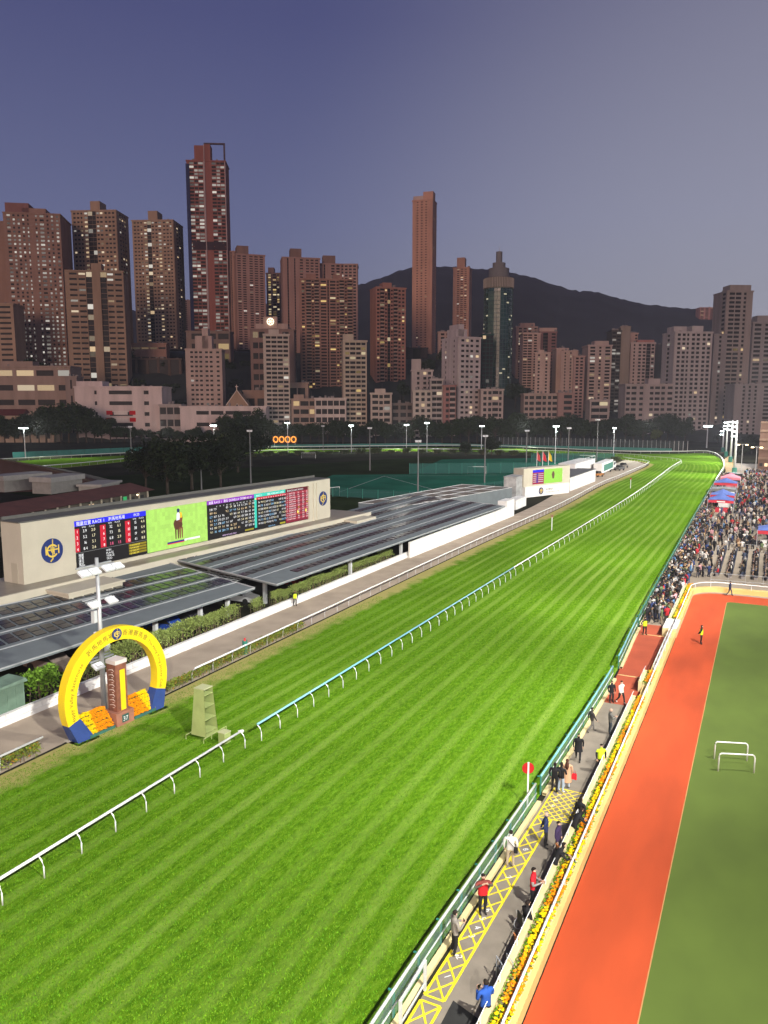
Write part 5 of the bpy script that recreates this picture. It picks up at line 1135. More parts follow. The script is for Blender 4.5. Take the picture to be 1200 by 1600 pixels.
zb = h * .52
for nm, a, b_, z0_, z1_ in (('frame_strip', .45, .47, 0, zt2), ('frame_strip', .985, 1.0, h * .22, h)):
    m = MB(); m.box(a * w_, b_ * w_, -1.1, -.66, z0_, z1_); m.build(nm, fm, t)
m = MB(); m.box(.10 * w_, .985 * w_, -.78, -.55, zb, zb + 6.5); m.build('refuge_floor_band', wallmat((.05, .03, .035)), t)
m = MB(); m.box(-.02 * w_, .07 * w_, -.9, dep, 0, h - 2); m.build('navy_edge', wallmat((.035, .04, .09)), t)
building('brown podium with lit lobby below the dark red skyscraper', 293, 361, 519, 560, 600, (.22, .16, .13), 3, 'W1 m3 m3 l3', depth=14, lit=.25, lk='y', name='podium_block', cat='building')
building('stepped brown tower right of the dark red skyscraper', 372, 414, 398, 540, 640, PIN, 40, 'n1 n1 W.3 n1 n1 n1 W.2', left='W1 n.5 W1 s.3 W1 n.5 W1', rot=.30, depth=24, lit=.04, roof=((.05, .45, 7.0, (.22, .14, .11)),), wz=(.3, .75))
building('grooved brown wing of the stepped tower', 359, 378, 394, 540, 655, PIN, 40, 'W1 s.25 W1 s.2 n.6 W1', depth=20, lit=.02)
building('narrow tower with lit stair windows between two brown towers', 418, 441, 428, 560, 720, PIN, 36, 'W.5 l1 W.4 l1.3 n1 W.5', depth=14, lit=.3, lk='y', roof=((.1, .5, 5.0),))
building('grooved brown tower behind the paired brown tower', 443, 500, 403, 600, 660, PIN, 46, 'W1 s.3 W1.2 s.25 W.8 n1 W.3 n1 n1 n1 W.2', left='W1 s.3 W1 s.3', rot=.20, depth=20, lit=.04, roof=((.22, .52, 7.5, (.22, .14, .11)),), wz=(.3, .74))
building('grooved brown tower with a round roof room right of its twin', 499, 534, 413, 600, 672, PIN, 44, 'W1 s.3 W1 n1 n1 W.2', rot=.15, depth=20, lit=.04, roof=((.2, .75, 7.0, (.22, .14, .11)),))
building('pale brown tower end at the right of the grooved pair', 530, 559, 414, 620, 676, (.40, .26, .21), 44, 'W.3 n1 n1 n1 n1 W.2', depth=18, lit=.03)
building('paired red brown tower with blue scaffold net and lit windows', 470, 552, 437, 640, 560, (.30, .17, .125), 42, 'W.2 n1.1 W.2 k1.3 n.8 k1.2 W.3 m1.6 W.2 s.35 W.2 m1.6 n.9 k1.2 n.8 k1.3 W.2', left='W2 n.5 W1', rot=.10, depth=20, lit=.11, lk='y', roof=((.12, .30, 3.5), (.62, .8, 3.5)), trimc=(.36, .24, .18), wz=(.25, .75))
building('cream slab block with gridded windows at the right of the brown pair', 537, 573, 534, 672, 500, CRM, 20, 'W.3 m1 m1.3 m1.1 m1 W.2', left='W1 n.6 W1', rot=.12, depth=13, lit=.08, lk='y', roof=((.0, .45, 4.0),), wz=(.30, .84))
t, w_, dep, h = building('brown block with a lit wheel emblem on its roof parapet', 393, 460, 516, 606, 540, (.22, .145, .12), 10, 'W.3 m1 m1.1 W2.8 m1.2 W.8', left='W1 n1 W1', rot=.05, depth=14, lit=.05, trimc=(.40, .29, .24), roof=((.12, .86, 3.5, (.40, .29, .24), -.05, .5), (.30, .62, 8.0, (.40, .29, .24), -.1, .4)), base_z=2)
b = MB()
for k in range(12): a = k * .5236; b.tube([(.47 * w_ + 2.2 * math.cos(a), -2.6, h + 5.6 + 2.2 * math.sin(a)), (.47 * w_ + 2.2 * math.cos(a + .5236), -2.6, h + 5.6 + 2.2 * math.sin(a + .5236))], .38, 5)
for k in range(6): a = k * 1.0472; b.tube([(.47 * w_, -2.6, h + 5.6), (.47 * w_ + 2.0 * math.cos(a), -2.6, h + 5.6 + 2.0 * math.sin(a))], .25, 5)
b.build('lit_wheel_emblem', mat('emblem_light', (1, .85, .62), .5, emit=1.6), t)
building('tall cream slab with white corner in front of the emblem block', 413, 452, 524, 680, 492, (.44, .37, .31), 24, 'W.35 m1 m1.1 m1.1 m1 W.15', left='W1 n.6 W1 n.6 W1', rot=.14, depth=13, lit=.06, wz=(.28, .82), ac=.15, roof=((.2, .6, 3.0),), base_z=0)
building('pinkish stepped block above the school, left of the church', 292, 347, 547, 650, 520, (.43, .32, .27), 15, 'W.8 n1 n1 n1 W.3 n1 n1 W.5 n1 W.4', left='W1 n1 W1', rot=.08, depth=16, lit=.05, ac=.1, roof=((.25, .72, 8.5), (.45, .62, 13.5)), wz=(.34, .76))
# ---- low buildings in front, left
t, w_, dep, h = building('white school block with red and white wall panels', 118, 254, 606, 672, 488, WHT, 5, 'W3 n.6 W1.5 m4.2 W1.5 m.9 W1.2 W.8', depth=22, lit=.0, roof=((.0, .30, 3.2),), name='school_building', cat='building', wz=(.4, .75), base_z=0)
for k, (u, z) in enumerate(((.355, .50), (.355, .37), (.62, .50), (.62, .37))): m = MB(); m.box(u * w_, (u + .07) * w_, -.5, -.37, z * h, (z + .075) * h); m.build('red_panel', wallmat((.45, .01, .015)), t)
for k, (u, z) in enumerate(((.44, .50), (.44, .37))): m = MB(); m.box(u * w_, (u + .16) * w_, -.5, -.37, z * h, (z + .075) * h); m.build('pale_panel', wallmat((.62, .55, .50)), t)
building('stacked brown office block with ribbon windows at the left edge', -40, 112, 574, 645, 506, (.30, .22, .175), 5, 'm3 W.2 m3 W.2 m3 m3 W.3 m2', depth=18, lit=.10, wz=(.42, .80), name='office_block', cat='building', roof=((.1, .6, 3.0),), base_z=0)
building('grey stair block between the office and the school', 104, 122, 590, 645, 500, (.26, .20, .17), 4, 'W1 n.6 W1', depth=10, lit=.0, name='stair_block', cat='building', base_z=0)
t, w_, dep, h = building('cream house with a dark red tiled roof below the office block', -30, 84, 652, 680, 474, (.42, .32, .24), 2, 'W.3 n1 W.3 n1 W.3 n1 W.3 n1 W2 n.7 W.7 n.7 W.4', depth=12, lit=.05, name='house', cat='house', base_z=0)
b = MB(); b.add([(-1, -1.5, h + 1.01), (.6 * w_, -1.5, h + 1.01), (.6 * w_, dep, h + 1.01), (-1, dep, h + 1.01), (1, dep * .5, h + 5), (.58 * w_, dep * .5, h + 5)], [(0, 1, 5, 4), (2, 3, 4, 5), (1, 2, 5), (3, 0, 4)]); b.build('tiled_roof', wallmat((.12, .03, .025)), t)
b = MB(); b.add([(.62 * w_, -1, h + 1.01), (w_, -1, h + 1.01), (.81 * w_, -1, h + 5.5), (.62 * w_, dep, h + 1.01), (w_, dep, h + 1.01), (.81 * w_, dep, h + 5.5)], [(0, 1, 2), (1, 4, 5, 2), (3, 0, 2, 5), (4, 3, 5)]); b.build('gable', wallmat((.44, .34, .26)), t)
building('long white library block with blank end walls behind the trees', 282, 416, 637, 685, 476, WHT, 3, 'W2.6 m2.5 m2.5 m2.5 m2.2 W2.4', depth=14, lit=.0, name='library_building', cat='building', wz=(.40, .72), base_z=0)
building('grey gridded annex left of the library', 250, 283, 634, 680, 482, (.34, .29, .26), 3, 'm1 m1 m1', depth=12, lit=.0, name='annex', cat='building', base_z=0)
# church front
D = 500; q = far_xy(353, D); zt = far_z(632, D); zr = far_z(615, D); wc = (far_xy(386, D) - q).length
t = thing('church', 'small church gable with pale edging, lancet window and a cross', 'church', (q.x, q.y, 0), PSI)
b = MB(); b.add([(0, 0, 0), (wc, 0, 0), (wc, 0, zt), (wc / 2, 0, zr + 2), (0, 0, zt), (0, 12, 0), (wc, 12, 0), (wc, 12, zt), (wc / 2, 12, zr + 2), (0, 12, zt)], [(0, 1, 2, 3, 4), (9, 8, 7, 6, 5), (0, 4, 9, 5), (1, 6, 7, 2), (4, 3, 8, 9), (3, 2, 7, 8)]); b.build('body', wallmat((.30, .20, .13)), t)
pale_t = mat('church_trim', (.75, .62, .5), .7); b = MB(); b.tube([(-.4, -.2, zt - .5), (wc / 2, -.2, zr + 2.2), (wc + .4, -.2, zt - .5)], .3, 5); b.build('gable_edging', pale_t, t)
b = MB(); b.tube([(wc / 2, -.2, zr + 2), (wc / 2, -.2, zr + 5.6)], .22, 5); b.tube([(wc / 2 - 1, -.2, zr + 4.4), (wc / 2 + 1, -.2, zr + 4.4)], .22, 5); b.build('cross', pale_t, t)
b = MB(); a0 = [(wc / 2 - 1.5, zt - 7), (wc / 2 - 1.5, zt - 2), (wc / 2, zt + .8), (wc / 2 + 1.5, zt - 2), (wc / 2 + 1.5, zt - 7)]; b.tube([(x, -.15, z) for x, z in a0], .25, 5); wn = b.build('lancet_window', pale_t, t); b = MB(); b.poly([(x, -.05, z) for x, z in a0]); b.build('pane', pane_m, wn)
building('brown terrace with columns beside the church', 381, 420, 612, 640, 515, (.30, .20, .15), 1, 'W.4 m2 W.3 m2 W.4', depth=8, lit=0, name='terrace_block', cat='building', base_z=0)
building('retaining arcade with small lights below the tan twin towers', 196, 262, 538, 562, 600, (.34, .20, .15), 2, 'm1 m1 m1 m1 m1', depth=8, lit=.55, lk='n', name='arcade', cat='building', wz=(.5, .7))
building('columned car deck on the slope below the arcade', 196, 285, 562, 605, 585, (.10, .07, .055), 1, 'W.3 s1 W.3 s1 W.3 s1 W.3 s1 W.3 s1 W.3', depth=8, lit=0, name='car_deck', cat='building')
building('low balcony terrace joining the cream slab and brown pair', 452, 482, 600, 630, 515, (.36, .25, .2), 2, 'm1 m1 W.3', depth=8, lit=.05, name='terrace_block', cat='building', base_z=0)
# ---- low front row, centre
building('low brown flats behind the orange sign', 455, 494, 625, 682, 496, (.33, .24, .19), 5, 'W.3 m1 m1.4 m.8 W.2', depth=10, lit=.22, lk='y', ac=.2, roof=((.1, .5, 2.5),), name='low_flats', cat='building', base_z=0)
building('white gridded low block with long balconies', 492, 541, 624, 682, 494, (.50, .42, .37), 5, 'W.15 m1 m1 m1 m1 m1 W.15', depth=10, lit=.07, ac=.1, name='low_flats', cat='building', base_z=0, wz=(.25, .85))
building('salmon brown tower in front of the mountain', 588, 634, 450, 630, 570, (.34, .17, .125), 32, 'n1 k1.2 n.8 g.8 n.8 k1.2 n1 n1 W.2', left='W3', rot=.28, depth=16, lit=.08, lk='y', trimc=(.38, .24, .18), roof=((.25, .55, 3.5),), wz=(.26, .74))
building('very tall thin salmon tower standing before the mountain', 644, 674, 315, 560, 660, SAL, 62, 'W.7 n.5 W.3 n.5 W.3 n.5 W.9', right='W1 n.6 W1 n.6', rot=-.30, depth=14, lit=.05, proud=.25, wz=(.4, .7), roof=((.0, .55, 3.5, (.5, .38, .32)), (.5, 1.0, 6.5)))
building('dark foot building below the thin salmon tower', 634, 668, 545, 600, 640, (.06, .045, .045), 5, 'W1 s1 W1', depth=10, lit=.05, name='foot_building', cat='building')
building('thin brown tower right of the salmon tower', 707, 731, 420, 540, 720, (.42, .245, .18), 40, 'W.6 n.6 n.7 n.6 W.3', right='W.6 n.8 n.8 W.6', rot=-.25, depth=16, lit=.12, roof=((.2, .7, 9.0),), wz=(.36, .72))
building('pinkish low block at the foot of the thin brown tower', 684, 716, 520, 560, 640, (.42, .30, .25), 8, 'W.3 n1 n1 n1 W.4', depth=10, lit=.05)
building('tall grey white block before the green glass tower', 716, 752, 528, 680, 500, (.47, .41, .39), 20, 'W.3 n1 n.9 n.9 W.2 n1 W.2', left='W1 n.6 W2 n.6 W1', rot=.42, depth=22, lit=.07, ac=.25, roof=((.0, .5, 5.0), (.1, .35, 8.0)), wz=(.32, .78), base_z=0)
building('grey stepped flats left of the grey white block', 643, 676, 580, 680, 515, (.40, .345, .32), 14, 'W1 n.8 W.5 n1 n1 W.2', depth=14, lit=.05, ac=.2, roof=((.0, .45, 7.0),), base_z=0)
building('white low flats with balconies by the trees under the salmon brown tower', 579, 612, 616, 684, 492, (.46, .38, .32), 8, 'W.3 k1.1 n1 k1.1 W.3', depth=12, lit=.06, ac=.2, roof=((.2, .7, 2.5),), base_z=0, name='low_flats', cat='building')
building('dark low building in the gap of the front row', 613, 645, 632, 684, 498, (.17, .14, .125), 5, 'm1 W.2 m1 n1', depth=10, lit=.05, ac=.2, base_z=0, name='low_flats', cat='building')
building('grey cream flats with tall window bays', 645, 675, 612, 684, 490, (.44, .38, .32), 9, 'W.5 m.8 W.4 m.8 W.4 m.8 W.3', depth=12, lit=.05, base_z=0, name='low_flats', cat='building')
building('grey flats with pale balconies right of the tall bays', 672, 692, 594, 684, 494, (.42, .36, .33), 11, 'W.2 k1 k1 W.2', depth=12, lit=.05, ac=.1, base_z=0, name='low_flats', cat='building')
building('narrow dark red flats left of the grey white block', 692, 712, 604, 684, 492, (.30, .15, .13), 10, 'W.4 n.9 k1.1 W.1', depth=12, lit=.1, ac=.2, base_z=0, name='low_flats', cat='building', trimc=(.45, .34, .3))
building('brown grey low flats below the green glass tower', 751, 786, 610, 680, 494, (.40, .32, .28), 9, 'W.3 n1 n1 k1.2 n.8 W.2', depth=12, lit=.06, ac=.2, base_z=0, name='low_flats', cat='building')
# green glass cylinder tower
D = 580; q = far_xy(777, D, 60); zc1 = far_z(440, D); rr = (far_xy(799, D, 60) - far_xy(755, D, 60)).length / 2
t = thing('glass_tower', 'round green glass tower with a stepped spire before the mountain', 'tower', (q.x, q.y, 0), PSI); n = 28
gl = mat('green_tower_glass', (.012, .050, .040), .22, .5, .25, spec=.8, stretch=(1, 1, .3)); gl2 = mat('green_tower_glass_pale', (.05, .095, .055), .3, .4, .3, spec=.7)
fl = 38; cl = [(rr * math.cos(6.2832 * k / n), rr * math.sin(6.2832 * k / n)) for k in range(n)]
b = MB(); b.prism(cl, 0, zc1); b.build('glass_drum', gl, t)
b = MB()
for f in range(fl + 1): z = zc1 * f / fl; b.prism([(x * 1.012, y * 1.012) for x, y in cl], z, z + .35)
for k in range(n): b.tube([(cl[k][0] * 1.01, cl[k][1] * 1.01, 0), (cl[k][0] * 1.01, cl[k][1] * 1.01, zc1)], .12, 4)
b.build('mullions', mat('green_mullion', (.03, .075, .06), .5, .2, 1), t, kind='stuff')
b = MB()
for k in range(17, 21):
    a, c_ = cl[k], cl[(k + 1) % n]; b.quad((a[0] * 1.006, a[1] * 1.006, zc1 * .45), (c_[0] * 1.006, c_[1] * 1.006, zc1 * .45), (c_[0] * 1.006, c_[1] * 1.006, zc1 * .93), (a[0] * 1.006, a[1] * 1.006, zc1 * .93))
b.build('pale_glass_strip', gl2, t); b = MB(); b.prism([(x * 1.03, y * 1.03) for x, y in cl], zc1 * .95, zc1 + 2); b.build('crown_band', wallmat((.17, .15, .12)), t)
b = MB()
for k in range(n * 2):
    a = 6.2832 * k / (n * 2); b.box(rr * 1.05 * math.cos(a) - .25, rr * 1.05 * math.cos(a) + .25, rr * 1.05 * math.sin(a) - .25, rr * 1.05 * math.sin(a) + .25, zc1 * .955, zc1 + 1.6)
b.build('crown_fins', wallmat((.36, .32, .27)), t, kind='stuff')
for r_, z0_, z1_ in ((.72, zc1 + 2.01, zc1 + 9), (.45, zc1 + 9.01, zc1 + 13), (.22, zc1 + 13.01, zc1 + 21)): b = MB(); b.prism([(x * r_, y * r_) for x, y in cl], z0_, z1_); b.build('spire_step', wallmat((.18, .175, .17)), t)
b = MB(); b.cyl(0, 0, zc1 + 21, zc1 + 26, .2, .06, 6); b.build('spire_mast', steel, t)
b = MB(); LtT = MB()
for _ in range(26):
    k = BR.randrange(14, 27); a, c_ = cl[k], cl[(k + 1) % n]; z = zc1 * (BR.randrange(4, fl - 3) + .4) / fl; LtT.quad((a[0] * 1.008, a[1] * 1.008, z), (c_[0] * 1.008, c_[1] * 1.008, z), (c_[0] * 1.008, c_[1] * 1.008, z + 1.0), (a[0] * 1.008, a[1] * 1.008, z + 1.0), 0, (.5, .45, .3))
LtT.build('lit_window_panes', lit_m, t, kind='stuff')
building('lower green glass annex hugging the round tower', 753, 770, 524, 680, 545, (.02, .06, .05), 26, 'm1 m1 m1', depth=16, lit=.03, proud=.12, wz=(.12, .95), name='glass_annex', cat='tower', base_z=0)
# ---- right group
building('brown tower topmost of the left cluster behind the right flats', 805, 838, 512, 600, 640, (.36, .24, .195), 24, 'W.4 n1 n1 n1 W.3 n.8', depth=16, lit=.08, roof=((.2, .9, 3.0),))
building('pinkish tower with gridded left side in the right cluster', 816, 843, 522, 640, 600, (.44, .31, .26), 30, 'm1 m1 W.2 n1 W.6', depth=14, lit=.07, ac=.1)
building('dark red tower shoulder with roof deck behind the pink tower', 843, 868, 520, 640, 610, (.22, .12, .11), 26, 'W.4 s.8 W.4 n1', depth=14, lit=.06, roof=((-.05, 1.05, 3.0, (.42, .3, .25)),))
building('pale pink block in front of the dark red shoulder', 835, 857, 553, 650, 560, (.47, .35, .29), 20, 'W.5 n.7 W1 n.7 W.4', right='W.3 n1 n1', rot=-.2, depth=12, lit=.04, ac=.2, roof=((.2, .6, 2.0),))
building('pale brown block with vertical strips and a dark red side', 868, 886, 546, 660, 570, (.43, .31, .26), 24, 'W.7 n.5 W.6', depth=14, lit=.02)
building('tan block with dark red flank in the right cluster', 875, 899, 550, 660, 556, (.40, .29, .24), 24, 'W.6 n.4 W.6 n.4 W1', right='W1 n1 W1', rot=-.3, depth=16, lit=.03)
building('brown block furthest right of the tan cluster', 895, 912, 558, 670, 552, (.38, .25, .21), 24, 'W.3 n1 n1 W.2', depth=12, lit=.04)
building('long low brown flats with gridded balconies on the right', 818, 872, 617, 676, 510, (.37, .28, .235), 8, 'n1 m1 W.2 m1.2 n1 n1 m1 W.2', depth=12, lit=.06, ac=.2, wz=(.25, .80), base_z=0, name='low_flats', cat='building')
building('low flats with a dark red vertical stripe right of the gridded flats', 871, 896, 616, 682, 508, (.32, .20, .17), 8, 'W.8 m1.4 W.2', depth=12, lit=.06, base_z=0, name='low_flats', cat='building')
building('pale brown pair of blocks with lit roof terrace', 917, 954, 541, 660, 570, (.40, .31, .27), 24, 'W.3 m1 W.5 n.6 W.5 m1 W.2', depth=16, lit=.07, roof=((.3, .9, 3.0),))
building('low white flats before the lit roof terrace blocks', 921, 951, 627, 676, 512, (.42, .35, .31), 6, 'W.2 k1.2 k1.2 W.2', depth=12, lit=.14, lk='y', base_z=0, name='low_flats', cat='building')
building('dark tower with scattered bright windows on the right', 954, 968, 518, 670, 590, (.07, .06, .055), 30, 'm1 m1', depth=14, lit=.32, lk='c')
building('blank grey brown slab beside the scattered bright windows', 967, 981, 512, 670, 592, (.24, .20, .165), 26, 'W1', right='n1 W1', rot=-.2, depth=14, lit=.02)
building('pinkish tower behind the blank grey slab', 980, 994, 522, 640, 620, (.42, .29, .24), 26, 'W1 n.6', depth=12, lit=.02)
building('pale block with red roof trim right of the blank slab', 983, 1021, 537, 650, 600, (.43, .34, .31), 22, 'W.6 n.6 W.5 n1 n1 g1 n1', depth=14, lit=.05, roof=((.3, 1.0, 2.0, (.35, .16, .14)),))
building('plain dark slab between pale blocks', 1021, 1048, 540, 650, 620, (.055, .055, .065), 22, 'W1 W1', depth=14, lit=.02)
building('wide low grey flats on the right front row', 976, 1050, 602, 676, 520, (.36, .31, .285), 10, 'n1 m1 W.3 n1 W.8 n1 m1 n1 W.2 m1', depth=14, lit=.06, ac=.2, base_z=0, roof=((.5, .75, 3.5),), wz=(.3, .78))
building('big grey block with a dense window grid on the right', 1052, 1112, 520, 690, 530, (.40, .365, .345), 24, 'W.3 n1 n1 n.7 W.25 n1 n1 W.2 n1 n1 W.2', left='W1 n1 W1', rot=.10, depth=18, lit=.06, ac=.12, roof=((.0, .35, 3.5), (.5, .8, 4.0)), base_z=0)
building('narrow dark grey strip tower right of the grey window grid', 1112, 1132, 524, 690, 560, (.22, .20, .195), 24, 'W1 n.8 W1', depth=14, lit=.05, base_z=0)
building('tall grey tower with a flat top at the right', 1131, 1172, 456, 690, 580, (.27, .235, .21), 34, 'W.4 m1.3 m1.3 W.3 n.8 W1.2', left='W1 n.6', rot=.06, depth=20, lit=.10, lk='y', roof=((.18, 1.0, 4.5),), base_z=0)
building('dim grey tower at the right picture edge', 1172, 1260, 505, 690, 600, (.26, .24, .235), 26, 'n1 n1 W.4 n1 n1 n1', depth=16, lit=.05, roof=((.1, .4, 5.0),), base_z=0)
building('hazy grey slab low at the right edge behind the masts', 1146, 1260, 602, 700, 520, (.28, .26, .25), 14, 'W1 n.5 W.3 n.5 W.3 n.5 W.8 m1 m1 m1 W2 n1', depth=14, lit=.05, base_z=0)
building('far pink tower pair on the hill shoulder, left one', 1090, 1112, 481, 500, 1500, (.42, .22, .18), 18, 'n1 n1 n1', depth=20, lit=.1)
building('far pink tower pair on the hill shoulder, right one', 1114, 1132, 480, 500, 1500, (.42, .22, .18), 18, 'n1 n1 n1', depth=20, lit=.1)
# ============================================================ PEOPLE
POSES = {
 'stand': dict(LA=[(.22, .0, 1.40), (.27, .02, 1.12), (.25, -.06, .88)], RA=[(-.22, .0, 1.40), (-.27, .02, 1.12), (-.25, -.06, .88)], LL=[(.10, 0, .92), (.11, -.02, .50), (.12, .03, .09), (.14, -.14, .04)], RL=[(-.10, 0, .92), (-.11, -.02, .50), (-.12, .03, .09), (-.14, -.14, .04)]),
 'walk': dict(LA=[(.22, .0, 1.40), (.26, .12, 1.14), (.25, .10, .90)], RA=[(-.22, .0, 1.40), (-.26, -.08, 1.13), (-.24, -.22, .93)], LL=[(.10, 0, .92), (.11, -.14, .53), (.11, -.20, .10), (.12, -.37, .06)], RL=[(-.10, 0, .92), (-.11, .06, .50), (-.11, .32, .14), (-.12, .20, .04)]),
 'phone': dict(LA=[(.22, .0, 1.40), (.27, -.04, 1.13), (.10, -.30, 1.20)], RA=[(-.22, .0, 1.40), (-.27, -.04, 1.13), (-.08, -.30, 1.22)], LL=[(.10, 0, .92), (.11, -.02, .50), (.12, .03, .09), (.13, -.14, .04)], RL=[(-.10, 0, .92), (-.12, .0, .50), (-.15, .08, .09), (-.18, -.09, .04)]),
 'face': dict(LA=[(.22, .0, 1.40), (.34, -.10, 1.25), (.10, -.22, 1.46)], RA=[(-.22, .0, 1.40), (-.34, -.10, 1.25), (-.10, -.22, 1.46)], LL=[(.10, 0, .92), (.10, -.02, .50), (.09, .03, .09), (.10, -.14, .04)], RL=[(-.10, 0, .92), (-.10, -.02, .50), (-.09, .03, .09), (-.10, -.14, .04)]),
 'back': dict(LA=[(.22, .0, 1.40), (.28, .10, 1.14), (.08, .20, .95)], RA=[(-.22, .0, 1.40), (-.28, .10, 1.14), (-.08, .20, .97)], LL=[(.10, 0, .92), (.12, -.02, .50), (.14, .03, .09), (.16, -.14, .04)], RL=[(-.10, 0, .92), (-.12, -.02, .50), (-.14, .03, .09), (-.17, -.13, .04)]),
 'lean': dict(LA=[(.22, -.22, 1.30), (.27, -.40, 1.08), (.12, -.60, 1.04)], RA=[(-.22, -.22, 1.30), (-.27, -.40, 1.08), (-.12, -.58, 1.04)], LL=[(.10, 0, .90), (.11, .02, .48), (.12, .12, .09), (.13, -.05, .04)], RL=[(-.10, 0, .90), (-.11, -.02, .48), (-.12, .03, .09), (-.13, -.14, .04)], spine=[(0, 0, .95), (0, -.10, 1.20), (0, -.22, 1.38), (0, -.30, 1.50), (0, -.33, 1.56), (0, -.36, 1.66)]),
 'sit': dict(LA=[(.22, .0, 1.00), (.27, -.05, .74), (.14, -.28, .66)], RA=[(-.22, .0, 1.00), (-.27, -.05, .74), (-.14, -.28, .66)], LL=[(.10, -.04, .50), (.12, -.44, .52), (.12, -.42, .09), (.13, -.58, .04)], RL=[(-.10, -.04, .50), (-.12, -.44, .52), (-.12, -.40, .09), (-.13, -.56, .04)], spine=[(0, 0, .52), (0, .02, .78), (0, 0, 1.00), (0, -.02, 1.12), (0, -.03, 1.19), (0, -.05, 1.30)]),
}
SPINE = [(0, 0, .95), (0, .0, 1.18), (0, .01, 1.38), (0, .0, 1.50), (0, -.01, 1.57), (0, -.02, 1.68)]
def skel(pose, fingers):
    P = POSES[pose]; V = []; E = []; Rr = []; T = []
    def add(p, r): V.append(Vector(p)); Rr.append(r); return len(V) - 1
    def bone(a, b_, t): E.append((a, b_)); T.append(t)
    sp = P.get('spine', SPINE); rs = [(.165, .115), (.165, .115), (.175, .115), (.055, .055), (.075, .085), (.078, .095)]
    ids = [add(p, r) for p, r in zip(sp, rs)]
    for i, tg in enumerate(('top', 'top', 'top', 'skin', 'head')): bone(ids[i], ids[i + 1], tg)
    for k, sg in (('LA', 1), ('RA', -1)):
        a = P[k]; s0 = add(a[0], (.070, .070)); bone(ids[2], s0, 'top'); e0 = add(a[1], (.052, .052)); bone(s0, e0, 'sleeve'); w0 = add(a[2], (.036, .036)); bone(e0, w0, 'sleeve')
        d = (Vector(a[2]) - Vector(a[1])).normalized(); h = add(Vector(a[2]) + d * .07, (.040, .026)); bone(w0, h, 'skin')
        if fingers:
            side = d.cross(Vector((0, 1, 0) if abs(d.y) < .9 else (1, 0, 0))).normalized(); curl = (Vector((0, 0, 1)).cross(side)).normalized() * .012
            for f in range(4):
                o = side * (f - 1.5) * .021; L = (.045, .055, .052, .040)[f]
                k1 = add(Vector(a[2]) + d * (.09 + .012 * (f in (1, 2))) + o, (.010, .010)); bone(h, k1, 'skin'); k2 = add(V[k1] + d * L + curl, (.008, .008)); bone(k1, k2, 'skin')
            th = add(Vector(a[2]) + d * .055 - side * .045, (.011, .011)); bone(h, th, 'skin'); t2 = add(V[th] + d * .045 - side * .012, (.009, .009)); bone(th, t2, 'skin')
        else: t2 = add(Vector(a[2]) + d * .15, (.030, .018)); bone(h, t2, 'skin')
    for k in ('LL', 'RL'):
        a = P[k]; i0 = add(a[0], (.098, .100)); bone(ids[0], i0, 'leg'); i1 = add(a[1], (.068, .068)); bone(i0, i1, 'leg'); i2 = add(a[2], (.046, .046)); bone(i1, i2, 'leg'); i3 = add(a[3], (.042, .034)); bone(i2, i3, 'shoe')
    return V, E, Rr, T
_pt = []
for ps in POSES:
    for hi in (0, 1):
        V, E_, Rr, T = skel(ps, hi); me = bpy.data.meshes.new('body'); me.from_pydata([tuple(v) for v in V], E_, [])
        o = bpy.data.objects.new('body', me); col.objects.link(o); md = o.modifiers.new('skin', 'SKIN'); md.use_smooth_shade = True; md.branch_smoothing = .4
        for i, r in enumerate(Rr): sv = me.skin_vertices[0].data[i]; sv.radius = r; sv.use_root = (i == 0)
        sb = o.modifiers.new('sub', 'SUBSURF'); sb.levels = 1; sb.render_levels = 1
        if not hi: o.modifiers.remove(sb)
        _pt.append((ps, hi, o, V, E_, T))
bpy.context.view_layer.update(); _dg = bpy.context.evaluated_depsgraph_get()
BODY = {}
for ps, hi, o, V, E_, T in _pt:
    me = bpy.data.meshes.new_from_object(o.evaluated_get(_dg)); vs = [v.co.copy() for v in me.vertices]; fs = [tuple(p.vertices) for p in me.polygons]; tags = []
    hv = next(V[e[1]] for e, t in zip(E_, T) if t == 'head'); hb_ = next(V[e[0]] for e, t in zip(E_, T) if t == 'head')
    for p in me.polygons:
        c = p.center; best = None
        for (a, b_), t in zip(E_, T):
            A_, B_ = V[a], V[b_]; ab = B_ - A_; u = max(0, min(1, (c - A_).dot(ab) / max(1e-9, ab.length_squared))); d = (A_ + ab * u - c).length - (.06 if t == 'top' else 0)
            if best is None or d < best[0]: best = (d, t)
        t = best[1]
        if t == 'head': t = 'hair' if (c.z > hv.z + (.015 if hi else -.03) or c.y > (hv.y + hb_.y) / 2 + (.015 if hi else -.03)) else 'skin'
        if t == 'leg' and ps != 'sit' and c.z > .84: t = 'top'
        tags.append(t)
    BODY[ps, hi] = (vs, fs, tags); bpy.data.meshes.remove(me)
for *_, o, V, E_, T in [(p[0], p[1], p[2], p[3], p[4], p[5]) for p in _pt]:
    m = o.data; bpy.data.objects.remove(o); bpy.data.meshes.remove(m)
cloth_m = attr_mat('clothing_and_skin', .75)
def body_mesh(pose, hi, top, leg, hair=(.02, .015, .012), skin=(.48, .30, .21), sleeve=None, shoe=(.03, .03, .03)):
    vs, fs, tags = BODY[pose, hi]; b = MB(); C_ = dict(top=top, sleeve=sleeve or top, leg=leg, hair=hair, skin=skin, shoe=shoe, head=skin)
    b.v = [tuple(v) for v in vs]; b.f = list(fs); b.mi = [0] * len(fs); b.c = [C_[t] for t in tags]
    return b.mesh('body', cloth_m, True)
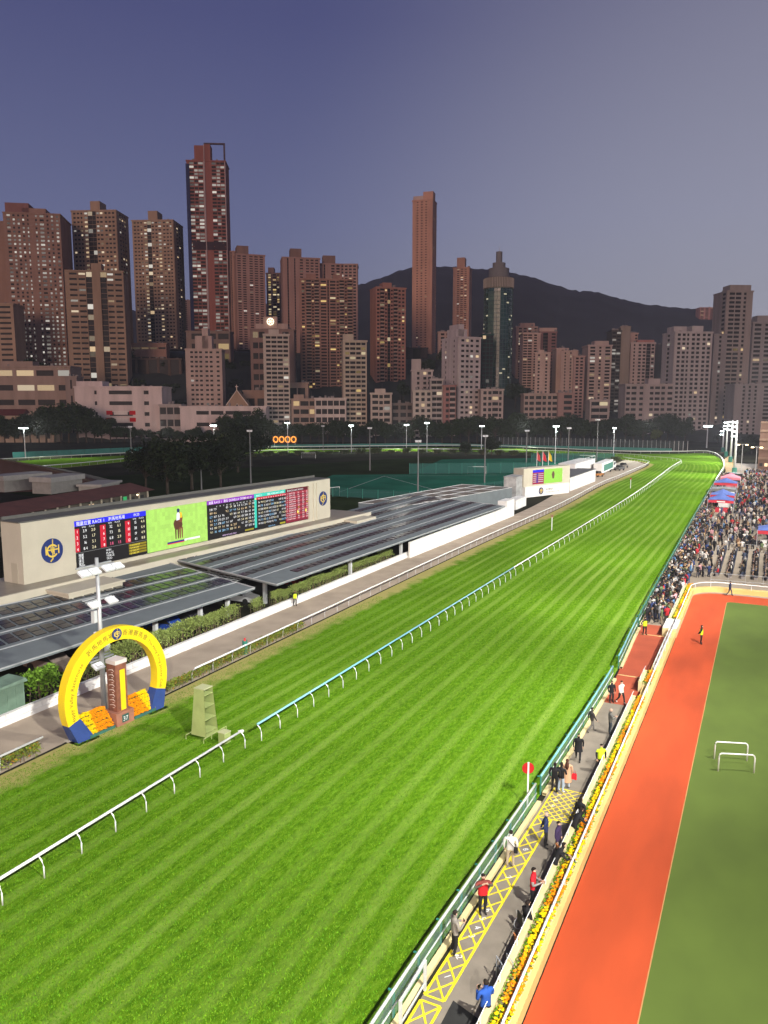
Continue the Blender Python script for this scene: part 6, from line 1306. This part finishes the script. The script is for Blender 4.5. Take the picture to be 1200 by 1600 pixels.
def person(px, py, pose, face, label, top, leg, h=1.75, extra=None, z=0.0, pos=None, cat='person', **kw):
    p = pos or at(px, py, z); t = thing('person', label, cat, p, face); s_ = h / 1.75; t.scale = (s_ * 1.13, s_ * 1.13, s_)
    hair = kw.get('hair', (.02, .015, .012)); link('body', body_mesh(pose, 1, top, leg, **kw), t)
    # hair cap and face features
    sp = POSES[pose].get('spine', SPINE); hv = Vector(sp[5]); c = hv - Vector((0, 0, .01))
    if hair is not None and kw.get('bald') is None:
        b = MB(); n = 10
        for i in range(4):
            for k in range(n):
                q = []
                for (ii, kk) in ((i, k), (i, k + 1), (i + 1, k + 1), (i + 1, k)):
                    th = ii / 4 * 1.75; ph = kk / n * 6.2832; cut = .55 if math.sin(ph) < -.35 else 1.0; th *= cut
                    q.append(c + Vector((.086 * math.sin(th) * math.cos(ph), .102 * math.sin(th) * math.sin(ph) + .008, .105 * math.cos(th) + .012)))
                b.add(q, [(0, 1, 2, 3)], 0, hair)
        b.build('hair', cloth_m, t, True)
    sk = kw.get('skin', (.48, .30, .21)); b = MB()
    b.add([c + Vector((-.012, -.088, -.01)), c + Vector((.012, -.088, -.01)), c + Vector((0, -.118, -.022)), c + Vector((0, -.088, .03))], [(0, 1, 2), (0, 2, 3), (2, 1, 3)], 0, sk)
    for sx in (-.032, .032): b.add([c + Vector((sx - .012, -.088, .022)), c + Vector((sx + .012, -.088, .022)), c + Vector((sx + .012, -.09, .034)), c + Vector((sx - .012, -.09, .034))], [(0, 1, 2, 3)], 0, (.03, .02, .02))
    b.add([c + Vector((-.022, -.086, -.048)), c + Vector((.022, -.086, -.048)), c + Vector((.022, -.088, -.040)), c + Vector((-.022, -.088, -.040))], [(0, 1, 2, 3)], 0, (.30, .12, .10))
    for sx in (-1, 1): b.box(c.x + sx * .082 - .008, c.x + sx * .082 + .008, c.y - .012, c.y + .018, c.z - .025, c.z + .03, 0, sk)
    b.build('face', cloth_m, t)
    if extra: extra(t)
    return t
BLK = (.018, .018, .02); NVY = (.022, .028, .06); HIV = (.55, .72, .03)
def vest(c, stripe=None):
    def f(t):
        b = MB(); n = 14; rows = [(.90, .185, .135), (1.10, .185, .135), (1.30, .195, .135), (1.42, .18, .12)]
        for (z0, a0, b0), (z1, a1, b1) in zip(rows, rows[1:]):
            for k in range(n):
                p, q = 6.2832 * k / n, 6.2832 * (k + 1) / n; b.add([(a0 * math.cos(p), b0 * math.sin(p), z0), (a0 * math.cos(q), b0 * math.sin(q), z0), (a1 * math.cos(q), b1 * math.sin(q), z1), (a1 * math.cos(p), b1 * math.sin(p), z1)], [(0, 1, 2, 3)], 0, stripe if stripe and z0 == 1.10 and False else c)
        b.build('vest', cloth_m, t, True)
    return f
def coat(c, z0=.45):
    def f(t):
        b = MB(); n = 14; rows = [(z0, .25, .19), (.75, .22, .16), (1.05, .19, .14), (1.3, .20, .14)]
        for (za, a0, b0), (zb, a1, b1) in zip(rows, rows[1:]):
            for k in range(n):
                p, q = 6.2832 * k / n, 6.2832 * (k + 1) / n; b.add([(a0 * math.cos(p), b0 * math.sin(p), za), (a0 * math.cos(q), b0 * math.sin(q), za), (a1 * math.cos(q), b1 * math.sin(q), zb), (a1 * math.cos(p), b1 * math.sin(p), zb)], [(0, 1, 2, 3)], 0, c)
        b.build('coat_skirt', cloth_m, t, True)
    return f
def sling(c):
    def f(t):
        b = MB(); b.box(-.30, -.14, .04, .17, .80, 1.02, 0, c); b.tube([(-.2, .14, 1.0), (.05, .15, 1.3), (.17, .02, 1.47), (.05, -.15, 1.3), (-.2, -.12, 1.0)], .013, 4, 0, c); b.build('shoulder_bag', cloth_m, t)
    return f
def longhair(c):
    def f(t): 
        b = MB(); b.tube([(0, .06, 1.72), (0, .11, 1.58), (0, .13, 1.38), (0, .13, 1.22)], [.08, .10, .10, .05], 8, 0, c); b.build('long_hair', cloth_m, t, True); coat((.55, .33, .20), .40)(t)
    return f
PH = lambda t: (lambda b: b.build('phone', mat('phone_black', (.01, .01, .01), .2), t))((lambda b: (b.box(-.05, .06, -.345, -.335, 1.19, 1.33, 0, None), b)[1])(MB()))
H = math.pi
person(710, 1490, 'phone', PSI + 1.9, 'person in grey puffer jacket and black trousers looking at a phone by the fence', (.24, .22, .19), BLK, 1.88, PH, shoe=(.5, .48, .45))
person(754, 1428, 'face', PSI + .2, 'person in red vest with hands at the face, standing on the yellow hatching', (.20, .05, .04), BLK, 1.88, vest((.50, .02, .025)), sleeve=(.10, .09, .07))
person(722 + 75, 1354, 'stand', PSI + 2.9, 'person in white shirt and beige trousers with a black bag, back turned', (.62, .61, .57), (.38, .31, .22), 1.84, sling(BLK), shoe=(.55, .55, .55))
person(852, 1324, 'back', PSI + 1.4, 'bald person in dark blue jacket with hands behind the back', (.025, .035, .09), BLK, 1.84, None, hair=(.45, .33, .26))
person(871, 1337, 'stand', PSI + 1.0, 'person in dark purple jacket near the planter wall', (.045, .03, .075), (.03, .03, .04), 1.80)
person(866, 1374, 'lean', PSI + 1.7, 'person in black jacket leaning on the planter handrail', BLK, BLK, 1.82)
person(832, 1417, 'phone', PSI + 1.2, 'person in red vest with grey sleeves beside the planter wall', (.50, .02, .03), BLK, 1.86, None, sleeve=(.25, .24, .23))
person(822, 1458, 'sit', PSI + 1.9, 'person in black jacket seated in a wheeled chair by the planter', BLK, BLK, 1.85)
person(758, 1606, 'phone', PSI + 3.6, 'person in bright blue jacket with a phone at the bottom edge', (.025, .085, .36), (.02, .02, .03), 1.86, PH)
person(866, 1238, 'stand', PSI + 2.6, 'person in black with black trousers, leftmost of three at the fence', BLK, BLK, 1.78)
person(876, 1237, 'phone', PSI + 2.4, 'person in black jacket and pale jeans, middle of three at the fence', BLK, (.33, .40, .48), 1.76, None, shoe=(.5, .5, .5))
person(885, 1231, 'stand', PSI + 2.9, 'person in long camel coat with long brown hair, carrying a red bag', (.55, .33, .20), (.40, .44, .50), 1.74, longhair((.07, .03, .02)), hair=(.07, .03, .02))
person(903, 1188, 'walk', PSI - .3, 'person in black coat walking up the grey walkway with a pale bag', BLK, BLK, 1.74, coat(BLK, .62))
person(938, 1206, 'stand', PSI + .2, 'steward in bright yellow vest standing by the flower planter', HIV, BLK, 1.76, vest(HIV), sleeve=BLK)
person(924, 1144, 'walk', PSI + 1.7, 'person in dark grey jacket and grey trousers facing right on the walkway', (.05, .045, .045), (.15, .14, .13), 1.74)
person(953, 1147, 'phone', PSI + 1.6, 'bald person in grey waistcoat holding papers on the walkway', (.12, .12, .11), (.05, .06, .07), 1.76, None, hair=(.5, .33, .25))
person(955, 1098, 'stand', PSI + .3, 'person in black tracksuit beside the white sweater on the red crossing', BLK, (.03, .03, .035), 1.70)
person(970, 1099, 'walk', PSI + .5, 'person in white sweater and black trousers on the red crossing', (.66, .64, .58), BLK, 1.74, None, shoe=(.6, .6, .6))
person(1007, 992, 'back', PSI + .2, 'steward in yellow vest guarding the red crossing before the crowd', BLK, BLK, 1.76, vest(HIV))
person(1095, 1006, 'back', PSI + 1.2, 'steward in yellow vest standing on the red parade track', BLK, BLK, 1.76, vest(HIV))
person(1140, 931, 'walk', PSI + .8, 'person in dark navy sweeping the far end of the red track', NVY, (.05, .05, .09), 1.72)
person(896, 1316, 'lean', PSI + 1.9, 'person in black coat leaning over the planter by the yellow box', BLK, BLK, 1.80)
person(906, 1295, 'stand', PSI + 2.2, 'person in black hooded jacket behind the leaning one by the yellow box', BLK, BLK, 1.76)
person(461, 947, 'stand', PSI + .4, 'guard in yellow vest on the kerb below the long canopy', BLK, BLK, 1.75, vest(HIV))
# things they carry or sit on
p = at(890, 1228); t = thing('handbag', 'small bright red bag held by the person in the camel coat', 'bag', (p.x + .28, p.y - .15, .55)); b = MB(); b.box(-.14, .14, -.06, .06, 0, .34); b.build('bag_body', mat('bag_red', (.62, .015, .03), .5), t); b = MB(); b.tube([(-.1, 0, .34), (-.05, 0, .5), (.05, 0, .5), (.1, 0, .34)], .012, 4); b.build('handle', MATS['bag_red'], t)
p = at(822, 1458); t = thing('wheelchair', 'grey wheeled chair with the black jacketed person by the planter', 'wheelchair', p, PSI + 1.9)
b = MB(); b.box(-.26, .26, -.25, .25, .40, .46); b.build('seat', black_m, t); b = MB(); b.box(-.26, .26, .25, .30, .46, .95); b.build('backrest', black_m, t)
for sx in (-.32, .32):
    b = MB(); b.M = Matrix.Translation((sx, .12, .30)) @ Matrix.Rotation(R(90), 4, 'Y'); b.tube([(.29 * math.cos(a * .5236), .29 * math.sin(a * .5236), 0) for a in range(13)], .022, 5); b.build('wheel', steel, t)
    b = MB(); b.tube([(sx * .85, -.40, .12), (sx * .85, -.30, .42), (sx * .85, .28, .62), (sx * .85, .34, .95)], .018, 5); b.build('side_frame', steel, t)
org = mat('orange_seat_plastic', (.55, .18, .05), .5)
def chair(px, py, lab):
    t = thing('plastic_chair', lab, 'chair', at(px, py), PSI + 1.9, 'orange chairs along the planter wall'); b = MB(); b.box(-.22, .22, -.22, .22, .42, .46); b.build('seat', org, t); b = MB(); b.add([(-.22, .20, .46), (.22, .20, .46), (.20, .30, .88), (-.20, .30, .88), (-.22, .23, .46), (.22, .23, .46), (.20, .33, .88), (-.20, .33, .88)], [(0, 1, 2, 3), (7, 6, 5, 4), (3, 2, 6, 7), (0, 3, 7, 4), (1, 5, 6, 2)]); b.build('backrest', org, t)
    for sx in (-.19, .19):
        for sy in (-.19, .19): b = MB(); b.tube([(sx, sy, 0), (sx * .9, sy * .9, .42)], .015, 5); b.build('leg', steel, t)
chair(880, 1345, 'orange chair beside the person in the dark purple jacket'); chair(854, 1400, 'orange chair behind the planter, above the red vest'); chair(816, 1490, 'orange chair nearest the bottom along the planter')
t = thing('equipment_trolley', 'small dark wire trolley against the planter wall near the bottom', 'trolley', at(788, 1534), PSI + .3); b = MB(); b.box(-.2, .2, -.25, .25, .12, .55); b.build('crate', mat('trolley_dark', (.05, .05, .055), .5, .3, 4), t)
for sx in (-.22, .22): b = MB(); b.tube([(sx, -.27, .05), (sx, -.27, .95), (sx, .27, .95), (sx, .27, .05)], .02, 5); b.build('frame', steel, t)
for i in (0, 1):
    p, q = (at(1116, 1186), at(1167, 1189)) if i == 0 else (at(1122, 1205), at(1178, 1208)); d = q - p; L = d.length
    t = thing('hurdle', ['far white hurdle frame on the parade ring turf', 'near white hurdle frame on the parade ring turf'][i], 'hurdle', p, math.atan2(d.y, d.x), 'white hurdles in the parade ring')
    b = MB(); b.tube([(0, 0, 0), (0, 0, .95), (.04, 0, 1.08), (.14, 0, 1.15), (L - .14, 0, 1.15), (L - .04, 0, 1.08), (L, 0, .95), (L, 0, 0)], .045, 8); b.build('frame', white_m, t, True)
# crossing gate blocks between planter pieces
t = thing('crossing_gate', 'white railed gate between walkway and ring at the red crossing', 'gate', (-7.1, 64, 0))
for k in range(7): b = MB(); b.box(-.04, .04, k * 2 - .04, k * 2 + .04, 0, 1.15); b.build('post', white_m, t)
for z in (.55, 1.1): b = MB(); b.box(-.03, .03, 0, 12, z, z + .06); b.build('bar', white_m, t)
t = thing('cream_plinth', 'cream block with a slatted white bench top by the ring corner', 'plinth', (-7.4, 76.4, 0)); b = MB(); b.box(-.45, .85, 0, 4.0, 0, .8); b.build('block', cream_m, t)
for k in range(6): b = MB(); b.box(-.45, .85, .2 + k * .62, .55 + k * .62, .802, .86); b.build('slat', whitewall, t)
# ------------------------------------------------------------ the crowd
CR = random.Random(77)
TOPS = [((.02, .02, .022), 'black jacket', 58), ((.06, .06, .065), 'charcoal coat', 14), ((.58, .56, .52), 'white top', 11), ((.30, .30, .30), 'grey hoodie', 10), ((.03, .05, .14), 'navy jacket', 9), ((.42, .30, .18), 'beige coat', 6), ((.40, .03, .04), 'red jacket', 5), ((.16, .09, .05), 'brown jacket', 7), ((.10, .22, .40), 'blue shirt', 4), ((.12, .16, .08), 'olive jacket', 5), ((.55, .30, .32), 'pink top', 3)]
LEGS = [(.02, .02, .025), (.03, .035, .06), (.06, .06, .06), (.10, .13, .20), (.25, .20, .14)]
LEGN = ['black trousers', 'navy trousers', 'grey trousers', 'blue jeans', 'beige trousers']
POSN = dict(stand='arms down', phone='holding a phone', back='hands behind', walk='mid-step', face='hands at face', sit='sitting')
HAIRS = [(.015, .012, .01), (.02, .014, .01), (.05, .025, .015), (.22, .20, .19), (.28, .18, .08)]
SKINS = [(.48, .30, .21), (.55, .36, .27), (.36, .20, .13), (.58, .40, .32)]
bag_of = [i for i, t_ in enumerate(TOPS) for _ in range(t_[2])]
VAR = {}
def crowd_variant(pose, ti, k):
    key = (pose, ti, k)
    if key not in VAR:
        rg = random.Random(hash((pose, ti, k)) % 9999 if False else sum(map(ord, pose)) * 31 + ti * 7 + k); li = rg.randrange(5); VAR[key] = (body_mesh(pose, 0, TOPS[ti][0], LEGS[li], hair=rg.choice(HAIRS), skin=rg.choice(SKINS)), li)
    return VAR[key]
spots = []; cells = {}
def try_spot(x, y, dmin, z=0.0, pose=None, face=None, zone=''):
    c = (int(x / .6), int(y / .6))
    for i in (-1, 0, 1):
        for j in (-1, 0, 1):
            for q in cells.get((c[0] + i, c[1] + j), ()):
                if (q[0] - x) ** 2 + (q[1] - y) ** 2 < dmin * dmin: return
    cells.setdefault(c, []).append((x, y)); spots.append((x, y, z, pose, face, zone))
TENTS = [(-7.6, 176, 5.0), (-7.8, 186, 5.0), (-8.2, 200, 5.5), (-8.5, 216, 5.5), (-8.0, 232, 5.0), (2.2, 136, 5.0)]
inside = lambda x, y: any(abs(x - a) < s_ / 2 and abs(y - b_) < s_ / 2 for a, b_, s_ in TENTS)
for _ in range(2600):                                                   # packed along the rail
    y = CR.uniform(78.6, 262); wd = 2.6 if y > 105 else min(2.7, 2.0 + (y - 78) * .03); x = fence_x(min(y, 245)) + .55 + wd * CR.random() ** 1.35
    if y < 82 and CR.random() < .5: continue
    if y < 80.5: continue
    if not inside(x, y): try_spot(x, y, .40, 0, None, None, 'rail')
for _ in range(430):                                                    # loose on the forecourt
    x = CR.uniform(-7.6, 1.8); y = CR.uniform(103, 205)
    if not inside(x, y) and not (-5.2 < x and y < 128): try_spot(x, y, .55, 0, None, CR.uniform(0, 6.28), 'forecourt')
for k in range(30):                                                     # knots of people
    cx, cy = CR.uniform(-7, 1.5), CR.uniform(112, 250)
    for _ in range(CR.randint(3, 7)):
        x, y = cx + CR.gauss(0, .9), cy + CR.gauss(0, 1.1)
        if not inside(x, y) and not (-5.2 < x and y < 128): try_spot(x, y, .5, 0, None, CR.uniform(0, 6.28), 'forecourt')
for _ in range(420):                                                    # dense far crowd by the buildings
    x = CR.uniform(-5.5, 4); y = CR.uniform(190, 285); 
    if not inside(x, y): try_spot(x, y, .5, 0, None, CR.uniform(0, 6.28), 'far')
BENCH = [-4.6, -3.1, -1.6, -.1, 1.4]
for bx in BENCH:
    for k in range(26):
        y = 107.5 + k * .72
        if CR.random() < (.8 if bx != -1.6 else .25): try_spot(bx + CR.uniform(-.06, .06), y, .3, 0, 'sit', H / 2 * 3 + CR.uniform(-.3, .3) , 'seats')
spots.sort(key=lambda s_: s_[1])
SCALE = {}
crowd_mb = MB(); nper = 0
for (x, y, z, pose, face, zone) in spots:
    ti = CR.choice(bag_of); k = CR.randrange(3); pose = pose or CR.choice(['stand', 'stand', 'phone', 'phone', 'back', 'walk', 'face'])
    face = face if face is not None else -H / 2 + CR.gauss(0, .45); h = CR.uniform(.90, 1.04)
    if nper < 272:
        where = {'rail': ('packed crowd by ring corner' if y < 92 else 'packed crowd along rail'), 'seats': 'rows behind the ring', 'forecourt': 'open concrete forecourt', 'far': 'in the far crowd'}[zone]
        cm_, li = crowd_variant(pose, ti, k); o = link('person', cm_); o.location = (x, y, z); o.rotation_euler = (0, 0, face); o.scale = (h, h, h)
        tag(o, 'person in %s and %s, %s, %s' % (TOPS[ti][1], LEGN[li], POSN[pose], where), 'person', 'people in the crowd'); nper += 1
    else:
        vs, fs, tags = BODY[pose, 0]; M = Matrix.Translation((x, y, z)) @ Matrix.Rotation(face, 4, 'Z') @ Matrix.Scale(h, 4)
        C_ = dict(top=TOPS[ti][0], sleeve=TOPS[ti][0], leg=CR.choice(LEGS), hair=CR.choice(HAIRS), skin=CR.choice(SKINS), shoe=(.03, .03, .03)); o_ = len(crowd_mb.v)
        crowd_mb.v.extend([tuple(M @ v) for v in vs]); crowd_mb.f.extend([tuple(i + o_ for i in f) for f in fs]); crowd_mb.mi.extend([0] * len(fs)); crowd_mb.c.extend([C_[t_] for t_ in tags])
o = crowd_mb.build('distant_crowd', cloth_m, None, True, 'stuff'); tag(o, 'dense distant crowd of spectators between the tents and the far rail', 'crowd')
seat_m = mat('bench_dark_blue', (.035, .045, .075), .6, .15, 2)
for i, bx in enumerate(BENCH):
    t = thing('bench_row', ['leftmost dark bench row behind the ring rail', 'second dark bench row from the left behind the ring rail', 'nearly empty dark blue bench row behind the ring rail', 'fourth dark bench row behind the ring rail', 'rightmost dark bench row behind the ring rail'][i], 'bench', (bx, 107, 0), 0, 'bench rows behind the ring')
    b = MB(); b.box(-.25, .25, 0, 19.4, .36, .42); b.build('seat', seat_m, t); b = MB(); b.box(.26, .31, 0, 19.4, .42, .85); b.build('backrest', seat_m, t)
    for k in range(8): b = MB(); b.box(-.2, .2, .3 + k * 2.6, .38 + k * 2.6, 0, .36); b.build('leg', steel, t)
# ------------------------------------------------------------ tents
tb = mat('tent_blue', (.09, .14, .38), .7, .12, 1); tr_ = mat('tent_red', (.50, .03, .05), .7, .1, 1); tg = mat('tent_grey', (.16, .17, .17), .7, .1, 1); tp = mat('tent_pink', (.62, .20, .26), .7, .1, 1)
for i, (x, y, s_) in enumerate(TENTS):
    top = [tb, tb, tg, tb, tp, tb][i]; val = [tr_, tr_, tg, tr_, tp, tr_][i]
    t = thing('pop_up_tent', ['blue pop-up tent with red valance, nearest along the rail', 'blue pop-up tent just behind the nearest one', 'dark grey flat tent behind the blue pair', 'blue and red tent beyond the grey tent', 'pink white tent furthest along the rail', 'blue tent with red valance at the right picture edge'][i], 'tent', (x, y, 0), 0, 'pop-up tents on the forecourt'); a = s_ / 2; hh = 1.2 if i != 2 else .35
    b = MB(); P_ = [(-a, -a, 2.6), (a, -a, 2.6), (a, a, 2.6), (-a, a, 2.6)]; mids = [(0, -a * .96, 2.75), (a * .96, 0, 2.75), (0, a * .96, 2.75), (-a * .96, 0, 2.75)]
    b.add(P_ + mids + [(0, 0, 2.6 + hh), (-a * .5, -a * .5, 2.6 + hh * .40), (a * .5, -a * .5, 2.6 + hh * .40), (a * .5, a * .5, 2.6 + hh * .40), (-a * .5, a * .5, 2.6 + hh * .40)], [(0, 4, 9), (4, 8, 9), (4, 10, 8), (4, 1, 10), (1, 5, 10), (5, 8, 10), (5, 11, 8), (5, 2, 11), (2, 6, 11), (6, 8, 11), (6, 12, 8), (6, 3, 12), (3, 7, 12), (7, 8, 12), (7, 9, 8), (7, 0, 9)]); b.build('canopy', top, t)
    b = MB()
    for k in range(4): p, q = Vector(P_[k]), Vector(P_[(k + 1) % 4]); b.quad(p * 1.004 - Vector((0, 0, .55)), q * 1.004 - Vector((0, 0, .55)), q * 1.004, p * 1.004)
    b.build('valance', val, t)
    for sx in (-a, a):
        for sy in (-a, a): b = MB(); b.box(sx - .05, sx + .05, sy - .05, sy + .05, 0, 2.6); b.build('leg', steel, t)
    b = MB(); b.box(-a * .8, a * .8, -a * .85, -a * .55, 0, 1.0); b.build('counter', val if i % 2 == 0 else whitewall, t)
    if i in (0, 5): b = MB(); b.box(-.8, .8, -a * 1.02, -a * 1.012, 2.2, 2.45); b.build('sign_board', whitewall, t)
for i, (x0, y0, x1, y1, lab) in enumerate([(-5.2, 104.2, 1.5, 104.6, 'low crowd barrier between the ring rail and the bench rows'), (-4.4, 128.5, 2, 128.5, 'crowd barrier behind the bench rows'), (-4.4, 128.5, -4.6, 170, 'long crowd barrier running up the forecourt'), (-4.0, 165, 2, 165, 'crowd barrier round the dark carpet')]):
    t = thing('crowd_barrier', lab, 'barrier', (x0, y0, 0)); d = Vector((x1 - x0, y1 - y0, 0)); 
    for z in (.2, 1.05): b = MB(); b.tube([(0, 0, z), (d.x, d.y, z)], .03, 4); b.build('rail', steel, t)
    for k in range(int(d.length / 2) + 1): p = d * (k * 2 / d.length); b = MB(); b.tube([(p.x, p.y, 0), (p.x, p.y, 1.05)], .025, 4); b.build('post', steel, t)
g = MB(); g.quad((-4, 165, .006), (-1, 165, .006), (-1, 190, .006), (-4, 190, .006)); struct('dark_carpet', g, mat('carpet', (.05, .045, .07), .9, .1, 1))
for i, (px, py) in enumerate(((1143, 752), (1152, 754))):
    p = at(px, py); t = thing('loudspeaker_cabinet', ['left black loudspeaker box below the masts', 'right black loudspeaker box below the masts'][i], 'loudspeaker', p); b = MB(); b.box(-1.3, 1.3, -.8, .8, 0, 2.6); b.build('cabinet', black_m, t); b = MB(); b.M = Matrix.Translation((0, -.81, 1.6)) @ Matrix.Rotation(R(90), 4, 'X'); b.cyl(0, 0, 0, .05, .7, .7, 14); b.build('cone', mat('speaker_cone', (.08, .08, .08), .5), t)
# sandy verge, low hedge and dim street edge to the right of the last bend
g = MB(); g.poly([at(1128, 720, .02), at(1134, 735, .02), at(1127, 752, .02), at(1150, 752, .02), at(1150, 722, .02), at(1140, 712, .02)]); struct('sandy_verge', g, mat('sand', (.33, .22, .08), .9, .2, .3))
t = thing('street_building', 'dim brown stepped building with lit openings at the right edge behind the crowd', 'building', (-2.0, 300, 0)); 
for k in range(5): b = MB(); b.box(0, 30, k * 7, k * 7 + 7, 0, 4 + k * 3.0); b.build('terrace', wallmat((.16, .10, .075)), t)
for k in range(9): b = MB(); b.box(.5 + k * 1.6, 1.5 + k * 1.6, -.06, -.01, 1.2, 2.3); b.build('window', warm if k in (1, 2, 5) else black_m, t)
for k in range(5): b = MB(); b.box(-.05, 30, k * 7 - .3, k * 7 - .02, 3.6 + k * 3.0, 4.4 + k * 3); b.build('parapet', wallmat((.22, .15, .11)), t)
for i, (px, py) in enumerate(((1158, 735), (1180, 742))):
    p = at(px, py); t = thing('street_lamp', ['street lamp with warm lights left of the dim brown building', 'street lamp in front of the dim brown building'][i], 'lamp', p); b = MB(); b.cyl(0, 0, 0, 9, .12, .08, 6); b.build('pole', steel, t); b = MB(); b.box(-1.6, 1.6, -.1, .1, 9, 9.1); b.build('arm', steel, t)
    for sx in (-1.3, 1.3): b = MB(); b.box(sx - .4, sx + .4, -.2, .2, 8.75, 8.98); b.build('lamp', mat('sodium_lamp', (1, .72, .38), .5, emit=9), t)
for i, (px, D, s_) in enumerate([(1163, 330, .9), (1176, 360, 1.0), (1152, 400, .9), (1190, 380, 1.0), (1122, 470, .8), (1168, 430, .9)]): q = far_xy(px, D, 6); tree((q.x, q.y, 0), i, s_ * .8, ['bushy tree left of the dim brown building', 'tree behind the dim brown building', 'small tree behind the floodlight masts', 'tree at the right edge above the crowd', 'tree beyond the far bend', 'tree between the masts and the street'][i], 'trees at the right end', TN)
# ============================================================ SHORT GRASS NEAR THE CAMERA AND EVENING AIR
GRr = random.Random(5); tuft = MB()
tv, tf, tcol = [], [], []
for _ in range(210000):
    u = GRr.random(); y = 16 + 62 * u ** 1.6; x = GRr.uniform(-39.6, -11.1)
    # only where the picture can see it
    s_ = GRr.uniform(.025, .058); a = GRr.uniform(0, 6.283); lx, ly = GRr.gauss(-.02, .045), GRr.gauss(.03, .045); dx, dy = math.cos(a) * s_ * .5, math.sin(a) * s_ * .5
    o_ = len(tv); tv += [(x - dx, y - dy, .018), (x + dx, y + dy, .018), (x + lx, y + ly, .02 + s_ * 1.1)]; tf.append((o_, o_ + 1, o_ + 2))
    f = GRr.uniform(.6, 1.35); tcol.append((.100 * f * GRr.uniform(.8, 1.3), .235 * f, .008 * f))
tuft.v, tuft.f, tuft.mi, tuft.c = tv, tf, [0] * len(tf), tcol
o = tuft.build('grass_tufts', attr_mat('grass_blade', .8), None, False, 'stuff'); tag(o, 'short mown grass blades covering the near turf of the course', 'grass')
HAZE = True
if HAZE:
    b = MB(); b.box(-1750, 1450, -190, 2350, -1.2, 330); hz = b.build('haze', [], None, False, 'stuff')
    m = bpy.data.materials.new('evening_haze'); m.use_nodes = True; t_ = m.node_tree; t_.nodes.clear(); oo = t_.nodes.new('ShaderNodeOutputMaterial'); v = t_.nodes.new('ShaderNodeVolumePrincipled')
    v.inputs['Color'].default_value = (.80, .82, .90, 1); v.inputs['Density'].default_value = .00012; v.inputs['Anisotropy'].default_value = .15; t_.links.new(v.outputs[0], oo.inputs['Volume'])
    hz.data.materials.append(m); tag(hz, 'thin evening haze hanging in the floodlit valley', 'haze')
